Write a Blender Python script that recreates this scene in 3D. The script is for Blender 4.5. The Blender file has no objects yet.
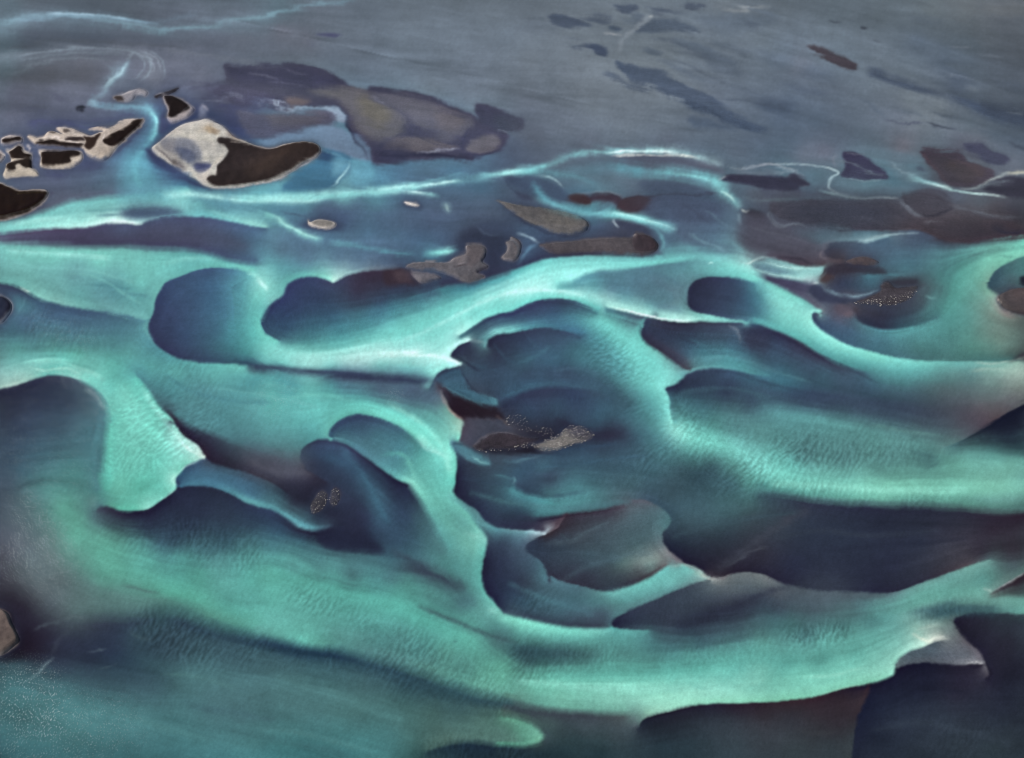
import numpy as np, math, re
# ------------------------------------------------------------------ survey of the river: shallow / deep / silty water
MX = 48                       # margin of the surveyed area around the main reach, in survey cells
W0, H0 = 1024, 758
FW, FH = W0 + 2*MX, H0 + 2*MX
S = 1/3.989
ROWY = [0, 190, 380, 568]

def srgb2lin(c):
    c = np.asarray(c, np.float64)
    return np.where(c <= 0.04045, c/12.92, ((c+0.055)/1.055)**2.4)
def hexlin(h):
    h = h.strip().lstrip('#')
    return srgb2lin(np.array([int(h[i:i+2], 16) for i in (0, 2, 4)])/255.0)
def hexs(h):
    h = h.strip().lstrip('#')
    return np.array([int(h[i:i+2], 16) for i in (0, 2, 4)])/255.0

def spline(P, closed=False, step=0.4):
    P = np.asarray(P, float)
    n = len(P)
    if n == 2 and not closed:
        m = max(2, int(np.hypot(*(P[1]-P[0]))/step))
        t = np.linspace(0, 1, m)[:, None]
        return P[0]*(1-t)+P[1]*t
    if closed:
        Q = np.vstack([P[-1], P, P[0], P[1]]); segs = n
    else:
        Q = np.vstack([2*P[0]-P[1], P, 2*P[-1]-P[-2]]); segs = n-1
    out = []
    for i in range(segs):
        p0, p1, p2, p3 = Q[i], Q[i+1], Q[i+2], Q[i+3]
        # centripetal Catmull-Rom
        d1 = max(np.hypot(*(p1-p0)), 1e-3)**.5; d2 = max(np.hypot(*(p2-p1)), 1e-3)**.5; d3 = max(np.hypot(*(p3-p2)), 1e-3)**.5
        m1 = (p1-p0)/d1-(p2-p0)/(d1+d2)+(p2-p1)/d2
        m2 = (p2-p1)/d2-(p3-p1)/(d2+d3)+(p3-p2)/d3
        m1 *= d2; m2 *= d2
        m = max(2, int(np.hypot(*(p2-p1))/step))
        t = (np.arange(m)/m)[:, None]
        out.append((2*t**3-3*t**2+1)*p1+(t**3-2*t**2+t)*m1+(-2*t**3+3*t**2)*p2+(t**3-t**2)*m2)
    if not closed: out.append(P[-1:])
    return np.vstack(out)

def pts_of(s, tile):
    if ',' in tile: ox, oy, k = map(float, tile.split(',')); k = 1/k
    else: ox, oy, k = 256*int(tile[0]), ROWY[int(tile[1])], S
    return np.array([[ox+float(a)*k, oy+float(b)*k] for a, b in (q.split(',') for q in s.split())])

def arc(C):
    d = np.r_[0, np.cumsum(np.hypot(*np.diff(C, axis=0).T))]
    return d/d[-1] if d[-1] > 0 else d
def cols_along(C, P, cols):
    """colours given evenly along the control points, spread by arc length"""
    K = np.array([hexs(c) for c in cols])
    if len(K) == 1: return np.repeat(K, len(C), 0)
    a = arc(C)
    if len(K) == len(P):
        idx = [np.argmin(((C-p)**2).sum(1)) for p in P]
        ka = np.maximum.accumulate(a[idx])
    else:
        ka = np.linspace(0, 1, len(K))
    return np.stack([np.interp(a, ka, K[:, k]) for k in range(3)], 1)

def blur1(a, s, ax):
    if s <= 0: return a
    r = max(1, int(3*s)); k = np.exp(-.5*(np.arange(-r, r+1)/s)**2); k /= k.sum()
    pad = [(0, 0)]*a.ndim; pad[ax] = (r, r)
    b = np.pad(a, pad, mode='edge'); out = np.zeros_like(a)
    n = a.shape[ax]
    sl = [slice(None)]*a.ndim
    for i, w in enumerate(k):
        sl[ax] = slice(i, i+n); out += w*b[tuple(sl)]
    return out
def blur(a, s): return blur1(blur1(a, s, 0), s, 1)

def fill_poly(C, pad, ss=3):
    """anti-aliased coverage of closed curve C (field coords); returns x0,y0,mask"""
    x0 = max(0, int(C[:, 0].min())-pad); x1 = min(FW, int(C[:, 0].max())+pad+2)
    y0 = max(0, int(C[:, 1].min())-pad); y1 = min(FH, int(C[:, 1].max())+pad+2)
    if x1 <= x0 or y1 <= y0: return None
    w, h = x1-x0, y1-y0
    m = np.zeros((h*ss, w*ss), np.float32)
    X0, Y0 = C[:, 0], C[:, 1]; X1, Y1 = np.roll(X0, -1), np.roll(Y0, -1)
    xs = x0+(np.arange(w*ss)+.5)/ss
    for j in range(h*ss):
        y = y0+(j+.5)/ss
        c = (Y0 <= y) != (Y1 <= y)
        if not c.any(): continue
        xi = np.sort(X0[c]+(y-Y0[c])/(Y1[c]-Y0[c])*(X1[c]-X0[c]))
        m[j] = np.searchsorted(xi, xs) % 2
    return x0, y0, m.reshape(h, ss, w, ss).mean((1, 3))

def stroke_cov(C, w, pad):
    """gaussian ridge of sigma w (cells) around an open curve; w and fade taper to the ends"""
    x0 = max(0, int(C[:, 0].min())-pad); x1 = min(FW, int(C[:, 0].max())+pad+2)
    y0 = max(0, int(C[:, 1].min())-pad); y1 = min(FH, int(C[:, 1].max())+pad+2)
    if x1 <= x0 or y1 <= y0: return None
    D = C[::max(1, int(1/0.4))]
    yy, xx = np.mgrid[y0:y1, x0:x1]; xx = xx+.5; yy = yy+.5
    best = np.full(xx.shape, 1e9); bi = np.zeros(xx.shape, int)
    for i, (px, py) in enumerate(D):
        ax0, ax1 = max(0, int(px-pad)-x0), max(0, int(px+pad+2)-x0)
        ay0, ay1 = max(0, int(py-pad)-y0), max(0, int(py+pad+2)-y0)
        sx = (slice(ay0, ay1), slice(ax0, ax1))
        d = (xx[sx]-px)**2+(yy[sx]-py)**2
        k = d < best[sx]
        best[sx] = np.where(k, d, best[sx]); bi[sx] = np.where(k, i, bi[sx])
    return x0, y0, best, bi, D

def parse(txt):
    mode = 'base'; tile = '00'; out = {'base': [], 'overlay': [], 'ripple': [], 'sparkle': []}
    for ln in txt.splitlines():
        ln = ln.strip()
        if not ln: continue
        if ln[0] == '@': tile = ln[1:].strip()
        elif ln[0] == '=': mode = ln[1:]
        else: out[mode].append((tile, ln))
    return out

def build_field(txt):
    spec = parse(txt)
    acc = np.zeros((FH, FW, 3)); wt = np.zeros((FH, FW)); hard = np.zeros((FH, FW), bool)
    def put(pts, cols, w=1.0, is_hard=False):
        ix = np.floor(pts[:, 0]).astype(int); iy = np.floor(pts[:, 1]).astype(int)
        k = (ix >= 0) & (ix < FW) & (iy >= 0) & (iy < FH)
        np.add.at(acc, (iy[k], ix[k]), cols[k]*w); np.add.at(wt, (iy[k], ix[k]), w)
        if is_hard: hard[iy[k], ix[k]] = True
    for tile, ln in spec['base']:
        if ln[0] == 'D':
            for it in ln[1:].split(';'):
                p, c = it.split()
                q = pts_of(p, tile)[0]+MX; c = hexs(c)
                r = 3
                gy, gx = np.mgrid[-r:r+1, -r:r+1]; k = gx**2+gy**2 <= r*r
                pp = np.stack([q[0]+gx[k], q[1]+gy[k]], 1)
                put(pp, np.repeat(c[None], len(pp), 0), .05)
        elif ln[0] == 'S':
            head, rest = ln[1:].split(':'); r = float(head); p, c = rest.split('|')
            P = pts_of(p, tile)+MX; C = spline(P); K = cols_along(C, P, c.split())
            T = np.gradient(C, axis=0); T /= np.maximum(np.hypot(T[:, :1], T[:, 1:]), 1e-9); N = np.stack([T[:, 1], -T[:, 0]], 1)
            for o in np.arange(-r*.5, r*.5+.1, .5): put(C+N*o, K, .02)
        elif ln[0] == 'C':
            head, rest = ln[1:].split(':'); w = float(head); p, l, r = rest.split('|')
            P = pts_of(p, tile)+MX; C = spline(P)
            KL = cols_along(C, P, l.split()); KR = cols_along(C, P, r.split())
            T = np.gradient(C, axis=0); T /= np.maximum(np.hypot(T[:, :1], T[:, 1:]), 1e-9); N = np.stack([T[:, 1], -T[:, 0]], 1)
            for o in (0, .5, 1.0):
                put(C+N*(w*.95+.42+o), KL, 1.0, True); put(C-N*(w*.95+.42+o), KR, 1.0, True)
    # ---- pull-push + relaxation (harmonic interpolation between the surveyed lines)
    lv = []
    a, w, = acc, wt
    while True:
        has = w > 0
        val = np.where(has[..., None], a/np.maximum(w, 1e-9)[..., None], 0)
        lv.append((has, val))
        if min(has.shape) < 6: break
        h, ww = (has.shape[0]+1)//2*2, (has.shape[1]+1)//2*2
        hp = np.zeros((h, ww)); hp[:has.shape[0], :has.shape[1]] = has
        vp = np.zeros((h, ww, 3)); vp[:has.shape[0], :has.shape[1]] = val*has[..., None]
        w = hp.reshape(h//2, 2, ww//2, 2).sum((1, 3)); a = vp.reshape(h//2, 2, ww//2, 2, 3).sum((1, 3))
    x = None
    for has, val in reversed(lv):
        h, ww = has.shape
        if x is None: x = np.full((h, ww, 3), val[has].mean(0) if has.any() else .2)
        else:
            x = np.repeat(np.repeat(x, 2, 0), 2, 1)[:h, :ww]
        x = np.where(has[..., None], val, x)
        free = ~has[..., None]
        for it in range(60 if h > 300 else 120):
            p = np.pad(x, ((1, 1), (1, 1), (0, 0)), mode='edge')
            x = np.where(free, .25*(p[:-2, 1:-1]+p[2:, 1:-1]+p[1:-1, :-2]+p[1:-1, 2:]), x)
    # ---- let the dots and ridges melt into their surroundings, banks of shoals stay put
    hx = hard[..., None]
    for it in range(110):
        p = np.pad(x, ((1, 1), (1, 1), (0, 0)), mode='edge')
        x = np.where(hx, x, .5*x+.125*(p[:-2, 1:-1]+p[2:, 1:-1]+p[1:-1, :-2]+p[1:-1, 2:]))
    x = blur(x, .7)
    base = x.copy()
    for tile, ln in spec['overlay']:
        head, rest = ln[1:].split(':'); w, al = map(float, head.split())
        p, c = rest.split('|'); P = pts_of(p, tile)+MX
        if ln[0] == 'A':
            C = spline(P, True); s = w*.9; r = fill_poly(C, int(3*s)+2)
            if r is None: continue
            x0, y0, m = r; m = blur(m, s)[..., None]*al
            sl = (slice(y0, y0+m.shape[0]), slice(x0, x0+m.shape[1]))
            x[sl] = x[sl]*(1-m)+hexs(c)*m
        else:
            C = spline(P); s = max(.5, w*.56); pad = int(3*s)+2
            r = stroke_cov(C, s, pad)
            if r is None: continue
            x0, y0, d2, bi, D = r
            K = cols_along(C, P, c.split()); K = K[::max(1, int(1/0.4))][:len(D)]
            t = np.arange(len(D))/max(1, len(D)-1)
            L = len(D); e = min(.35, 14/max(L, 1))
            fade = np.clip(np.minimum(t, 1-t)/e, 0, 1)**.7
            br = np.random.default_rng(L+int(C[0, 0]*7) % 9973).standard_normal(L+40)     # streams break up and gather along their run
            br = np.convolve(br, np.ones(9)/9, 'same')+1.5*np.convolve(br[::-1], np.ones(31)/31, 'same'); br = np.clip(0.86+.24*br[20:20+L]/max(br.std(), 1e-6)*.55, .35, 1.12)
            m = np.clip(np.exp(-d2/(2*s*s))*(fade*br)[bi]*al, 0, 1)[..., None]
            sl = (slice(y0, y0+m.shape[0]), slice(x0, x0+m.shape[1]))
            x[sl] = x[sl]*(1-m)+K[bi]*m
    masks = {}
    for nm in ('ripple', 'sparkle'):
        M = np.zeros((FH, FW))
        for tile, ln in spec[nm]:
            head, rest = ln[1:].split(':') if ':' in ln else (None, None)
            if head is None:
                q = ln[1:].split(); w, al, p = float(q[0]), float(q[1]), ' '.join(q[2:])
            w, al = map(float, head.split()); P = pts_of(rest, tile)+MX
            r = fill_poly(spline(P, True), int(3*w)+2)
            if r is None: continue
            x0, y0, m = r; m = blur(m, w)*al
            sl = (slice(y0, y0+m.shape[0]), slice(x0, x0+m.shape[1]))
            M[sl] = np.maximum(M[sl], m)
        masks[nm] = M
    return x, base, masks

def flow_streaks(x, seed=3):
    """drawn-out silt streaks: noise smeared along the lines of equal tone"""
    rng = np.random.default_rng(seed)
    L = blur(x.mean(2), 1.5)
    h, w = L.shape
    gx = np.gradient(L, axis=1); gy = np.gradient(L, axis=0)
    J11 = .7*blur(gx*gx, 5)+.3*blur(gx*gx, 16); J22 = .7*blur(gy*gy, 5)+.3*blur(gy*gy, 16); J12 = .7*blur(gx*gy, 5)+.3*blur(gx*gy, 16)
    yy, xx = np.mgrid[0:h, 0:w].astype(float)
    u, v = (xx-MX)/W0, (yy-MX)/H0
    slope = np.where(v < .22, .12+.22*np.clip(u, 0, 1), np.where(v < .62, .12, .28-.5*np.clip(u-.35, 0, 1)))
    slope = blur(slope, 20)
    bias = 1.2e-5+6e-5*np.clip((.2-v)/.08, 0, 1)
    c, s_ = 1/np.hypot(1, slope), slope/np.hypot(1, slope)      # the general run of the current
    J11 = J11+bias*s_*s_; J22 = J22+bias*c*c; J12 = J12-bias*s_*c
    th = .5*np.arctan2(2*J12, J11-J22)
    vx, vy = -np.sin(th), np.cos(th)
    sgn = np.where(vx < 0, -1, 1); vx, vy = vx*sgn, vy*sgn
    res = []
    for sig, n, st in ((.6, 14, 1.0), (1.0, 40, 1.25), (2.6, 44, 1.6), (6.0, 34, 3.5)):
        nz = blur(rng.standard_normal(L.shape), sig); nz /= nz.std()
        acc = nz.copy()
        for s in (1, -1):
            px, py = xx.copy(), yy.copy(); dx, dy = s*vx, s*vy
            for i in range(n):
                px += st*dx; py += st*dy
                np.clip(px, 0, w-1, out=px); np.clip(py, 0, h-1, out=py)
                k = (py+.5).astype(np.int32)*w+(px+.5).astype(np.int32); np.clip(k, 0, h*w-1, out=k)
                acc += nz.ravel()[k]
                ndx, ndy = vx.ravel()[k], vy.ravel()[k]
                f = np.where(ndx*dx+ndy*dy < 0, -1, 1); dx, dy = ndx*f, ndy*f
        acc = acc-blur(acc, 6 if sig < 2 else 14 if sig < 5 else 34)
        acc /= acc.std(); res.append(np.clip(acc, -2.5, 2.5))
    # dune crests on the bed: short, across the current
    nz = rng.standard_normal(L.shape); nz = blur(nz, .75)-blur(nz, 2.0); acc = nz.copy()
    for s in (1, -1):
        for d in (1., 2., 3.):
            px = np.clip(xx-s*d*(vy+.35*vx), 0, w-1); py = np.clip(yy+s*d*(vx-.35*vy), 0, h-1)
            acc += nz.ravel()[np.clip((py+.5).astype(np.int32)*w+(px+.5).astype(np.int32), 0, h*w-1)]*(1-d/5)
    acc = blur(acc, .45); acc /= acc.std()
    return res, (vx, vy), np.tanh(acc)

WISP, STREAK, SAT0, SAT1 = .38, .012, .87, .91
CURVE_X, CURVE_Y = [0, .15, .25, .4, .55, .7, .85], [.97, .98, .975, .97, .98, 1.02, 1.07]
TINT = np.array([1.0, 1.0, 1.0]); SPEC_OFF = np.array([.003, .004, .006]); ALBEDO_K = np.array([.935, .92, .885])
RIPPLE_GAIN, GRAIN1, GRAIN2, GLINT_T, SPEC = .7, .26, .18, .575, .09
EXPOSURE = .4
STONES = [
 ('22', '80,266 140,236 190,216 215,190 240,180 285,186 330,220 300,242 240,262 180,280 120,284', 420, 1, .2, .45, 'pale pebbles covering the triangular bar in mid river'),
 ('430,380,5.689', '420,215 470,200 550,205 560,250 640,262 720,300 700,330 600,300 500,285 440,255', 120, 2, .2, .45, 'loose pale stones strewn behind the triangular pebble bar'),
 ('430,380,5.689', '260,400 400,385 500,360 580,350 600,375 480,400 330,410', 60, 6, .2, .42, 'loose pale stones along the lower side of the dark brown bar'),
 ('31', '345,450 420,432 480,418 540,410 590,395 580,425 540,446 480,464 420,460', 200, 3, .28, .6, 'white stones sprinkled on the dark brown wedge shaped bar'),
 ('130,330,2.926', '527,520 540,490 560,472 577,482 572,510 555,531 535,538', 90, 4, .15, .32, 'grey stones heaped on the left islet in the dark trough'),
 ('130,330,2.926', '584,505 590,470 602,462 615,485 609,506 596,516', 50, 7, .15, .32, 'grey stones heaped on the right islet in the dark trough'),
]

FOLDS, CREST_AMT = .05, .10

SHARP1, SHARP2, SHARP3 = .16, .14, .12

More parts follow.
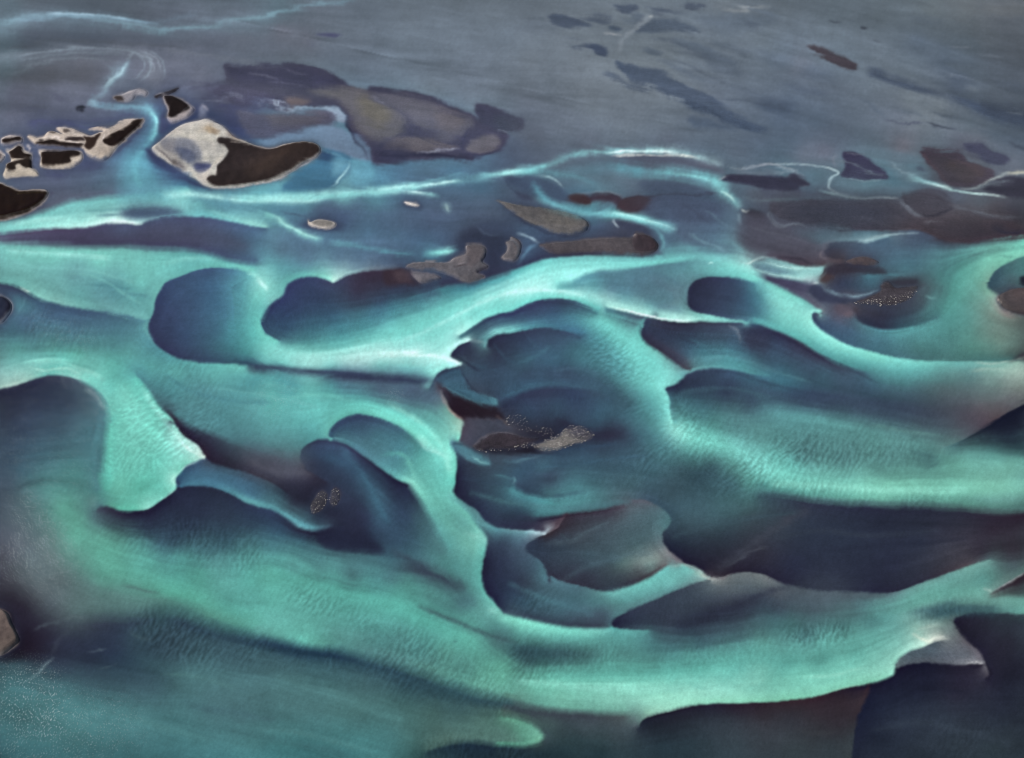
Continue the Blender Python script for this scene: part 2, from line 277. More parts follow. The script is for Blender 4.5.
FIELD_TXT = '''
@00
D 100,20 #4c5c66; 500,25 #4c5b66; 850,30 #566874; 60,40 #4e6670; 30,70 #506872; 300,40 #4e606c
D 100,150 #4c5c6a; 300,120 #4a5a68; 400,165 #4c5a69; 650,160 #566272; 850,150 #5a6777; 980,160 #5f6c7a
D 60,200 #4f6a74; 20,260 #50727a; 200,240 #566470; 350,240 #5a6470; 200,290 #50565f; 100,310 #525b66; 330,290 #5c626e
D 700,250 #656e7e; 800,300 #626a7c; 560,280 #646e7e; 450,250 #606a78; 600,330 #5e6678
D 60,370 #565c6e; 250,350 #646c7e; 200,420 #5c6478; 330,380 #646e80; 60,450 #5c6374; 150,480 #505870; 300,470 #596077; 450,460 #5f6a80; 30,500 #5a6172; 240,500 #4c5268
D 130,600 #52586c; 60,720 #545a70; 220,690 #4e546e; 330,660 #464c66; 380,690 #4c5a72; 300,740 #56657a; 400,740 #5a788a; 440,650 #56748a
D 650,330 #565e72; 830,400 #4a5068; 900,440 #464a64; 800,370 #565e74; 640,440 #46587a; 660,520 #4a5e7c; 590,600 #3e4a6e; 640,650 #3c4a6c; 700,700 #3a4e70; 560,660 #4c7c96; 600,720 #4e8aa0; 760,735 #3c6080; 740,490 #454f72; 950,520 #40486a; 560,420 #5c7c8c; 420,380 #626e82
@10
D 100,20 #54727c; 60,60 #5c7a86; 250,60 #5a6a76; 400,40 #596a76; 600,40 #5f707a; 800,60 #62747f; 950,40 #62737c; 800,20 #5c6c74
D 100,120 #5c6470; 200,160 #5e6774; 400,160 #627380; 600,150 #657884; 800,160 #677a86; 1000,150 #677a86
D 50,220 #5d6a7a; 300,230 #5f7080; 450,290 #647888; 650,290 #667a88; 850,300 #667886; 1000,340 #62737f; 700,350 #647682; 850,400 #647684; 980,410 #5e6f7c
D 700,680 #54748a; 560,680 #4f7590; 850,660 #54738a; 980,640 #4e6076; 1010,590 #4e5a6e; 430,680 #4c7a92; 500,720 #5488a0; 900,735 #4a7088; 800,695 #54809a
@20
D 60,40 #5f6f78; 100,120 #64757f; 60,250 #66767f; 250,250 #6a7a82; 300,330 #6c7c84; 150,350 #667782; 330,430 #6c7c84; 60,400 #616f7c; 500,450 #6b7b84; 620,470 #687983; 450,530 #67767f; 200,520 #62707c; 100,560 #5d6977; 300,570 #5e6b78; 700,560 #5b6b78; 850,560 #586876; 980,560 #566778; 900,620 #566472; 620,560 #5f6c78
D 600,40 #64757e; 700,60 #5f717c; 850,30 #67767c; 950,60 #62737c; 850,150 #5f717c; 1000,180 #61747e; 620,230 #66777e; 740,250 #627480; 900,200 #61737f; 950,330 #5f7280; 820,390 #5a6b7b; 980,460 #566878; 500,190 #66777e
@30
D 60,30 #5f7078; 250,40 #5c6f78; 450,50 #5b6d74; 650,40 #5d6d70; 800,40 #5e6c6e; 980,40 #545f66; 100,130 #617480; 250,130 #60737d; 420,200 #627580; 60,220 #5e7382; 130,260 #62707e; 250,350 #5b6d7d; 100,370 #566a7c; 60,440 #4f6378; 200,480 #546879; 350,470 #5a6b78; 400,340 #617480; 560,400 #6a7a80; 680,430 #6c7b80; 520,440 #5c6a76; 620,480 #68767c; 800,500 #5a6a74; 900,540 #505f6c; 1000,560 #4a5866; 700,540 #616e78; 450,540 #5f6e7a; 300,560 #5b6a7a; 100,560 #556879
D 600,170 #546878; 800,150 #52656f; 950,160 #50606a; 700,250 #4d6070; 850,300 #4e5f6c; 980,300 #4a5763; 750,340 #46576a; 560,240 #5c707c
D 230,620 #686d7c; 140,620 #66707e; 540,590 #706f78; 560,640 #5c7682; 450,640 #5a7480; 600,690 #54707c; 500,720 #4c7080; 980,670 #5f6672; 750,610 #50505e; 830,560 #5a626c; 180,700 #587684; 400,740 #587c88; 220,680 #5a7480; 580,740 #4c6472; 60,680 #567280; 760,690 #504a52
@01
D 250,30 #5a6274; 100,60 #5c6274; 200,40 #5c6878; 350,10 #5a687a
C 3: 100,100 200,68 300,42 420,24 520,12 620,0 750,-12 | #5c6474 #5a6678 #587084 #5088a0 | #74b8b0 #74b8b4 #74bab8 #78c0bc
D 100,130 #7ac2b4; 250,110 #74b8b0; 400,60 #70b4ae; 330,130 #84c8bc; 600,40 #78bcb8; 720,40 #8accc6
C 0.7: -20,186 0,183 110,170 230,158 350,152 400,140 470,128 530,135 560,138 590,125 640,115 720,108 800,110 900,125 1000,145 1060,155 | #70b8ac #80c8bc #98d4c8 #a8dcd0 #c4e8dc #a0d0cc #74b4b6 #68b0b2 #78bcbc #8cccc4 | #505c74 #4c4c62 #4a4860 #4a4c66 #4e5a74 #4a5874 #46526e #465472 #486280 #4a6a84
D 120,190 #5a6c7e; 300,190 #48485f; 420,190 #474c66; 500,180 #506480; 700,180 #4b5a76; 850,190 #4c6480; 950,220 #4a6680; 600,180 #4c5672; 780,215 #404a66
C 3.5: -20,212 0,212 150,218 350,224 520,225 640,235 760,240 860,262 940,285 1021,300 | #566074 #4a5068 #444660 #424862 #424a66 #3f4864 #445674 #4a6c84 | #70b8ae #74c0b2 #78c4b6 #74c0b4 #6cb4ac #60a8a4 #5ca2a2 #66b0ac
D 60,270 #72bcb0; 200,270 #76c8b8; 400,285 #78ccba; 300,335 #609498; 180,320 #66a4a0; 520,300 #70bcb0; 450,330 #68a8a4; 400,400 #548c92; 460,395 #488088; 300,420 #60a4a0; 560,380 #6cbcb0; 550,440 #589a9a; 590,420 #5a9898; 520,480 #68aaa6; 420,450 #649e9e; 200,390 #6aaaa4; 620,280 #6cbcb0; 700,310 #66b4ac; 860,285 #64aca8; 60,330 #6aa8a2
C 0.8: -20,368 0,366 40,372 75,382 110,400 160,430 220,450 330,472 450,490 540,512 600,518 | #66a49e #6cb0a8 #80c4b8 #78b4ac #68a8a2 #629c9c #64a2a0 #6cb0ac | #3c4c64 #3c4e66 #42647c #40607a #3f5c76 #44687e #4a7888 #549098
D 30,400 #384860; 40,500 #405c70; 100,530 #3c5470; 200,510 #40607a; 300,560 #466e82; 250,480 #41607c; 400,560 #487484; 480,570 #4a7c88; 560,570 #56929a; 100,480 #4a7c88; 70,460 #4c8088; 180,570 #4c7c88; 40,560 #426a7c
D 60,620 #5aa098; 200,620 #589e96; 300,650 #58a898; 250,700 #62b8aa; 400,620 #569a96; 520,640 #5ca49e; 600,700 #5cacA4; 700,720 #62b4aa; 450,700 #5aac9e; 40,700 #68a8a0; 100,680 #62a8a0; 30,740 #74a8a0; 550,740 #50949a; 850,735 #64b8ae; 400,740 #70c0b0
C 0.7: 1010,335 930,315 850,310 780,322 720,345 660,370 640,400 620,440 612,490 592,530 600,590 640,635 700,665 780,685 880,690 960,695 1021,703 | #60aeac #487890 #3f5c7c #3d5a78 #3a5272 #36486a #34425f #323e5a #323e5a #344660 #365068 #38606f #3c6c7a | #70bcb0 #66b4ac #62aca6 #60aaa6 #64aaa4 #66aaa4 #5c9a9a #4c8690 #509498 #5aa4a2 #60b2ac #68bcb2 #6cc0b6
D 760,450 #3b5574; 830,390 #3d6080; 900,480 #44748c; 960,400 #549ca4; 850,560 #3d647c; 920,590 #488c96; 740,580 #354c6a; 680,500 #38496a; 1000,520 #5cb0ac; 980,650 #459090; 880,650 #3c6c78; 860,440 #3f6a86; 940,540 #4c949a; 660,560 #33425f
@11
D 20,8 #6ab4b8; 150,8 #70b8bc; 60,60 #5a90a0; 160,75 #547c92; 250,85 #4a5c76; 300,75 #4a5e78; 400,60 #4e6880; 350,110 #46587a; 500,110 #4a627c; 700,110 #4b5c76; 600,90 #4c5f78; 700,60 #4e627a; 800,60 #50627a; 900,40 #50647a; 900,100 #4a586e; 800,130 #4a5c74; 450,170 #4a6c84; 560,200 #4a6880; 650,200 #45607c; 740,190 #445a74; 380,180 #4a687e; 350,20 #7cc0c0; 480,30 #6098a4; 200,55 #62a0aa; 950,100 #4a586c; 300,200 #4e7288; 180,140 #4e6e86
D 60,190 #5a8294; 40,140 #62a0a8; 100,240 #56748a; 200,260 #54728a; 330,275 #54728a; 420,280 #52708a; 200,310 #567f92; 60,300 #62a8a8; 500,280 #4c647e; 520,300 #4a5c76; 100,310 #549098; 150,345 #54949a; 30,250 #5c90a0; 400,310 #587488
D 850,190 #353c4e; 930,160 #3c4860; 940,280 #30364a; 850,180 #3a4256; 960,330 #343f58; 780,275 #3c4c62; 560,310 #3c4860; 700,275 #508494; 960,220 #32384c; 700,380 #3b445c; 620,385 #33384e
C 0.7: 560,325 480,325 420,332 360,345 310,372 280,360 240,350 190,352 130,375 105,420 70,445 40,480 22,525 35,565 90,600 | #3c3444 #3a3446 #3a3448 #3a3c50 #3c4660 #3c4864 #384868 #364466 #364468 #34446a #34466a #34506c #3c6078 #44707f | #506074 #60707f #708c96 #88b0b0 #a8d4c8 #80c8ba #6cb4ac #5ea8a4 #60a8a4 #68aca8 #74b8b2 #64b2ae #64bcb2 #6cc4b8 #70c8bc
D 250,420 #364868; 400,420 #383e56; 120,520 #34506e; 160,460 #35486a; 300,500 #385c76; 230,560 #3c6c7e; 340,560 #448490; 160,590 #427280; 500,440 #3b5470; 480,500 #42788a; 700,400 #3c5872; 430,540 #488c94; 640,450 #447e8c; 560,390 #35405a; 550,480 #448490; 780,400 #427888; 320,600 #54a4a2; 200,600 #468488; 110,570 #365872; 400,380 #3a3448; 480,350 #382e3e
S 2: 120,630 220,640 330,635 450,605 560,560 680,505 780,460 880,425 | #6cc4b6 #70c8bc #70c8bc #64b8b0
S 2: 60,655 200,668 330,665 480,652 600,645 700,655 770,680 | #80d0c4 #a0dcd0 #b0e0d4 #b8e4da #a4dcd2 #a8dcd2 #b4e4da
S 3: 560,610 680,550 780,490 880,440 960,410 1021,395 | #80d4c8 #74ccc0 #78d0c4 #8cd8cc #9cdcd2
D 760,610 #8cd8cc; 880,490 #6cc8be; 960,440 #74d0c4; 700,620 #88d4c8
C 3: 740,385 860,368 940,348 1021,325 | #3a445c #3a4058 #363e54 #3c4a60 | #448088 #4a8c98 #54a0a4 #64b4b4
S 2: 0,340 30,375 60,410 | #8cd4c8 #90d8ca #78c8bc
D 20,470 #60b8ae; 0,430 #70c4b8; 10,560 #5cbcb0; 30,640 #74ccbe; 100,680 #70c8bc; 300,695 #70c8bc; 500,700 #74ccc0; 600,715 #70c8be; 680,735 #74ccc2
D 0,760 #4c9aa0; 100,750 #509ea2; 300,765 #4a8c94; 150,780 #509a9e
C 0.6: 810,580 850,555 900,520 960,495 1021,482 1081,455 1141,438 1201,433 1261,440 1321,460 1361,480 | #a0dcd0 #8cd8cc #78d0c4 #74ccc2 #70ccc2 #70ccc2 #78d0c4 #70c8be #64b8b2 | #4c8088 #3c5a6e #384c66 #38486a #3a4868 #3c4c68 #3c5068 #44687c #4c8890
C 0.6: 925,625 922,605 935,590 960,578 1021,570 1071,560 1141,552 1221,560 1301,580 | #5c8c90 #5c9498 #64a0a2 #74b8b4 #6cb4b0 #508e98 #467a8c #427088 #447890 | #2c3448 #2e364c #2f3c52 #344058 #36465e #384c64 #3a506a #3e5c76
D 900,570 #3e5c70; 980,530 #426c80; 860,575 #4c7c84; 900,598 #5c8c90; 1030,520 #3f6078; 1100,500 #3e5876
C 0.6: 850,605 810,620 780,650 778,665 800,682 822,695 | #343e54 #323c52 #343e54 #384456 #405462 #4a6670 | #b0e4d8 #a4e0d4 #a4e0d4 #a8e0d4 #b0e4d8 #b8e4da
C 0.6: 822,695 790,708 750,715 722,735 708,758 690,790 | #3c5060 #36465a #36485c #3c5468 #405c6c | #b0e0d6 #98dcd0 #8cd6ca #84d0c4 #80ccc0
D 860,650 #30384e; 950,660 #2e3448; 820,730 #3c5a6e; 900,730 #384e64; 980,720 #364a60; 870,625 #3a4a5c; 900,620 #4c7078; 1000,630 #323e54
@21
D 40,110 #3c4458; 60,260 #45627c; 250,190 #43566e; 40,150 #465c74; 340,150 #465872; 20,20 #4c5c72; 60,30 #505c70; 160,200 #40506a; 350,170 #3e4c62; 200,20 #50687c
D 600,80 #4a5c72; 700,60 #4c5c72; 800,80 #4c5e74; 560,60 #485468; 850,120 #506a7c; 700,180 #51647a; 800,180 #516a80; 850,220 #5c8490; 760,230 #547c8c; 640,210 #4e687c; 640,120 #50687e; 540,100 #48586e; 880,100 #56707f; 600,200 #507488
C 2: 415,85 422,60 440,38 500,28 600,15 700,5 800,8 | #507484 #5a7484 #5a7080 #56687a #546878 #566c7c #648894 | #44424f #443c4a #463f4e #46485c #48566c #4a5a70 #4c6478
D 300,70 #5ca0a8; 360,60 #587c8a; 500,10 #5c6c7c; 650,-5 #5c6c7e
D 960,180 #4d5466; 1000,140 #484c5e; 980,220 #545c6c; 1010,40 #4a4c5c; 940,40 #546474; 1000,250 #5c6470; 900,180 #5c7884
C 1.2: 0,320 60,300 140,275 240,265 340,258 430,258 510,262 590,255 | #3c4a60 #384660 #3a455c #3c4456 #3a3e50 #342f3c #343040 #506478 | #5cb0b0 #68bcb8 #70c4be #78ccc4 #78ccc4 #74c8c2 #74c8c2 #6cb4b4
S 2: 0,392 60,388 140,392 220,408 300,430 380,452 450,475 560,503 640,517 715,522 | #a4e0d6 #a8e2d8 #a4e0d6 #a4e2d6 #a4e0d4 #a0dcd0 #98d8cc #94d4c8 #94d2c6 #a8dcd0
S 3: 0,355 100,322 180,300 280,288 400,280 500,275 | #84d8ce #88dcd2 #88dcd0 #80d6cc #7cd0c8 #78ccc4
S 2: 560,275 700,268 820,275 900,290 950,298 | #70c4be #70c0ba #78c8c0 #88ccc4 #a8d8ce
S 2: 150,368 220,350 300,325 360,312 | #90dcd2 #98e0d6 #8cd8ce #7cccc4
C 2: 180,378 240,364 300,338 360,326 430,324 490,314 560,302 640,292 720,284 | #88d8cc #90dcd2 #88d8ce #7ccec6 #74c8c0 #70c0ba #6cb8b4 | #70bcb8 #5c9ca4 #568c98 #568492 #56808e #568890 #5a9298
D 400,390 #52788a; 500,370 #53748a; 550,410 #54707f; 640,440 #55747f; 640,340 #568890; 320,385 #5ca4a8; 450,430 #5c98a0; 600,380 #547484; 720,330 #5a9296; 670,390 #5a7c88; 550,470 #64a4a6; 680,490 #78b4b0; 420,345 #548494
D 100,430 #7cd0c6; 30,440 #78d0c4; 200,425 #8cd8cc; 300,455 #7cd0c6
C 0.7: 970,372 900,352 830,344 770,348 730,362 705,390 701,430 705,465 730,485 800,500 870,515 940,525 | #508c98 #3e5670 #38445e #343c54 #30384e #2e364c #2e364c #30384e #343e56 #3a4a64 #3f5870 #487484 | #74c8bc #6cbcb4 #62a8a6 #5c9498 #5c8890 #5a808a #5c838c #608c90 #74b0aa #80c8be #78bcb8 #64a8a8
D 780,420 #333c54; 850,430 #3a4a64; 930,450 #3f607a; 1000,420 #4c8c98; 900,400 #3b4c66; 960,400 #447488; 980,490 #427086
S 2: 780,305 860,318 940,345 1021,390 1060,420 1120,460 1180,490 | #70c0b8 #74c8bc #7cd0c4 #80d4c8 #80d4c8 #88d8cc #94dcd0
C 0.7: 380,470 440,485 520,505 600,520 680,528 760,526 860,530 920,530 | #98d6ca #9cd6ca #9cd4c8 #98d0c4 #a8d8cc #84c2b8 #74b4b0 #68a4a4 | #508890 #4c7480 #46586a #383e50 #323648 #3a4254 #3c485e #40546a
C 0.7: 590,520 560,512 535,518 522,545 518,580 540,610 600,650 660,690 710,725 | #3a4658 #38485c #384a60 #36465c #343f54 #363e50 #3a4050 #42485a #4f5a64 | #58707c #587c84 #5c9094 #62a8a6 #68bcb2 #70c6ba #70b8b0 #689c9c #608c90
D 600,560 #35435c; 700,600 #3a546c; 620,610 #38485e; 760,650 #447c8a; 850,680 #54a0a4; 920,700 #58a8a8; 800,560 #3b4860; 720,560 #343f56; 880,600 #3c5a72; 960,600 #373a50; 1000,560 #364662 ; 880,560 #46586a; 1000,650 #3c5066; 940,640 #40647a; 700,660 #42667a; 740,700 #5c9094; 980,540 #3a4c66
C 0.8: 680,757 700,737 760,718 820,712 880,720 960,735 1021,745 | #609c9c #609498 #5c9ca0 #589ca2 #529298 #4a8490 | #303c50 #344258 #384a60 #3c526a #40607a #447084 #447488
S 4: 300,455 370,510 440,590 510,660 570,710 620,750 | #80d0c4 #70ccc0 #70ccc0 #70ccc0 #70ccc0 #78d0c4
D 480,570 #70c8bc; 580,660 #74ccc0; 640,720 #78c0b6; 450,510 #68b4b0; 400,490 #70c0b8; 480,520 #587c88
D 250,500 #4e8c98; 170,490 #426484; 80,480 #3d4f6c; 300,540 #58a4a4; 200,530 #487e90; 100,540 #447488; 350,600 #509a9c; 300,600 #447888; 400,680 #58a4a4; 440,740 #5ca8a6; 350,680 #487e88; 150,600 #3a5068; 60,600 #344660; 100,650 #3e6078; 40,690 #3e6274; 160,680 #406a80; 250,650 #42707f; 280,700 #447484; 220,740 #374860; 60,740 #344258; 150,740 #364860; 340,740 #447080
@31
D 60,40 #545c6c; 150,20 #4c5c70; 30,60 #586878; 60,120 #545666; 150,80 #4a4c5a; 250,60 #484854; 400,90 #4c4a54; 300,130 #484850; 500,80 #524e56; 480,130 #4c484f; 620,60 #52505c; 750,110 #4e474d; 650,145 #4a4248; 850,150 #463c42; 980,130 #40363c; 700,170 #4a4046; 800,60 #54545c; 900,90 #4a444a; 1000,80 #3c3a44; 850,40 #5c6670; 980,50 #484a56; 600,10 #464654; 760,20 #546070; 450,15 #4c5c6c; 300,20 #58707f
D 200,150 #50606f; 100,170 #54586a; 80,220 #524f5e; 60,250 #4c4854; 160,260 #4c4450; 250,150 #486070; 300,185 #5c8894; 220,200 #587886; 400,180 #5c8c96; 140,230 #545262
C 1: 340,162 420,166 520,162 600,158 650,178 700,200 780,214 880,206 1040,196 | #464450 #484650 #4a424a #483e46 #443a40 #42383e #42363a #3e3438 | #5c8894 #5c8894 #586c7a #46546a #45546a #45586c #487078 #548e88 #68b4a0
C 0.8: 480,190 400,212 340,205 280,208 240,222 222,248 250,268 300,275 | #486478 #486074 #424e60 #3c4254 #3a3e50 #3a3c4c #3c3a46 #44404a | #88b0b4 #8cacb0 #70909a #60747f #5a606e #5a5866 #504850 #4c444c
D 330,235 #44566a; 400,250 #46586c; 480,240 #465c70; 560,200 #455468; 600,240 #445a6c; 500,290 #446474; 580,300 #466e7c; 700,250 #4a7078; 650,290 #4a747c; 620,330 #487078; 550,320 #4c7c86
D 270,300 #3c3844; 400,315 #3e3e4c; 330,310 #403c48; 250,345 #3a3238; 300,370 #34405a; 260,390 #343a50; 360,390 #3a5064; 420,350 #427080; 400,330 #46707f; 520,400 #4a4248; 640,380 #40444f; 600,370 #3a3844; 680,400 #4a5c64
C 2: 340,480 350,510 390,540 450,557 520,560 600,545 680,520 | #48444e #3a4052 #303a4e #30384c #345060 #3c606a #48747c | #5c6070 #4a6070 #4a7480 #4c828c #529294 #569898 #5a9c98
D 480,500 #32374b; 420,490 #3a3a4a; 560,490 #384658; 600,470 #3c4a58; 620,440 #444e5a; 660,450 #4c7478; 270,470 #544f5c; 300,450 #4c4c5a; 230,460 #4a5468; 250,430 #44586c; 340,440 #484854; 280,510 #54586a; 310,490 #625a64; 640,500 #488080
S 1.5: 0,290 80,305 150,316 210,312 | #94ccc4 #9cd0c8 #a8d4cc #a0c4c0
S 1.5: 0,325 60,340 130,352 180,360 | #8cc4bc #84bcb8 #94c8c0 #b4d0cc
C 0.8: 0,272 60,284 120,302 180,311 225,302 | #545462 #4c4854 #4a424e #4c464e #483c42 | #80b8b4 #88c0ba #8cc4bc #88b8b2 #80a4a4
C 1: 0,345 60,356 120,368 165,382 | #80b8b4 #7cb4b0 #84bab4 #94b4b4 | #3c4258 #404860 #464c64 #4c5468
C 1.5: 0,365 60,393 110,420 150,440 190,470 215,490 | #40485e #484e64 #50566a #555c6e #5c6472 #687880 | #70b8b0 #74c0b4 #74c0b4 #70b8b0 #78bcb4 #8ccabe
S 2: 0,412 60,442 120,475 165,500 | #84d4c8 #88d8c8 #88d8c8 #88d8c8
C 0.7: 214,490 180,490 172,510 200,550 270,595 340,625 430,650 520,670 620,682 760,683 900,685 1000,680 | #4c5a68 #40546a #3a4c64 #3c546c #3f6076 #42687a #42707c #447078 #426e70 #467672 #4c7c78 #4c7874 | #84ccc0 #8cd4c8 #8cd8c8 #88d8ca #84d4c6 #7cd0c2 #78ccbc #74c8bc #6cbcb0 #66aca4 #74a89c #88a898
D 260,540 #405870 ; 330,570 #41607a; 450,600 #44707e; 700,600 #4c807e; 600,640 #43706f; 560,600 #487c80; 800,560 #5c9488; 820,640 #508478; 240,530 #40566e; 380,540 #466878; 900,640 #588c80
S 3: 60,510 150,565 260,625 380,672 500,705 620,715 760,715 | #74c8bc #74c8bc #70c4b8 #68bcb2 #64b8b0 #60b0a8 #68a89c
C 2: -60,530 0,550 60,572 130,605 200,650 290,695 400,722 | #54989c #5ca8a6 #60b0aa #5cacA6 #58a4a2 #54a09e #549c9c | #38566e #343f58 #343a52 #363a4e #36384c #3e4c60 #487080
D 100,650 #3d4660; 40,620 #364660; 160,700 #3c5068; 60,720 #3f7484; 220,740 #406c7c; 300,735 #40586c; 450,745 #508c92; 700,755 #4c8484; 900,750 #7ca498; 20,680 #3c5c72; 550,760 #4c8486; 120,750 #40707f
S 3: 1040,222 960,240 900,265 860,310 830,370 820,430 830,500 | #68c0a8 #74c4ac #78c4ac #74bca4 #70b49c #709c8c #6c9486
S 3: 780,300 750,370 730,440 700,510 640,550 | #5ca898 #5cac9a #5aa898 #559e96 #529694
D 860,240 #60a898; 800,260 #589890; 740,300 #508c88; 700,360 #508c8a; 660,420 #508686; 780,500 #5c9c90; 800,430 #66a896; 880,480 #7c9888; 700,320 #4c7e80
C 0.7: 1060,255 1021,262 980,280 940,300 905,325 882,360 880,385 900,400 925,420 930,450 945,470 1000,482 1040,480 | #4c8c84 #4a807c #4a7474 #446c70 #3c5c66 #385460 #36505c #42525a #4c4a4c #3c3434 #342c2e #302a2e | #78c4ac #7cc4ac #74bca4 #70b49c #70ac98 #78a894 #80b49c #94b4a0 #a8b4a4 #a89c90 #80887c #5c706a
D 960,340 #486c70; 940,370 #40606a; 1000,320 #4c8080; 910,370 #3a5864; 980,370 #455a60
D 950,530 #6c8478; 1000,520 #525e5c; 880,560 #6a9486; 920,600 #709484; 1000,570 #4c5c58; 980,610 #648c80; 900,640 #5c8c80; 1010,640 #40484a; 980,670 #484c4c; 950,730 #94b4a4; 880,720 #84ac9c; 1010,730 #98b0a0; 800,740 #5c9490
@02
C 0.8: -40,55 0,40 60,25 130,0 200,-18 270,-12 310,0 | #80a49c #8cb0a4 #a0c0b4 #84b4a8 #64b8aa #78c0b2 #8cccbe | #2c3040 #2a3044 #2c3348 #2e364c #303c52 #344458 #405868
C 3: 310,0 360,25 400,60 422,100 430,140 | #7cc8b8 #70c4b4 #6cbeb0 #68bcac #60b4a4 | #405868 #48646f #486874 #46707a #467480
D 60,80 #2b3348; 180,80 #2d394f; 280,90 #354558; 100,190 #33445a; 230,200 #3b5668; 330,180 #42646f; 40,250 #384c60; 180,280 #3f6472; 300,270 #457079; 360,120 #456470; 20,150 #2a3246; 20,320 #364a5c
C 5: 410,430 405,380 410,320 420,220 432,140 | #4c8484 #4a8082 #487c82 #467880 #467480 | #58b09c #58b4a0 #58b4a0 #58b4a0 #5ab4a4
D 500,60 #60b8a4; 430,20 #60b8aa; 550,150 #6cc8b4; 480,160 #5cb8a2; 520,300 #5abaa2; 600,200 #68c8b0; 560,420 #56b49c; 460,420 #62b49c; 660,300 #70ccb8; 720,265 #98d4c6; 620,330 #60c0aa; 640,420 #5cb8a4; 490,230 #60bea8; 740,300 #84d0be; 550,100 #74ccb8
C 0.8: 540,-10 590,40 640,110 690,160 730,220 790,262 820,310 | #4c8c90 #4c868a #446c74 #322f40 #28263a #2a2538 #342c3c | #60bcac #60bcac #68c4b0 #80ccba #98d4c4 #a8d0c4 #b0c8bc
C 0.7: 820,310 780,325 745,340 720,370 700,395 705,430 670,460 630,490 590,515 540,522 480,520 440,508 400,505 385,520 | #44586e #40607a #3c5c76 #386078 #345670 #2c3a50 #262e42 #242c40 #262c40 #262c40 #2e3446 #36404f #3c4a5a #40505e | #b0c8bc #90ccbc #78c8b4 #74c8b4 #98d4c2 #80ccb8 #68bca8 #74c4b0 #80c8b4 #5cb49c #5ab29a #549a88 #4c7f80 #4a7478
C 2: 820,318 900,345 1021,375 1081,398 1141,445 | #2c283c #282838 #28283a #26283a #26283a | #3f5468 #3c586c #3f5c72 #3c5868 #2c3c4c
S 3: 760,380 850,392 950,430 1021,465 | #437088 #437088 #43708a #43708a
C 0.8: 705,430 760,425 850,430 930,460 980,490 1021,505 1081,520 1151,560 1201,590 1261,605 1321,590 | #3c6880 #447488 #44748a #4c8490 #5c9ca0 #58989c #508890 #548e96 #5898a0 #4c7c88 #3a4c60 | #2a3246 #283248 #2a3448 #2c384e #2e3c54 #30405a #324460 #2e3c52 #2c344a #262c40 #262a3e
D 600,560 #272f43; 700,480 #262e42; 800,520 #2a344a; 900,550 #2e3c50; 1000,570 #30445a; 700,640 #30485a; 580,600 #2a3a4c; 500,560 #2e3a4a; 900,640 #345464; 760,590 #2c3c50; 640,660 #3c6070; 820,690 #427078; 1000,680 #48807f
D 800,230 #28263c; 880,260 #2a2a3e; 1000,330 #302c3a; 900,310 #2a2638; 720,170 #342f40; 830,280 #28243a
C 4: 690,150 760,190 840,215 920,245 1021,290 1101,325 | #4a7c82 #48787f #47747c #46707c #466878 #505c68 | #2f3044 #2a293e #2c2c40 #2f3446 #343848 #382f3c
D 750,80 #4c8488; 640,20 #4a888c; 900,100 #4c8c92; 880,170 #4a848c; 1000,220 #4c848c; 720,120 #4a7c82; 820,40 #4a8088; 960,40 #50989a; 700,40 #4a8c90; 980,130 #549898
D 300,370 #4c8884; 200,430 #508c86; 250,520 #569c88; 300,620 #5cac94; 420,680 #5cb098; 600,720 #58a898; 100,370 #3e6270; 120,450 #4c787a; 30,420 #3a4c5e; 30,500 #465466; 60,600 #4a5262; 140,560 #4c6a70; 180,600 #506a6e; 30,700 #444452; 120,660 #586670; 200,680 #5c706f; 370,560 #48666e; 440,580 #3c565f; 330,480 #548c84; 460,640 #4c8478; 350,440 #508a84; 550,660 #50948a; 720,720 #529c92; 850,740 #589c94; 260,700 #5a8c80; 400,620 #5a9c8a; 330,560 #549080; 60,660 #4c4e5c; 960,750 #5aa89c
@12
D 60,60 #62b8ac; 200,50 #60b4a8; 300,50 #58a8a0; 50,120 #5cb4a8; 180,110 #5fb0a8; 30,200 #58a4a0; 150,180 #5cb0a8; 240,190 #5cb0aa; 60,260 #548c90; 150,270 #528488; 30,310 #565c68; 120,320 #505c68; 100,350 #403c4a; 20,20 #58a49e; 350,100 #5cb0a6; 450,60 #4c8c90; 400,30 #4c8490; 230,140 #60b4aa
D 350,10 #487084; 500,30 #46526c; 600,50 #455470; 690,70 #465c70; 600,100 #50848c; 680,110 #56908f; 720,150 #5c9c98; 760,190 #70b4a4; 520,60 #48707e; 780,150 #7cb0a4; 650,20 #464f68
S 3: 380,90 480,110 560,140 620,180 680,230 735,290 780,370 | #5cb4a8 #64c0b0 #68c8b6 #6cccba #70d0bc #7cd4c0 #70ccb8
C 0.8: 715,0 735,30 750,60 770,110 800,150 825,165 822,200 812,240 | #44647a #3a3848 #2e2832 #302a34 #38323a #4c464c #54505a #464c5a | #50707f #4c5464 #5c6c74 #649488 #78a898 #98bcaa #94c8b4 #74c8b4
C 0.8: 305,238 290,215 295,195 340,155 400,135 450,140 510,155 580,185 640,230 700,280 | #5ca4a2 #64b0a8 #64b4aa #60b4a8 #60b4a8 #64baac #6cc8b8 #70ccba #74d0bc #78d4c0 | #40707f #3c6078 #3a5872 #38506c #384e6a #3a526c #406278 #467484 #509090 #60b8ac
D 400,200 #3f6278; 350,200 #426c80; 500,220 #487c88; 590,260 #50909a; 440,260 #4c7c88; 380,245 #548a92; 650,330 #60b4a8; 560,340 #4c8890; 620,400 #68b8a8; 500,290 #50848e; 660,390 #64b4a6
C 0.7: 305,238 260,232 210,250 182,275 176,300 190,340 230,380 280,410 | #384862 #34425c #323c56 #303850 #2c344c #2c344a #2c364c #2c384e #2e3c52 | #60a0a2 #5aa4a2 #549a9a #4c8488 #4c686f #444450 #2e2a3a #282838 #262838
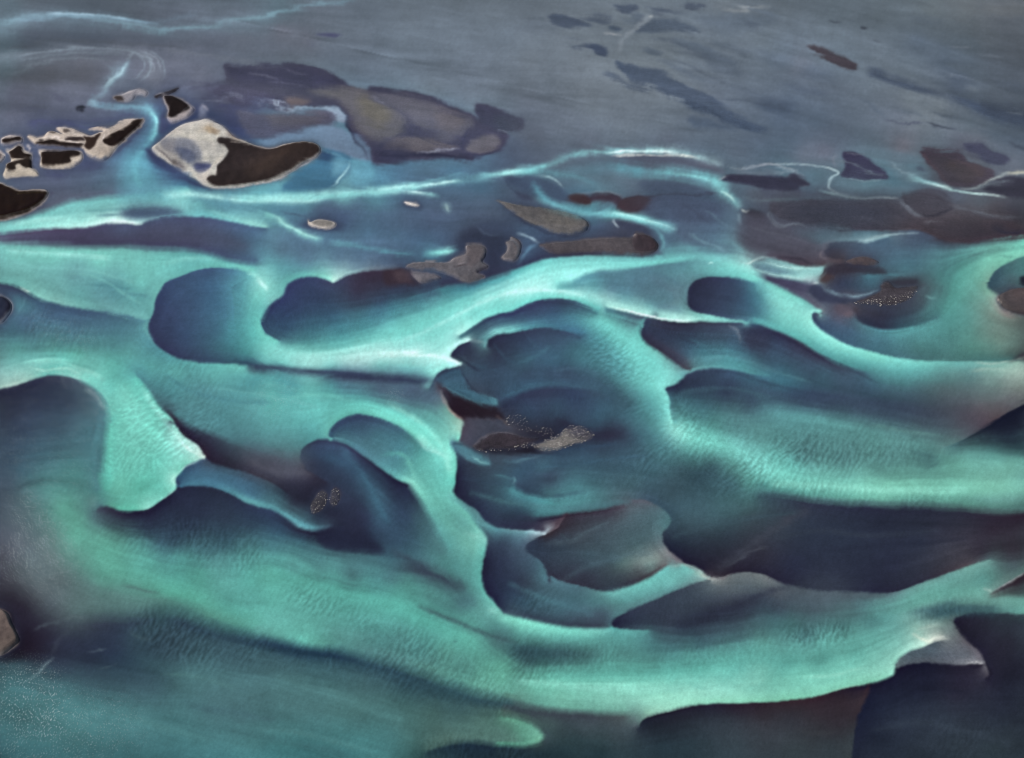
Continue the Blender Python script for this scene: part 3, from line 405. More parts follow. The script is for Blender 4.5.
C 1: 305,235 360,255 400,285 450,320 500,355 560,395 605,415 | #548890 #4a7c88 #4a7888 #4c7c88 #508c92 #5ca4a0 #7cccb8 | #384864 #34405a #323c56 #2c344a #283046 #262e44 #283046
D 240,290 #344664; 300,310 #385872; 360,330 #3c607a; 420,400 #3f687e; 480,470 #426c80; 430,350 #324660; 300,380 #2f4258; 550,440 #2a344a; 480,400 #324a60; 520,560 #38566c; 600,540 #324660; 600,470 #28344a; 560,640 #344e64; 640,640 #3a5c6c; 660,720 #46707a; 440,480 #36546a; 380,400 #345068; 400,500 #2c3a50; 490,540 #3c6075; 700,700 #4c8084
C 4: 605,415 640,460 680,530 720,610 760,680 | #80d0bc #74c8b4 #64b4a4 #5ca49c #58a098 | #2c3850 #2c3a50 #36505f #406470 #4c7c80
S 3: 650,440 720,520 790,600 850,650 890,690 | #70c8b4 #68bca8 #68b4a2 #70b8a4 #70bcaa
D 720,400 #64bcac; 760,430 #64c0ae; 700,330 #64bcae; 740,360 #60b8aa; 800,500 #589c96; 850,730 #5ca498; 780,680 #58988f; 840,560 #548e8c; 790,740 #4c8c88
C 0.7: 782,250 800,310 798,360 795,410 790,450 830,490 880,520 910,560 960,590 1021,600 1081,606 | #44687a #34485a #2a3448 #262e42 #283044 #2a3448 #2c384e #2e3c52 #2f3c50 #2c3448 #2c3448 | #78c8b6 #74c8b6 #68c4b0 #60b8a8 #68b8a8 #548c8c #548488 #528488 #58989c #6cb0b0 #84c0c0
C 1: 770,470 830,520 880,580 922,640 915,690 903,758 | #64b0a4 #5c9c98 #548c8c #3a5462 #283046 #262e42 | #64b4a4 #64b0a0 #68b4a4 #78c0b0 #60b0a0 #58a498
D 860,520 #4c7e84; 900,580 #4f848a; 960,610 #4c7c88; 940,640 #38505f; 990,650 #2c384c; 1000,720 #283046; 930,590 #528c90
D 100,420 #26283a; 200,440 #26283a; 40,400 #2a2a3a; 240,420 #28283a; 300,540 #26283c; 240,560 #283246; 150,500 #2a2c3e; 330,630 #262c42; 420,560 #28304a; 400,640 #262e44; 480,640 #2c3a50; 280,640 #2a344a; 200,470 #26283a
C 3: -20,350 60,378 120,388 180,390 220,398 | #4c4854 #504c58 #4c4c58 #484854 #3c3a48 | #2c2838 #282838 #26263a #26263a #26263a
D 60,560 #30465e; 100,600 #325068; 180,640 #365a6c; 50,640 #3f6c78; 50,690 #4c8888; 150,710 #549890; 150,750 #5ca49c; 300,730 #549490; 400,720 #4a7c80; 500,750 #487c7e; 250,690 #44747a; 600,720 #406874; 20,740 #5cac9e; 520,690 #38586a
@22
C 3: -40,90 0,70 60,42 140,28 240,25 340,40 400,70 | #3a5068 #3c5a72 #3c5c74 #3c5c74 #3e6078 #406a7c #447484 | #2c344a #323e58 #323c56 #343e58 #344460 #3a5268 #3e6478
D 100,70 #36445e; 60,10 #38506a; 250,60 #344462 ; 180,110 #3a566c; 320,100 #385068; 400,50 #42707f; 460,120 #406a7a; 350,140 #3e6478; 250,140 #3a5068; 60,120 #38506a; 40,160 #2e364a; 450,70 #4c8488; 520,110 #508e90; 300,10 #3e647a; 420,0 #58a09e
S 3: 450,0 520,50 560,95 600,150 625,195 | #68bcb0 #68c0b2 #60b4aa #64b4aa #78c8ba
S 2: 590,20 605,70 625,140 645,195 | #78d0c2 #78d0c2 #78d0c0 #98dccc
C 0.7: 680,-5 650,18 612,35 625,70 630,120 640,170 | #2c384c #2c384e #34465c #42707c #4a7c80 #60a8a0 | #68b0aa #70b8b0 #78ccc0 #78cec2 #78cec2 #84d4c4
D 740,30 #2c384e; 850,50 #303c54; 700,90 #3f6a76; 950,90 #384a60; 760,120 #467880; 660,110 #4c8486; 800,180 #549890; 900,180 #52888a; 1000,150 #50848a; 1000,40 #3c5468; 700,170 #5aa49a; 900,110 #42646f; 1000,200 #589490; 880,20 #324056; 1000,95 #446a76
S 4: 640,205 720,240 820,265 920,295 1021,345 | #90dcca #74ccba #70c8b6 #74c8b8 #78ccbc
D 580,210 #508c90; 620,260 #4c8488; 700,290 #508e8c; 800,340 #34505c; 900,340 #549088; 680,350 #3a5862; 740,380 #304a56; 960,400 #5aa094; 880,410 #3c606a; 950,450 #4a7c7c; 1000,410 #6cbcac; 640,420 #3a5460; 800,430 #385862
D 380,210 #2c2c40; 440,215 #343a50; 150,200 #2a2c3e; 60,200 #2e2e3c; 100,260 #34384a; 320,250 #303c50; 30,250 #3e3c48; 180,300 #344a60; 0,200 #44424c; 200,170 #2c3044
D 60,330 #3c5a72; 130,350 #457080; 30,370 #3a5a70; 300,300 #3a566c; 420,260 #3a5468; 150,390 #323a50; 80,400 #36485e; 520,280 #406270; 450,350 #3c5c6c; 550,350 #406672; 350,380 #3c5c6a; 480,410 #42646e; 250,430 #477880; 350,450 #446c74; 560,440 #3c5866; 30,440 #4c8890; 60,500 #3f6c7a; 20,520 #33485c; 500,220 #3e6072; 560,250 #487a82
C 2: 0,420 40,445 100,468 160,480 | #385064 #385266 #3c606c #447078 | #4c8890 #4c8890 #509298 #549a9c
S 3: 100,492 200,505 300,497 400,482 | #549698 #5ca4a4 #5ca0a0 #50747c
C 3: 100,548 200,535 300,520 370,512 440,495 | #467880 #50888c #50848a #4c747c #4c646e | #2f3448 #322f40 #322c3a #363040 #484854
D 60,555 #2a3044; 250,550 #332c38; 120,590 #383444; 160,560 #33303f; 0,560 #2c384a
C 0.7: -40,588 0,595 70,600 135,610 | #2c344a #2c344a #303448 #484858 | #64a4a4 #84c0be #98c8c8 #b0c4c8
D 20,635 #5c94a0; 30,680 #4a6474; 60,720 #486878; 20,740 #40586a; 70,640 #54808c; 0,660 #4a6476
C 0.7: 225,540 180,585 135,612 85,635 55,660 60,680 110,720 130,758 145,800 | #34303c #383440 #36343e #303c4e #2e3a4c #2c3a4c #303c4c #343e4f #323849 | #403844 #504854 #98acb0 #749098 #506c7c #4a6474 #4c7480 #4c7680 #4c7480
D 200,650 #384a5a; 130,660 #303e50; 350,620 #3f5662; 450,600 #486a72; 250,590 #343440; 500,550 #4c6a72; 300,700 #3e5864; 550,620 #4e787c; 480,510 #54646c; 400,700 #42606a; 180,720 #364554; 420,540 #484c56; 500,660 #4c7478; 340,550 #3e424e; 450,740 #54706c; 550,540 #4c6a72
C 0.8: 480,478 540,482 590,510 620,535 635,560 620,590 602,610 | #48606c #40586a #3a5464 #385262 #344c5a #304250 #2c3848 | #545c68 #545e6a #4c666f #4c7278 #4c7478 #4e767a #54787c
S 2: 500,730 560,705 610,690 | #849890 #94a498 #808884
C 0.7: 602,610 600,645 620,675 660,710 710,740 760,762 | #2c3848 #262e40 #252b3d #272b3e #282a3c #282a3c | #54787c #647a7e #787e80 #6c6c72 #6c7c7c #88a09c
D 630,745 #64aca4; 560,755 #64a49c; 680,757 #68aca4
D 680,640 #272f42; 750,650 #2c3444; 850,620 #303c4a; 780,600 #34444f; 950,620 #343c48; 1000,680 #333442; 800,720 #2a2c3c; 940,730 #2c2c3c; 700,560 #3c5862; 800,550 #3c5a62; 950,550 #36464f; 700,490 #3c5a66; 850,490 #426a6e; 950,490 #446c6e; 620,470 #3c5662
@32
D 50,10 #3f7484; 40,40 #406a7a; 100,15 #42788a; 250,20 #3e6072; 400,20 #406478; 500,50 #41606c; 650,60 #4a626a; 780,50 #54646a; 900,80 #545e60; 960,20 #7c8c84; 1010,60 #5c6460; 850,120 #545258; 780,130 #4a4a55; 600,20 #4a6c74; 350,60 #3a5468; 700,20 #586c70
S 3: 0,55 100,70 220,85 350,100 480,115 600,140 700,165 | #384a62 #34425a #33405a #33405a #33405a #363e52 #403c4a
D 820,165 #4c4450; 760,185 #4a4450; 700,195 #4c5c64; 600,175 #405058; 450,150 #3c5864; 300,130 #426c74
C 0.7: 690,275 740,250 800,220 860,185 920,150 980,115 1040,85 | #5c8c86 #5c847f #545a64 #4c4450 #50484e #52545a #565e5e | #5c9088 #4c787a #28343f #1f2434 #1c2032 #1b1f30 #1b1f30
D 900,190 #1e2234; 1000,160 #1b1f30; 960,220 #222a3a; 880,215 #28303e; 1000,265 #304c56; 900,260 #3f666a; 820,260 #4c7c7a; 1000,310 #589488; 900,310 #5c9c90; 800,300 #609e92
S 3: 0,120 120,145 250,170 400,200 550,222 680,240 | #548c90 #569494 #5ca09a #60a499 #609c94 #5c9088
D 60,200 #4c8484; 200,240 #4a7c7c; 350,250 #4e807e; 150,280 #416a6e; 300,310 #4a7878; 500,290 #4f807c; 450,350 #548a82; 300,370 #5c9c90; 560,360 #5a9488; 650,325 #40686a; 600,290 #487472; 700,310 #5a968a; 100,330 #58a098; 600,255 #5a948a; 500,375 #548c80; 760,340 #5c9888; 800,390 #6aac98; 650,375 #5e9c8c
S 3: 0,300 60,320 100,345 | #64b8a8 #64b4a6 #5cb0a0
S 4: 0,395 150,405 300,425 450,435 600,438 750,440 900,440 1040,445 | #78d0bc #74c8b4 #78c8b2 #7ccaae #7ccaae #78c4aa #74b89f #6cac98
D 900,340 #68a898; 1000,390 #6cac9c; 900,390 #649e8c; 980,360 #5c9484
C 6: -40,440 0,445 150,470 300,490 450,495 600,500 750,508 900,525 1040,530 | #508c88 #549890 #5ca094 #60a494 #68ac98 #60a090 #5c9888 #588a80 #4c7470 | #3c5c64 #3a545f #343f50 #2e384a #2c3446 #2c3444 #2f3644 #302f3c #2f2a36
D 300,620 #2c3648; 600,650 #2c3446; 900,600 #302b38; 850,690 #332f3d; 50,560 #384450; 100,740 #2a3046; 980,740 #4c6068; 450,560 #2a3244; 150,600 #2f3a4c; 700,570 #303444; 1000,570 #2c2834; 980,680 #383440; 500,720 #2a3044; 250,530 #303a4c
@03
D 60,40 #40444c; 20,50 #3a3a46; 150,40 #56666a; 250,50 #566c6c; 300,100 #506c6c; 450,110 #52807a; 600,120 #52887c; 40,110 #2a2634; 100,150 #2a2636; 120,230 #282636; 200,150 #404a54; 160,100 #4a545a; 260,170 #4c5a60; 360,160 #4c6a6a; 220,230 #343846; 200,260 #2a2a3a; 80,80 #3c404a; 520,150 #4e7c76
S 4: 420,20 560,75 700,125 850,185 1021,235 | #5aa890 #56a48e #56a890 #56a891 #5aac98
D 700,50 #5ab09c; 900,60 #62b4a4; 1000,120 #5aa89a; 850,130 #56a090; 960,190 #5cb09e; 550,20 #5cb09c; 800,20 #54a492; 1000,30 #5cb4a2; 900,140 #4f988c
C 8: 300,200 380,192 520,187 640,170 740,188 830,222 930,247 1021,268 | #4c6468 #4c6e6e #4c7874 #4e8278 #4c887c #509080 #56a08e #5aa896 | #343c4a #2e3448 #2a344a #305058 #2a3e50 #274052 #264052 #264256
D 400,220 #2f3a4a; 480,235 #28304a; 590,240 #365860; 720,240 #2c4454; 850,285 #2c4656; 300,300 #22263a; 350,365 #1d2337; 250,400 #262c42; 600,330 #263c4e; 450,340 #24324a; 700,375 #2c4452; 950,385 #30505c; 500,440 #2a4252; 700,450 #345058; 330,250 #303a4a; 250,330 #23263a; 800,350 #2f4e5a; 560,290 #2f4c58; 950,300 #284456; 1000,340 #345a64; 400,300 #243046; 300,440 #2e4452
D 60,340 #1f1b29; 120,310 #241f2e; 180,290 #262434; 30,380 #22222f; 150,370 #242636; 100,260 #231f2e
D 40,430 #3a5c64; 100,480 #44707a; 170,440 #384c58; 250,480 #33505c; 50,540 #3a666c; 30,600 #2c4c54; 130,560 #34565e; 200,570 #3c686c; 400,520 #34525e; 400,600 #406c72; 560,590 #44747a; 550,520 #345460; 650,520 #3c6068; 900,450 #3c656c; 840,430 #426c72; 100,620 #305058; 280,620 #3c686c
S 3: 740,420 820,455 900,490 1021,530 | #487278 #47747a #47747a #467478
D 850,545 #3c626a; 960,590 #3a6068; 800,590 #467e80; 700,580 #4a7e80; 900,630 #447e80; 550,650 #30525c; 400,690 #284a52; 100,700 #203e46; 250,680 #28484f; 800,710 #3c7074; 1000,670 #47847f; 650,700 #346066; 500,720 #2a5058; 20,745 #1a323e; 150,750 #1c3a44; 300,750 #20444c; 900,750 #305e64; 700,750 #2c5860; 450,660 #345a62; 200,640 #30525a; 1000,620 #407274
@13
D 100,60 #60b8a4; 250,110 #5cac9c; 50,130 #5cb09e; 50,200 #62b2a2; 200,250 #5ca898; 150,180 #60b0a0; 20,240 #5cac9a; 300,250 #56988e; 240,290 #60b4a2; 330,290 #528e86; 50,20 #5cb09c
S 4: 60,10 200,50 350,90 450,118 580,155 680,205 780,250 880,300 | #5eb8a4 #5cb4a0 #5cb8a4 #5ebca8 #5cb8a4 #5ab4a0 #5cb4a0 #60b49e
D 500,290 #4a8480; 420,210 #549c92; 580,260 #508e88; 650,330 #4c8884; 600,60 #4c8880; 250,20 #487c7a; 380,40 #42686e; 480,40 #4c8888; 540,30 #446c74; 640,100 #549c90; 700,100 #508a84; 560,100 #56a898; 420,70 #54a094; 820,130 #487478; 720,140 #4f8c86; 820,180 #569c90; 900,130 #58988f; 940,170 #6cb4a6; 800,200 #4e8a84; 930,240 #4e8884; 980,220 #549a90; 1000,260 #4a7478; 960,290 #426468; 940,330 #54988a; 400,290 #528c86; 700,270 #549e92; 760,330 #529284
C 0.7: 906,-40 902,0 900,40 910,90 950,140 985,178 1021,190 | #262e42 #272f43 #262e44 #262e44 #28324a #34485a #44606c | #5ca498 #58a498 #58a498 #5ca89c #68b4a6 #70bcaa #70bcaa
C 6: -20,265 0,270 100,292 180,315 240,322 340,332 440,362 560,392 680,432 800,470 900,500 1021,515 | #5aa896 #5ca496 #5ca898 #60b4a2 #5aa494 #4e8882 #4a7c7a #4a7c7a #4c8078 #508c80 #60a490 #60a490 | #284456 #264254 #223c52 #203a50 #213c50 #223c50 #284656 #2c4a58 #30505a #345860 #365860 #3a5c60
S 3: 40,300 120,318 220,340 300,360 380,385 | #2c4c5a #2a4a5a #294858 #2a4858 #2c4c58
S 3: 420,400 520,430 620,455 750,490 880,525 1021,548 | #284656 #2c4a58 #2f4e5a #345660 #345258 #3a5458
D 980,450 #6abca0; 1000,380 #5ca890; 850,430 #529084; 920,390 #529684; 900,450 #60a892; 700,390 #4c807c; 820,380 #4f8a80; 600,380 #4a7e7a
D 60,390 #3c666a; 160,400 #3c646a; 100,440 #437270; 300,480 #437874; 200,450 #42706f; 300,430 #365c64; 420,470 #3c6264; 500,520 #44706c; 700,570 #466c68; 900,600 #50786f; 1000,640 #4e746c; 400,540 #487870; 600,560 #426a68; 100,540 #40706f; 50,590 #3a686c; 60,640 #407e7c; 250,620 #3e7474; 180,570 #437874; 400,630 #3a6464; 500,660 #3c6a68; 200,740 #265e62; 50,730 #2c666a; 420,710 #40827e; 600,690 #426c68; 320,700 #3a7474; 300,570 #447872; 820,660 #4a706a; 560,620 #446c6a; 100,690 #34706f; 640,740 #2f5050; 350,750 #2c6468; 550,740 #34605f; 1000,580 #4a6460
C 3: 680,728 760,700 850,692 950,702 1021,706 1081,710 | #426460 #4a6c66 #4c706a #4c726a #527c70 #508c78 | #284048 #243a46 #223644 #233644 #243844 #283c44
D 850,740 #20323e; 740,750 #28424a; 960,745 #22343f
@23
C 0.7: 145,32 200,55 270,72 340,90 400,94 | #323849 #343a4a #363c4c #343e4c #3a4c58 | #4c7480 #4c707c #4a6c78 #548284 #64a8a0
D 300,40 #363c4c; 220,20 #343c4c; 450,40 #3a4450; 380,10 #3c4a54; 520,15 #464e56; 400,65 #364450
C 1.2: 400,92 470,72 540,42 590,12 620,-8 | #3a4c58 #3a4450 #42484f #545a5e #64686a | #68aca4 #68b2a8 #68b4a8 #68b2a8 #68aea6
S 3: 420,112 520,85 600,45 660,18 720,18 755,33 | #5ca09a #64aea4 #6cb8ac #6ab4a8 #68b0a6 #80b4aa
C 0.8: 790,42 720,67 640,97 560,132 480,167 420,197 397,218 402,233 450,242 540,245 | #5c6c70 #44545f #3c4c5a #384858 #324054 #2a3448 #283246 #2a3448 #344656 #405e68 | #90a8a2 #74a8a0 #68aca4 #64a49e #5a948f #4a7478 #44606c #58a49c #60aca2 #549490
D 600,170 #344052; 500,200 #2c384c; 750,110 #42505c; 660,235 #2d374a; 560,220 #303c4e; 680,150 #3a4856; 800,80 #4c5a62; 460,215 #2a3448; 620,215 #384454
S 3: 680,232 780,190 900,152 1021,112 | #2d3749 #2c3446 #2e3446 #343c4c
D 900,70 #56646a; 1000,60 #5a686a; 850,120 #44505c; 960,100 #4a5862; 1000,150 #3a4c5a; 900,210 #3a4a58; 780,240 #3a4c5a
C 0.8: 680,-20 720,0 760,20 785,35 840,38 890,20 950,15 1021,30 | #282a3c #282a3c #2a2a3a #3c3a46 #34323e #2c2a3a #2a2a3a #2a2c3e | #68b0a6 #70b0a6 #94ac9f #a4aca4 #687072 #606a6e #60696d #687072
D 50,60 #343e50; 20,20 #2c364a; 100,80 #3c5462; 100,150 #3c606c; 40,150 #345464; 250,130 #46707a; 330,130 #508488; 300,200 #3e5462; 180,180 #406470; 0,100 #30445a; 150,90 #466874; 370,190 #3c4c5c; 400,150 #50807f
C 1.5: -36,190 0,192 60,205 150,225 250,238 340,242 400,238 | #44606c #405a68 #3a4f5e #3a505e #3a4c5a #3c4c5a #44606a | #74c4b0 #78d0b8 #78d0b8 #74ccb6 #70c8b4 #70c0b0 #64b0a6
S 3: 0,222 80,242 180,262 280,268 380,262 | #70c8b2 #70c8b2 #6cc4b0 #6ac0ae #60b0a2
D 450,280 #549890; 540,270 #4c8484; 0,272 #4a8480; 100,285 #447874; 250,300 #487e7a; 350,300 #4e8882; 200,310 #406c6e
S 4: 0,335 100,338 200,345 330,352 | #32505a #30505a #36565e #406a6a
D 450,350 #487a76; 560,320 #427274; 650,320 #447478; 750,300 #3f646e; 900,270 #44666e; 650,275 #44646e; 850,240 #3c525f; 1000,230 #466a70; 800,270 #42606c; 550,370 #4e8880; 1000,290 #528880; 700,340 #4e8a84; 60,380 #3a5c60; 250,390 #488078; 150,385 #40706c
S 5: 0,425 150,430 300,430 450,425 600,415 750,385 900,350 1021,330 | #529080 #5cac98 #60b4a0 #60b4a0 #60b4a2 #60b4a2 #60b0a0 #62b0a0
S 4: 60,470 250,480 450,490 600,502 700,498 800,492 900,505 1021,520 | #68b89e #78c8ae #84d0b6 #8ad4b8 #8cd4ba #8cd2ba #88ceb4 #7cc4aa
D 200,530 #70b69e; 30,490 #609f8c; 60,520 #588c7c; 400,540 #7cc0a8; 550,550 #84c4ac; 850,420 #6cc0ac; 950,470 #6cb4a0; 750,440 #60b09e; 900,400 #60b0a0; 1000,420 #70b8a4; 950,440 #74bca8; 650,460 #6cbca8; 800,520 #84c8b0; 850,455 #60a898
C 4: -30,522 0,530 100,555 200,568 320,575 450,582 | #54887a #548478 #60a08e #6cb09a #6cac98 #70ac98 | #3c5458 #3c5258 #3e4e55 #3e4c54 #404e56 #48585a
C 0.7: 495,642 520,607 545,592 620,572 700,552 800,542 900,540 1021,536 | #4c5c62 #5c8078 #80b49c #8ac8ae #88caae #80c4a8 #7cc0a4 #74b89c | #2e3a46 #26303c #28303c #2a303c #2c323e #2c3240 #302e3a #34323a
D 650,630 #2a343f; 580,640 #29343f; 850,610 #323e48; 900,690 #384a54; 700,720 #2c3e48; 1000,600 #34323a; 780,680 #30404a; 960,650 #363e46; 600,720 #283a44
D 300,620 #45555c; 420,640 #404f56; 450,610 #4a5a5e; 250,690 #2e444a; 500,700 #2e3f48; 150,610 #46605f; 350,740 #243840; 200,740 #243840; 250,590 #42525a; 350,680 #354a50
C 2.2: -40,584 0,590 60,610 110,640 128,670 110,695 60,708 0,712 -60,710 | #48645f #46625f #46625f #44605f #3e545a #304448 #283c44 #263a42 #283c44 | #548c78 #5c9880 #60a088 #68a890 #6cac92 #68a88c #60a088 #508c78 #508c78
D 30,650 #5c9c84; 50,740 #223640; 120,740 #223640
@33
C 0.8: -30,20 0,33 60,60 150,80 250,93 350,97 430,100 500,97 560,80 640,50 720,20 800,-10 880,-40 | #2a2b3d #2a2b3d #2a2c40 #282c40 #282c40 #282e42 #2a3044 #2e3446 #303848 #343a48 #40424c #504f56 #4c5c64 | #6c787a #646c70 #58646c #4c5864 #4a5864 #4c5e68 #50686f #5a7c7f #60908a #64988e #649890 #6a9c90 #6c9890
D 100,110 #444f5c; 40,90 #565e66; 40,160 #3c4c5c; 250,130 #465a64; 180,160 #40525e; 100,230 #42706f; 30,230 #467476; 150,280 #40686c; 300,180 #4a7474; 380,140 #50787c; 450,150 #5c9890; 400,230 #4a7c7a; 300,245 #42706f; 230,220 #487a78; 60,300 #528a84; 200,310 #56988e; 420,190 #549088; 330,290 #549488; 480,210 #528c86
S 4: 500,155 600,115 720,95 830,95 900,115 1040,132 | #60a094 #62a696 #64a898 #6cac9a #70a898 #64a090
D 700,50 #5e9288; 850,40 #549088; 620,80 #5c9488; 780,60 #609c90; 900,60 #5c8c84; 950,30 #4f6c6a; 880,15 #5c9488
C 0.7: 888,100 930,72 980,42 1040,8 | #709c90 #688c84 #5c7874 #587874 | #60746f #40424a #342f38 #302f38
D 980,80 #383840; 1010,60 #302f38; 940,95 #4c5c5c; 1000,110 #506c6a
C 0.8: 1040,190 1021,187 900,180 820,180 770,190 742,208 750,240 790,290 850,340 865,380 880,420 870,450 | #34454c #34454c #2e3842 #2a2e3c #282a38 #27293a #262836 #272838 #28283a #272838 #252536 #242436 | #609a8c #5c9488 #4a706e #46625f #4c6868 #586e6c #5c686a #5c5c64 #62606a #64646c #484652 #303040
D 950,300 #292a38; 950,450 #232636; 850,250 #282a38; 1000,220 #2d3440; 920,380 #262736; 1000,400 #242636
S 4: 0,360 150,335 300,305 430,275 540,245 610,270 | #60b0a0 #62ae9e #62ac9c #66b0a0 #70ac9e #98c4b0
S 4: 0,440 150,435 300,410 420,385 480,360 | #68b4a0 #70c0a8 #70bea8 #78c0aa #80c4b0
D 60,400 #5caa9a; 200,375 #4f9488; 100,370 #529c8e; 350,345 #5ca898; 450,320 #68ac9c; 520,300 #70b0a0; 230,345 #559e90; 30,320 #60a89a; 560,210 #6a9c92; 500,240 #5c9890
C 0.7: 0,535 100,525 200,510 300,480 400,460 470,440 500,420 508,395 | #74b89c #74bc9e #78c0a4 #78c0a4 #78bea2 #80c4aa #88c8b0 #88c4ae | #36343c #3a363c #38323a #30303a #25293a #22283a #22283a #24283a
S 3: 30,495 180,475 320,440 440,410 | #7cc8ae #7ccab0 #80ccb2 #88ccb4
C 1: 508,395 515,370 560,335 620,315 660,296 700,287 | #88c4ae #84c4ae #90c8b4 #a8d0bc #c0ccba #a0aca0 | #5c7474 #586c70 #50646c #4f6068 #4c5c64 #606a6e
D 590,250 #90bca8; 650,240 #849c92; 720,250 #6a827e; 700,205 #6c8c84; 630,205 #78a498; 780,290 #60646c; 720,300 #6c7476; 800,335 #56606a; 650,340 #4c5c68; 720,350 #525c68; 600,360 #50606a; 800,370 #5c646c; 560,370 #566870; 730,220 #5c7470
C 0.7: 508,395 560,385 630,378 700,385 780,388 862,382 | #586c70 #505e66 #4c565f #545c66 #64686f #808084 | #242838 #202436 #202436 #242636 #292838 #262434
D 600,500 #22283a; 450,560 #232b3f; 750,520 #292a3a; 650,450 #212537; 780,440 #29283a; 700,600 #2c3646; 820,560 #2a3040; 900,600 #2c3444; 900,720 #2e3c44; 450,700 #242c3c; 600,740 #28323e; 550,620 #262f42; 950,530 #252a3a; 980,680 #2a343e; 750,700 #2c3842; 500,450 #21273a
C 1.5: 333,775 345,680 360,590 385,530 410,465 | #384248 #343c44 #332f38 #3a343c #36303a | #242c3c #22283a #20263a #20263a #22283a
D 100,600 #33363f; 200,580 #36323a; 100,720 #364248; 250,720 #36424a; 280,620 #322f38; 40,580 #34363e; 300,530 #38323a; 180,660 #33383f
=overlay
@00
H 4 .6: -20,112 60,92 160,72 300,64 420,66 520,80 600,95 | #68949c #7098a6 #7098a8 #7098a8 #6c92a2
H 3 .5: 60,100 200,82 350,75 500,80 650,92 | #6c93a4
H 3 .45: 350,92 450,98 550,110 680,119 780,110 900,92 1030,75 1121,45 1221,28 1321,15 1421,5 | #66909c #70a4ac #74a8b0 #78acb2 #74a8b0 #6c9ca8 #64909c
H 3 .4: 560,85 700,70 800,60 | #627c8c
H 1.2 .5: 60,235 200,205 350,195 480,200 550,218 595,250 600,290 550,325 | #8098a0
H 1 .5: 545,200 600,225 635,265 640,300 | #8b9ca8
H 1 .4: 520,205 560,222 590,260 | #8b9ca8
H 5 .4: -10,120 60,112 150,120 | #587078
H 2.5 .5: 525,235 505,262 490,285 470,305 440,330 425,350 412,372 | #7898a0 #80a8b0 #9cc8cc #90bcc4 #90b0b8 #90b0b8
H 1 .6: 480,285 450,310 425,335 410,360 | #a4ccd0
A 5 .6: 560,440 610,430 648,470 640,540 605,600 600,660 640,720 720,775 470,785 465,700 480,630 530,565 580,500 590,465 | #5f98a8
A 5 .5: 520,620 580,620 600,700 660,760 520,770 490,700 | #64a8b4
H 3 .45: 375,380 368,400 400,415 460,422 540,428 590,440 | #6c98a6 #70a8b4 #6ca0b0 #6ca4b2 #74b4bc #78c4c8
H 5 .45: 560,428 600,448 622,490 610,540 575,590 545,640 540,700 570,750 | #70b4bc #84d0d0 #80ccd0 #78c4c8 #70b8c0 #6ab0bc #6cb4bc #70c0c4
H 2 .3: 345,402 372,405 400,412 | #90bcc8
H 2 .6: 600,445 622,475 625,520 600,565 | #90dcd8
H 1.5 .6: 300,458 400,462 480,458 550,462 | #565c78
H 2 .5: 100,490 250,478 400,475 500,468 | #4a5070
A 1.5 .95: 895,258 960,262 1030,255 1111,258 1151,248 1240,258 1320,285 1370,320 1400,345 1460,362 1480,345 1540,346 1580,360 1640,362 1720,385 1790,420 1880,450 1912,478 1895,420 1960,430 2041,465 2085,482 2080,515 2020,520 2030,550 2005,595 1950,620 1880,640 1820,625 1620,640 1485,648 1475,600 1450,570 1400,530 1385,490 1350,440 1220,435 1120,440 1020,412 960,430 900,400 850,380 900,330 | #47495f
A 4 .85: 900,262 1020,264 1170,257 1300,292 1380,347 1250,360 1100,350 980,340 920,310 | #3e405c 
A 5 .6: 800,360 900,330 1021,350 1100,400 1000,420 960,440 900,420 | #474864
A 4 .5: 900,440 1021,400 1120,420 1021,450 1000,560 930,530 | #45496a
H 1.2 .5: 780,405 850,400 930,410 | #6c7488
H 1.5 .5: 880,395 940,392 980,410 | #70788c
H 1.5 .5: 950,440 1000,455 1021,470 | #78809a
H 1.2 .4: 1120,262 1160,280 1230,300 | #6c7084
A 3 .9: 1225,365 1350,350 1450,360 1490,395 1580,445 1620,500 1580,545 1520,560 1450,540 1410,490 1370,430 1320,395 | #62646a
A 4 .6: 1420,390 1490,395 1550,440 1560,480 1500,500 1440,450 | #6c6a5c
A 2 .8: 1470,388 1580,374 1670,387 1780,430 1880,470 1890,500 1850,540 1780,560 1720,530 1640,500 1580,440 | #5c5f6c
A 3 .6: 1740,440 1830,450 1850,500 1800,530 1740,500 | #66646a
A 2 .8: 1530,590 1560,560 1640,540 1720,545 1780,570 1830,588 1720,600 | #66646a
A 1.5 .9: 1852,605 1870,575 1920,545 1980,548 2000,570 1960,605 1890,618 | #64656f
A 2 .7: 1130,405 1180,395 1240,405 1200,430 1150,432 | #6a6264
H 2 .8: 1330,440 1370,480 1400,525 1450,575 1490,640 | #363a54
H 1.5 .8: 1490,640 1540,600 1640,605 1780,614 1890,634 1930,625 2000,595 | #363950
A 1.5 .7: 1485,645 1540,615 1620,620 1630,640 1560,648 | #3c445c
H 1.2 .7: 1465,360 1540,352 1640,368 1720,392 1790,428 1880,460 | #42475c
H 1 .6: 1490,395 1560,430 1620,490 1600,530 1550,555 | #484c5e
H .8 .7: 1475,385 1520,405 1560,435 | #787e8c
H 1 .8: 1660,602 1750,600 1840,596 | #98a0ae
H 1 .7: 1980,518 2010,525 2030,535 | #8c98a4
H 2 .7: 1880,500 1850,560 1850,600 1880,625 | #444860
A 2 .8: 1900,425 1960,432 2050,470 2080,490 2060,515 1980,515 1920,490 | #444a60
A 2 .9: 1021,565 1120,522 1250,502 1310,480 1350,510 1460,570 1480,640 1400,632 1320,600 1260,562 1170,563 1080,582 | #688096
A 2 .9: 950,440 1021,450 1220,450 1320,450 1350,478 1260,500 1120,532 1021,542 980,520 | #52556a
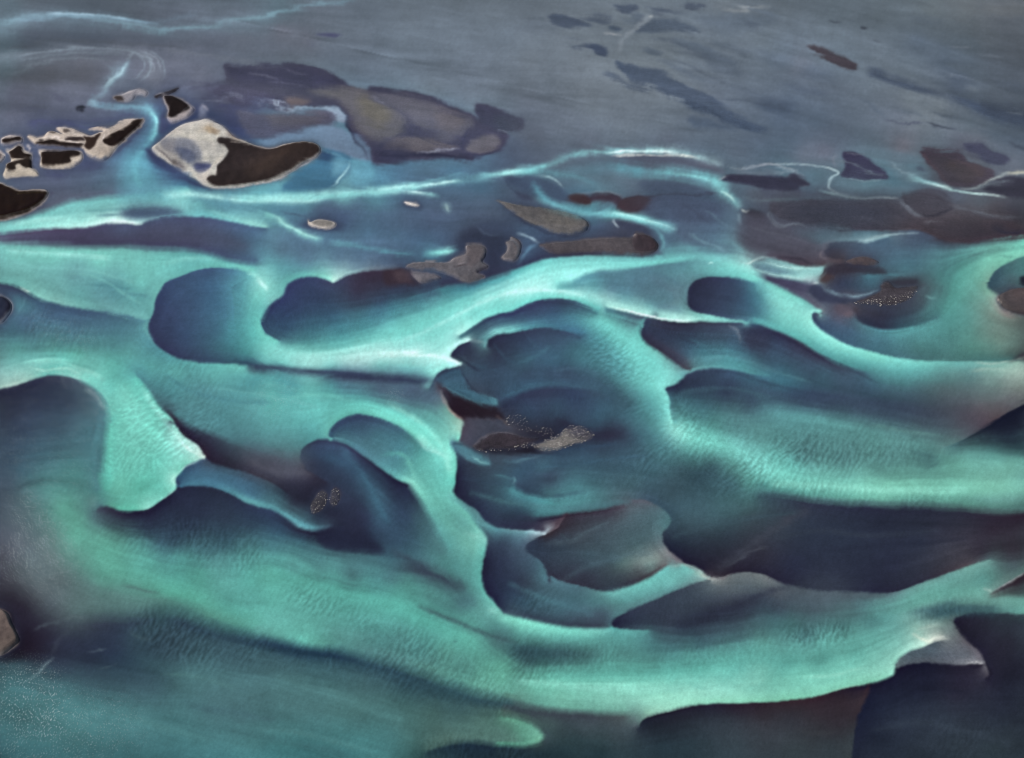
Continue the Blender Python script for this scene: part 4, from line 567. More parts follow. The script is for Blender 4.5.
A 3 .6: 1060,460 1220,455 1310,465 1240,490 1100,500 | #5e5f68
H 1.2 .8: 1021,420 1080,416 1130,440 1240,438 1340,440 1370,465 1378,485 | #8898a6
A 1 .8: 1300,442 1345,442 1375,470 1375,490 1350,482 1320,462 | #7c8e9e
H 1.2 .6: 1060,418 1130,425 1150,438 | #90a0ac
A 2 .9: 1280,590 1400,630 1385,690 1310,745 1120,752 1170,695 1260,640 | #40708c
A 3 .7: 1270,600 1310,600 1330,640 1280,650 | #2e4464
H 1.5 .7: 1395,640 1385,675 1350,715 1310,742 | #b0d8d8
A 3 .5: 1330,640 1390,640 1375,690 1330,700 | #80b8c4
A 2 .6: 1400,640 1470,650 1500,700 1440,740 1390,720 1400,690 | #64a0b0
H 2 .7: 1250,565 1300,600 1380,630 | #78a4b4
A 1.2 .9: 1255,138 1310,132 1362,142 1320,151 | #4b5272
A 2 .5: 1220,172 1250,170 1260,178 | #505a72
A 1 1: 450,390 465,382 490,375 520,360 560,352 590,370 580,385 545,380 530,400 490,408 460,402 | #8c8a8c
A .7 .9: 455,392 480,388 495,402 465,403 | #38302f
H 1 .8: 485,385 510,372 540,362 | #b8b0a8
A .8 1: 612,386 650,370 715,350 700,364 655,384 625,392 | #2c2a34
H .8 .8: 612,384 650,372 650,385 | #a0a0a4
A 1 1: 650,383 680,380 724,398 760,422 776,437 758,460 722,480 682,492 666,475 668,440 655,410 | #a89e96
A .7 1: 655,385 680,383 718,400 752,425 758,438 720,455 682,472 672,465 674,440 662,410 | #231d20
A .7 .9: 305,420 325,416 345,424 325,430 | #2e303e
A .8 1: 605,592 640,560 680,525 730,495 790,480 820,472 850,480 900,510 935,545 980,562 1021,578 1081,592 1131,575 1201,562 1250,565 1277,585 1280,605 1260,630 1210,655 1170,682 1120,707 1070,724 1021,735 950,747 860,750 812,738 780,714 740,698 690,664 650,634 615,612 | #b4b0a4
A 3 .7: 740,520 850,510 900,530 870,560 780,560 700,560 | #c0bca6
A 3 .7: 790,505 850,505 860,530 810,535 | #98805f
A 2 .8: 640,560 700,540 760,560 800,600 800,650 740,640 690,610 650,590 | #707684
A 1.5 .8: 700,590 740,598 780,625 770,650 730,640 | #4c546c
A 1.5 .9: 775,660 820,660 850,675 810,695 785,690 | #3c4260
H 1.2 .8: 620,590 640,605 680,640 700,665 | #342f3c
A 1.5 .8: 685,640 720,650 740,690 700,668 | #4c4850
H 1.5 .7: 835,730 860,700 870,660 900,625 | #d8ccc0
A 2 .7: 800,690 830,690 850,710 820,730 790,710 | #c8bcb0
H 1.5 .6: 900,515 940,550 1000,572 | #c8b8a0
A 2 .6: 930,560 900,520 960,560 | #a89078
A .7 1: 868,556 900,553 945,562 1021,584 1081,595 1131,580 1201,567 1248,570 1272,588 1274,605 1255,627 1205,651 1160,680 1110,703 1060,720 1000,733 930,742 860,744 825,718 840,704 862,700 868,670 898,635 912,605 895,582 872,575 | #302a2c
A 6 .7: 1100,590 1250,580 1265,605 1200,640 1060,690 980,700 1021,640 | #4a3c35
H .8 .9: 812,738 860,750 950,747 1021,735 1070,724 1130,702 1180,675 1230,648 1278,608 | #d0c4b8
H .8 .8: 1180,672 1200,664 1215,662 1225,650 | #d8ccc4
H 1.2 .9: 1021,583 1070,594 1120,580 1180,566 | #d0c4b4
A 1 .8: 1000,575 1060,588 1120,575 1070,597 1021,590 | #b8aea4
H 1.5 .6: 800,418 822,430 828,455 | #a8a4a8
H 2.5 .8: 560,580 600,605 650,650 720,700 790,735 850,760 | #3a4468
H 1 .6: 150,585 155,640 150,690 | #747a8c
H 1.2 .6: 60,590 140,598 340,598 | #747a8c
@01
A 5 .8: 475,85 520,66 590,62 680,75 730,88 680,105 600,110 520,108 490,100 | #4a5e7a
H 2 .5: 380,98 440,96 490,92 | #4e7888
H 3 .5: 330,82 420,75 500,68 580,60 | #609ca0
H 2 .8: 420,134 500,129 560,136 575,130 | #d0ece0
H 1.5 .5: 640,112 700,100 680,90 | #6ca8ac
H 4 .8: 640,18 760,14 880,26 960,35 1021,37 1121,36 1241,38 1321,30 | #90d0cc #a4dcd6 #a4dcd6 #b8e6de #b4e4de #b0e2da #a8dcd6 #84c4c4
H 4 .7: 700,40 800,58 900,98 1000,128 1060,140 | #84c8c6 #74bcbc #80c4c0 #90d0c8 #80c0c0
A 4 .7: 800,50 870,48 960,55 1060,70 1150,85 1210,105 1100,95 1000,85 880,70 | #4e7c90
H 2 .5: 20,300 150,310 300,320 450,345 550,380 | #74b8b0
H 2 .4: 350,380 450,390 550,400 | #407880
H 2 .4: 460,430 550,420 620,440 | #508890
H 1.5 .6: 250,330 380,350 500,420 590,470 | #70b4ac
H 1 .7: 80,380 110,398 130,408 | #c8e0d0
H 2 .35: 110,420 80,480 50,520 | #6ca0a8
A 1 1: -75,475 -50,430 -10,417 25,430 46,453 48,480 30,510 5,533 -45,525 | #a89c98
A .8 1: -66,476 -42,441 0,431 22,437 40,457 42,480 25,505 0,525 -38,516 | #16101a
A 5 .6: -20,400 30,420 40,480 10,560 -20,560 | #34445c
H 2 .5: 600,525 580,530 590,580 620,625 | #64a4a4
H 3 .4: 920,680 1021,690 | #2c3c58
H 2 .8: 980,335 1021,345 1050,360 | #98d8cc
H 1 .5: 110,715 180,722 260,715 330,735 | #a8d4c4
@11
H 3 .8: 460,12 560,8 650,12 740,22 | #7cc0c0 #98d4d0 #a4d8d4 #74b0b4
H 1.2 .8: 570,2 620,5 680,15 | #c8ece6
H 5 .75: 0,85 80,112 140,155 210,188 275,208 | #78c0bc #80c8c0 #88d0c6 #8cd4c8 #70b0b4
H 2 .6: 60,95 130,145 200,182 270,203 | #a4dcd2
H 1.5 .6: 100,85 160,98 212,112 | #44586e
H 3 .6: 290,212 400,228 520,248 640,258 | #6ca8b0 #609cA8 #5c98a4 #5894a0
H 4 .9: 660,258 720,252 770,245 815,238 | #5c98a4 #78c0bc #88ccc6 #5c909c
A 4 .8: 180,135 260,110 340,128 350,150 260,172 200,160 | #38425c
A .6 1: 207,116 216,127 240,118 290,121 320,135 311,149 282,159 250,157 214,143 208,136 | #b4aaa0
A .6 .9: 222,130 250,124 290,127 308,136 295,148 260,150 228,141 | #78746f
A 3 .7: 570,50 600,45 660,60 670,75 610,72 | #3c4660
A .5 1: 588,47 616,50 650,62 640,67 605,58 | #c4bcb4
H 1.2 .8: 752,52 762,68 768,88 | #c4d4cc
A 2 .5: 745,45 775,60 775,95 755,85 | #80a4a8
A 4 .8: 810,190 850,160 885,150 900,165 930,180 1021,180 1040,200 990,215 975,260 960,320 930,310 935,250 900,210 840,215 820,240 800,225 | #31384c
H 1 .6: 880,140 890,160 930,180 980,178 | #5c7088
A 3 .6: 885,135 940,120 1021,130 1021,170 930,165 890,155 | #3c4860
A .7 1: 955,40 1000,50 1060,60 1081,62 1161,72 1241,90 1301,110 1326,135 1321,160 1281,178 1221,178 1171,165 1121,140 1061,112 1021,88 990,62 | #5c5a5c
A 4 .7: 1140,90 1240,100 1300,130 1280,160 1200,160 1150,130 | #6a6662
H 1 .6: 960,40 1000,52 1060,62 | #a8a49c
H 1.5 .7: 1021,92 1080,130 1150,170 1220,185 1290,182 1330,160 1325,128 1280,102 | #333a4e
H 1.4 .9: 1035,172 1070,180 1110,202 1135,220 | #b8d4da
H 2 .6: 1135,222 1100,230 1060,270 1040,300 | #6088a0
A 3 .7: -30,698 150,712 300,720 500,735 660,745 730,760 600,778 400,762 200,740 60,724 -30,718 | #37455f
A 2 .7: 300,728 500,738 640,752 560,765 400,750 | #343a54
H 1.5 .6: 820,592 850,598 880,600 | #b0e0d6
H 1.5 .7: 760,672 800,685 825,696 | #d4f0e6
H 2 .7: 808,700 835,690 860,708 900,725 | #2a3044
A 2 .7: 800,640 850,620 850,660 880,700 830,670 | #384458
H 1.5 .5: 925,612 880,608 850,604 | #90a4a4
@21
A 2 .9: 210,32 280,20 330,15 400,12 440,35 430,60 400,45 330,40 300,50 | #494250
H 1.5 .7: 240,22 300,14 380,8 440,20 | #788c98
H 7 .75: 80,-15 110,15 150,50 230,80 320,103 | #6ca8b0 #78bcc0 #7cc0c4 #74b8bc #609ca8
H 2 .5: 140,45 220,80 320,105 | #84c0c0
H 6 .85: 350,88 440,98 520,118 600,143 665,162 | #5c98a0 #80ccc8 #80ccc8 #80c8c6 #70a4ac
A 2 .8: 415,122 450,128 520,145 555,180 490,175 440,160 | #3c4458
H 2.5 .8: 530,140 575,160 602,195 600,230 575,252 | #5c8898 #60909c #6ca4ac #6ca4ac #609098
H 1 .9: 400,132 406,118 408,130 430,160 | #a0b0b4
A .7 1: 108,222 150,214 240,205 340,195 440,192 482,190 488,174 530,178 570,198 584,225 570,246 530,259 460,258 360,250 240,250 180,256 140,246 | #4c474c
A 2 .8: 480,195 530,185 570,205 575,235 530,252 490,245 | #362c34
A 4 .5: 250,215 400,205 420,235 270,240 | #60575a
H .8 .9: 470,192 490,185 490,205 | #b0a49c
H 1 .6: 120,222 240,208 340,198 440,194 | #746a6c
H 1.5 .6: 120,228 180,256 250,254 360,254 | #363444
A 2 .9: 935,95 958,72 985,82 1012,122 970,118 | #32343f
H 6 .85: 810,-10 860,18 890,45 915,75 | #80c4c2 #8cd0cc #88ccca #94c8c4
H 1.2 .9: 912,75 935,88 945,80 | #d8e0d0
H 2 .6: 905,85 908,130 915,150 | #88a8b0
H 3 .6: 870,190 910,240 950,285 | #68949c #78acb0 #9cc8c4
H 1.2 .9: 900,278 935,295 960,283 990,272 1060,272 | #84b8b4 #a8d0c8 #c8e0d4 #b0d4cc #98c8c4
A 3 .55: 952,300 975,286 1021,282 1080,300 1121,318 1050,340 990,325 | #4a5a70
A 3 .7: 680,288 740,278 800,292 850,300 800,310 740,305 | #5a8c92
H 1 .8: 780,302 797,292 805,302 | #a8d8d0
A 3 .7: 560,462 600,455 650,465 690,482 640,482 590,475 | #4a6a7c
H 1.5 .4: 480,312 540,325 620,355 690,390 | #46687c
H 2 .5: 860,540 905,575 917,610 | #74848f
A 3 .6: 920,560 1021,560 1021,640 930,610 | #343a50
H 2 .5: 560,600 640,580 760,620 | #36445a
H 3 .4: 20,690 100,660 160,620 | #4c8090
H .8 .9: 380,466 440,480 520,500 600,515 680,523 722,524 | #b0dcd0 #d0ece2 #e0f2ea #d8eee6 #d8eee6 #e4f4ee
@31
H 1.4 .85: 200,-2 280,18 380,28 470,28 525,34 | #88b0b4 #a8ccca #b0ccca #a8bcbc #b4bcb8
H 1.4 .9: 690,-6 800,12 900,21 965,26 | #a0ccc8 #b8dcd4 #c8dcd4 #8c9c9c
H 2 .7: 520,38 550,72 590,102 640,112 | #8c96a2
H 1 .8: 615,130 660,130 700,128 | #8c949c
H 1.5 .7: 530,18 600,14 680,32 740,68 | #3c3844
H 1.5 .7: 740,72 690,98 640,106 580,90 540,50 | #3c3a46
A 3 .8: 890,150 930,140 960,160 1021,165 1021,180 940,180 | #2b2f42
H 2 .6: 760,75 850,100 950,110 1021,105 | #38343e
H 2 .6: 650,185 720,208 800,214 900,206 | #36303a
H 1.2 .8: 360,205 400,200 440,186 520,176 610,172 | #a8c4c4
H 1.4 .7: 10,80 0,95 12,125 50,152 90,140 | #98a8ae
H 1 .6: 90,135 130,138 160,160 | #7c8894
H 1 .6: 200,155 280,165 360,160 | #303440
H 2 .5: 0,100 60,20 130,0 | #6c747e
A 1.2 .9: 310,286 350,268 400,268 442,290 400,298 350,298 | #524649
H 1.2 .8: 240,305 330,300 430,303 | #322c38
A 2 .8: 230,318 300,310 380,318 300,330 240,335 | #3a3542
A 1.5 .8: 205,362 240,330 265,345 230,370 | #44383c
H 1.5 .9: 215,240 208,262 232,272 | #84787c
H 1.2 .8: 225,302 225,325 205,350 | #302830
A 2 .8: 160,390 190,378 240,405 320,435 400,425 350,450 250,440 190,425 | #3a465a
H 2 .8: 195,378 240,405 320,430 400,418 448,395 | #7c98a2
H 1.2 .8: 160,382 185,372 205,372 | #c8d8d0
H 3 .5: 370,352 460,335 560,345 | #508490
A 2 .8: 450,365 520,350 605,355 590,378 520,378 | #32303c
A .8 1: 350,450 400,430 450,402 452,372 480,363 510,388 560,384 597,384 582,420 540,446 480,461 420,457 | #403c44
H 1 .9: 450,375 480,390 560,388 | #2a242e
H 1.4 .5: 620,418 650,430 675,428 | #84b8b4
A 1.5 .9: 1005,350 1040,345 1040,375 1010,372 | #20242f
A .8 1: 925,420 960,402 1010,390 1060,400 1060,485 1000,483 945,470 930,448 | #474044
H 1 .9: 920,412 928,435 935,455 | #d4c0b0
A 4 .7: 960,420 1040,410 1040,440 970,445 | #564a4a
A 2 .8: 955,690 1000,655 1050,628 1050,665 1000,672 | #36343c
H 1.2 .7: 820,690 900,692 980,675 1040,660 | #a8bcac
H 2 .6: 800,725 900,715 1000,735 | #98b8a8
H 2 .4: 880,580 920,540 930,480 | #7c9488
H 1 .5: 880,270 940,265 1000,268 | #548c80
A 1.5 .6: 330,480 340,500 300,505 310,490 | #78686c
@02
H 2 .5: 330,30 380,60 410,100 430,130 | #b0d0c4
A 6 .5: 470,20 520,40 510,90 470,80 | #78c4b4
H 2 .5: 690,200 740,270 810,310 | #d0dcd4
H 1.2 .6: 700,380 740,345 800,322 | #b8e0d4
H 1.2 .5: 640,480 690,445 704,432 | #b0e0d0
A 4 .5: 380,460 390,490 380,520 350,480 | #68948c
@12
H 3 .6: 490,300 540,290 590,300 625,350 640,410 | #54949a #5cb0a6 #68bcae #70c4b2 #7cd0bc
H 2 .5: 640,225 680,270 720,295 760,310 | #a0e0d0
H 1.2 .9: 733,50 748,88 785,138 826,163 | #a0908a
A 3 .8: 240,618 300,592 400,590 470,630 510,690 420,690 330,688 270,665 | #262d43
H 2 .5: 130,560 180,588 235,603 | #64a4a8
H 2 .5: 850,570 900,620 918,650 | #8ccab8
H 1 .6: 850,545 900,575 960,602 | #64a4a4
A 1 .9: 770,250 800,252 860,280 920,325 935,335 880,335 820,300 | #507c88
H 1 .6: 810,265 870,300 930,335 | #6c9ca0
H 2 .4: 700,620 760,700 | #4c7c7c
H 3 .3: 830,600 900,640 | #8ccab8
@22
A .8 1: 88,266 140,240 190,220 215,195 240,185 280,190 322,220 300,236 240,256 180,276 120,280 | #7a7672
H 2 .4: 240,640 300,605 400,560 | #587880
H 2 .4: 180,610 240,640 280,620 | #4c6470
H 1 .7: 215,548 180,588 135,612 | #6c606a
H 2 .5: 850,750 940,692 1030,658 | #4a505c
H 1.2 .6: 0,422 10,395 0,380 | #6ca4a8
H 1 .5: 0,330 50,318 110,305 | #6c8c98
H 2 .5: -40,320 20,325 80,310 | #4c7888
H 1.5 .7: -60,212 0,218 50,228 90,240 | #3c3a48
@32
H 2 .4: 400,180 520,200 640,215 720,220 | #70ac9c
H 2 .5: 540,275 600,295 680,315 | #3e6466
H 1.5 .5: 620,360 650,345 690,325 | #406868
H 1 .5: 690,272 760,240 830,205 | #5c7c7c
@03
H 3 .6: 480,62 560,88 640,102 | #4a6f6c
H 1.5 .6: 250,205 310,195 350,215 | #606c72
H 1.2 .5: 340,342 390,332 435,320 | #64787f
H 1.2 .4: 385,408 430,398 470,378 | #54686f
H 3 .4: 205,350 235,285 300,225 | #444c58
H 1.5 .7: 90,452 150,422 190,385 222,355 | #74868a
A .8 1: -110,250 -75,185 0,164 30,180 46,220 76,290 52,316 0,348 -75,320 | #6c5e58
A 3 .7: -60,170 0,180 30,220 50,280 20,290 -60,260 | #5a4e4c
H 1.2 .9: 76,290 52,316 0,346 -40,352 | #a89c90
H 1.5 .8: 0,160 35,178 52,220 62,260 | #1e1820
H 3 .4: 720,530 850,555 960,602 1021,612 | #385e66
H 2 .3: 720,412 800,440 | #5c8488
A 4 .5: 360,50 420,30 480,70 420,80 | #5aa890
@13
A 5 .85: 560,-10 680,-8 760,25 850,85 800,90 720,60 640,30 | #343c4e
H 4 .6: 640,145 780,205 880,250 1000,285 1060,295 | #416468
H 1 .5: 780,295 810,292 | #3c6468
A 4 .5: 800,120 880,110 880,150 820,160 | #446c74
H 3 .5: 920,165 960,175 960,190 | #84c8b8
H 3 .3: 250,460 350,520 400,540 | #568c84
H 3 .3: 80,570 180,610 260,660 | #2e5c60
H 3 .3: 350,600 480,640 600,700 | #34585a
H 3 .4: 360,700 420,725 520,740 | #3f8480
A 4 .5: -20,580 40,575 100,600 60,612 -20,610 | #385c62
@23
H 1.5 .6: 620,-5 700,-10 760,20 780,38 | #90b4a8
H 1.2 .7: 785,40 830,42 880,22 | #8c8c8c
H 1 .5: 500,640 520,606 560,588 640,568 720,550 | #98c8b0
H 2 .4: 900,470 960,460 1021,448 | #84c8b0
H 2 .4: 680,450 740,475 800,490 | #5ca898
H 1.5 .4: 600,232 620,238 650,240 | #4c5c6c
@33
A 4 .85: 560,182 640,160 720,140 780,148 860,160 930,178 760,188 700,198 620,194 | #34545e
H 1 .9: 892,93 940,68 1000,32 1040,10 | #98a4a0
H 1.5 .8: 855,78 885,90 895,100 | #a8c0b0
H 2 .8: 570,255 615,283 665,297 | #c8d4be
H 2 .6: 580,248 640,232 700,226 | #a4c0ae
H 1.5 .6: 660,292 720,285 730,290 | #b4beb0
H 1 .9: 790,380 830,378 862,382 | #b4b4b0
H 2 .4: 130,440 250,430 330,410 400,390 | #90d4ba
H 1 .4: 200,508 300,478 400,458 | #a0d0b0
H 1 .5: 870,450 890,420 868,380 | #1e1e2a
A 5 .4: 390,210 440,200 460,230 420,245 | #3c6468
@20
A 1.5 .8: 140,60 200,45 240,60 320,100 240,108 170,105 150,90 | #465669
A 1.5 .7: 270,60 340,54 402,75 340,82 | #4c5c6e
A 1.2 .8: 400,25 440,20 505,35 495,50 460,58 412,38 | #4a5a6c
A 1.2 .7: 520,30 570,38 642,46 600,60 560,46 | #4e5e70
A 1.2 .7: 688,22 730,14 772,22 740,38 695,36 | #4c5b6c
A 1.2 .8: 385,95 410,92 442,108 420,118 392,110 | #485a6c
A 1.2 .6: 430,72 475,78 535,74 500,60 470,68 520,85 480,88 | #506272
A 1.5 .7: 488,122 570,76 640,82 700,105 752,130 690,130 620,118 560,122 | #4a5c6e
A 1.2 .85: 288,186 340,180 382,196 376,227 350,221 320,202 240,192 | #44546a
H 1.5 .6: 200,180 260,190 300,195 | #52626f
H 2 .5: 190,150 250,155 300,160 | #5a6a78
A 1.5 .85: 413,250 450,255 520,270 600,285 650,312 720,350 780,380 840,425 900,462 960,490 1020,517 960,522 880,492 800,458 720,432 660,398 600,378 560,352 480,332 430,285 | #47596e
H 2 .6: 680,405 760,430 860,475 960,512 | #3c4c60
A 1.5 .7: 355,300 400,300 450,328 520,348 562,365 500,362 420,326 | #4a5b6e
H 1.5 .6: 520,345 560,358 | #788890
A 2 .7: 700,460 740,460 850,485 900,512 800,508 720,496 | #4b5d70
A 1.5 .6: 520,192 560,195 605,212 560,214 | #4e6070
A 2 .6: 570,230 640,256 720,295 800,330 880,348 760,325 660,285 | #526475
A 2 .6: 630,160 740,170 840,220 910,250 800,225 700,185 | #536676
A 2 .5: 760,200 850,215 890,245 920,300 860,300 800,270 | #546676
A 1 .6: 930,92 960,90 992,105 970,112 940,105 | #4c5a68
A 5 .5: 720,78 800,60 1000,50 1080,75 900,130 780,118 | #536676
A 2 .5: 960,400 1040,398 1120,420 1050,432 980,425 | #4a5c70
A 3 .5: 960,200 1060,230 1120,270 1040,260 | #536676
A 3 .5: 860,340 1000,370 1100,400 980,400 | #536577
H 1.5 .7: 360,132 400,129 445,138 | #a4a8a2
H 3 .35: 430,220 440,160 500,105 550,72 600,62 | #8a989c
H 2 .5: 830,40 920,40 990,28 1040,30 | #949e9a
H 1.5 .5: 540,72 570,66 | #98a29e
A 4 .5: 0,110 20,100 100,80 200,130 | #5a6a76
A 3 .8: -60,455 0,462 50,480 40,512 0,527 -60,520 | #454e60
A 6 .4: 0,470 100,490 120,540 0,540 | #56606e
H 5 .85: 0,690 80,681 160,652 240,625 320,611 420,607 520,603 620,605 700,622 790,642 850,660 | #74c0c0 #80c8c8 #80c4c4 #80c4c4 #88c8c6 #8ccac8 #98d0cc #a4d0cc #94bcbc #8ca8ac #8498a0
H 1.2 .7: 850,660 920,672 1021,660 1101,655 1201,660 1270,672 1302,690 1266,715 1262,752 | #8498a0 #88949c #8c9098 #98acb0 #a4b8ba #b4c8c8 #b8d0d0 #b0c8cc #a0bcc2
H 1.2 .9: 370,612 420,606 520,602 600,604 670,614 | #d0e6de
H 1.2 .8: 385,630 410,620 460,616 520,612 | #d8dcd0
A 2 .8: 400,632 480,620 600,613 680,626 780,652 850,682 830,712 740,684 650,664 560,668 470,662 | #565f70
A 3 .6: 140,675 230,640 330,625 420,650 380,690 250,690 | #586b7c
H 8 .75: 370,652 500,680 620,688 700,697 780,712 830,735 862,768 | #5c8894 #609ca8 #74bcc0 #70b8bc #78c4c6 #84d0ce #88d0cc
H 2 .5: 640,686 740,705 830,740 | #98dcd8
H 3 .6: 40,690 140,690 230,697 300,722 350,745 | #74c0c0 #70b4b8 #68a4ac #60909c #5c8494
H 1.2 .9: 100,698 160,710 190,730 208,755 | #c8e2e0
A 3 .7: 500,730 600,715 720,730 800,770 560,770 | #46546a
A 3 .7: 60,700 150,715 190,760 100,760 40,730 | #4c6074
H 1.2 .8: 0,712 20,708 60,700 | #88c8c6
A 1 .9: -20,712 0,705 50,720 100,750 30,740 | #3e4860
A 1 .9: 835,716 865,701 950,699 1030,705 1085,722 1060,738 980,743 900,732 | #3a3d52
H 1 .7: 820,718 850,705 870,698 | #98a0a4
H 3 .5: 720,640 800,665 850,690 | #6a7080
H 3 .6: 880,680 960,690 1060,690 | #66707c
@30
A 1 .9: 150,190 210,193 270,215 358,266 345,279 300,273 250,246 200,216 | #4a4750
H .8 .5: 200,205 260,235 330,255 | #5c5660
A 3 .8: 400,285 430,275 480,295 560,320 650,350 720,378 800,388 900,408 1021,438 1080,460 1060,500 960,490 860,460 780,420 700,380 600,364 520,346 460,322 405,300 | #43546a
A 4 .7: 840,405 920,405 1060,430 1060,510 950,485 880,455 | #3e4a5a
A 6 .6: 900,60 1060,40 1060,130 1000,180 920,130 | #4c5a64
A 6 .5: 880,180 1060,160 1060,390 940,390 860,340 | #46535f
H 1.5 .5: 720,190 770,184 825,178 | #7c8890
H 1.5 .4: 830,210 900,220 950,225 | #70808a
H 2 .4: 780,355 850,365 | #66767e
H 1.5 .5: 950,430 1030,440 | #76848a
A .8 .8: 238,72 262,75 295,86 262,83 | #424c58
A .8 .8: 370,100 390,100 402,108 375,110 | #424c58
A 1 .6: 415,168 440,165 450,172 425,174 | #4c5864
H 1 .8: 455,485 500,490 560,496 640,504 | #50596a
A .8 .8: 630,502 690,508 755,519 700,520 650,512 | #3e4654
H 1.2 .5: 740,400 820,455 870,470 | #4c5a68
H 1.2 .5: 810,510 880,535 960,552 | #4a5866
A 1.5 .7: 955,572 1000,590 1050,600 1050,610 990,598 | #3a4250
H 2 .4: 320,370 400,420 480,480 | #526372
H 2 .4: 500,450 580,460 640,480 | #566673
A 4 .5: -20,400 60,410 120,425 40,440 -20,440 | #45586e
A 4 .5: 150,270 230,290 270,310 200,320 120,295 | #54687c
A 1 .95: 298,612 350,607 420,650 482,706 420,716 340,719 288,702 308,662 | #3c3c54
A 4 .4: 340,650 420,660 440,690 340,690 | #464a62
H 1.5 .7: 300,608 340,616 400,612 | #5c6270
A 1 .95: 608,590 700,592 770,600 800,640 905,702 840,737 760,742 720,737 670,682 630,642 | #4a424e
A 3 .7: 690,650 780,650 870,695 800,720 730,690 | #58494a
A 1.2 .95: 778,580 850,579 882,606 930,620 963,646 930,667 880,657 830,622 | #434659
A 1.5 .7: 590,668 615,668 632,682 600,682 | #444a5c
A 1.5 .95: 850,745 950,707 1021,714 1080,740 1060,780 900,770 | #383644
H 1.5 .7: 760,755 820,748 890,718 960,697 1060,700 | #9ca4a0
H 1.5 .8: 950,698 1000,694 1060,698 | #a8a490
H 3 .85: 550,703 640,730 710,747 745,765 | #84b4b4 #98ccc6 #b4dcd4 #a0c8c0
H 1 .7: 620,725 700,745 730,752 | #d8ece4
A 1.5 .9: -20,706 60,705 110,730 130,775 -20,775 | #3a3e56
A 1.2 .8: 80,700 130,708 168,736 140,742 110,725 | #443c4a
H 1.2 .7: 20,670 100,688 150,710 | #94a4ac
H 1.2 .6: 0,655 40,660 60,680 | #90a8b0
H 1 .7: 290,710 380,720 480,712 | #84a0a4
H 2 .5: 280,620 260,640 280,670 | #747c88

@0,110,6.827
H 3 .5: 190,95 300,85 400,100 520,105 | #50547a
H 2 .5: 380,60 520,95 600,110 740,90 | #50557a
H 2 .4: 440,100 560,120 700,80 | #565c78
A 4 .8: 560,375 620,352 700,362 730,380 660,412 590,402 | #41455f
H 3 .5: 290,425 400,445 480,440 | #474c6c
H 2 .5: 700,370 800,280 900,180 990,90 | #4a506c
H 1.5 .7: 0,262 170,255 185,330 240,380 300,420 | #6a7184
H 1.5 .7: 230,262 330,275 560,280 | #5f677c
A 1 1: 4,215 8,198 60,172 130,178 155,190 152,225 110,240 40,251 8,243 | #b0a59c
A .6 1: 14,216 70,206 138,188 146,215 100,230 40,244 17,234 | #251e1e
A .7 1: 35,285 60,282 85,265 130,245 150,255 165,280 200,298 218,310 215,350 218,395 240,410 262,442 180,447 90,457 30,464 20,440 38,395 45,370 75,350 60,310 | #b8aa98
A .6 1: 62,298 95,277 125,252 148,262 150,285 170,305 210,312 205,340 140,341 85,337 | #251e1e
A .6 1: 42,395 60,366 110,356 150,346 212,346 215,400 160,396 132,376 107,386 110,410 60,414 | #2a2322
H .7 .9: 175,262 200,270 195,295 | #cabeb2
A .7 1: 262,290 300,285 400,285 500,277 555,290 567,330 542,367 490,392 400,404 300,394 274,381 278,330 | #b8aa98
A .6 1: 285,302 400,289 520,283 550,305 540,325 480,340 487,365 440,380 350,386 290,379 285,345 | #251e1e
A .7 1: -25,290 0,298 35,318 25,340 0,365 -25,370 | #b0a59b
A .6 .8: -25,310 8,316 14,326 0,345 -25,350 | #4c4444
A .7 1: 185,180 225,178 260,190 300,180 322,150 350,140 400,150 425,158 380,122 430,117 500,126 560,150 620,168 680,150 705,140 600,128 680,107 770,100 820,70 870,60 940,58 985,62 975,88 930,130 850,205 790,265 740,332 700,352 640,342 595,315 560,265 500,262 400,262 280,258 235,240 205,210 | #b8aa98
A 3 .6: 600,300 640,260 700,260 760,262 730,330 690,345 640,335 | #9c9082
A .6 1: 240,238 300,222 360,211 410,228 480,232 572,240 560,255 480,258 400,258 280,252 | #251e1e
A .6 .95: 440,215 480,196 560,194 580,214 500,220 | #30282a
A .6 1: 570,187 640,176 690,164 667,205 642,257 610,280 575,255 587,220 | #352a27
A .6 1: 700,215 760,170 850,124 930,70 975,65 960,92 900,147 840,202 780,252 742,252 | #251e1e
A .5 .8: 330,155 370,150 385,165 350,166 | #3c3432
A .5 .8: 430,137 470,131 492,146 450,151 | #3c3432
A .5 .8: 265,215 285,205 300,215 280,225 | #2c2424
H .7 .9: 240,215 300,205 370,200 420,215 500,225 575,235 580,245 | #dccfc0
H .7 .9: 690,225 715,170 720,150 | #e0d4c6
H .7 .8: 600,132 700,135 780,122 840,90 900,70 | #cfc2b0
H .7 .8: 385,122 450,125 520,165 600,182 690,155 | #d8ccbe
A .8 1: -230,600 -150,510 0,492 60,520 140,545 230,540 320,545 332,570 310,612 260,652 190,692 100,718 0,742 -150,710 | #a89c94
A .6 1: -205,600 -135,530 0,512 50,530 130,556 240,558 322,567 302,605 252,646 182,685 92,707 0,729 -135,692 | #241c18
H 1 .8: 60,527 140,551 230,548 315,552 | #8c7c74
H 1.5 .6: 332,540 360,560 335,590 | #4c4a60
@100,70,6.32
A 3 .7: 330,510 370,580 450,630 560,690 660,730 600,735 500,700 400,640 330,580 300,520 | #3a4062
A 2 .7: 395,260 440,330 540,310 610,270 640,240 600,230 560,300 450,345 400,400 370,390 | #4a5070
A 1.5 .7: 640,225 672,240 665,290 630,300 625,260 | #7a8090
A 2 .6: 480,490 545,505 590,560 605,600 705,612 690,645 620,655 580,620 520,560 | #5c667c
A 1.5 .8: 520,495 560,520 560,540 530,520 | #474f68
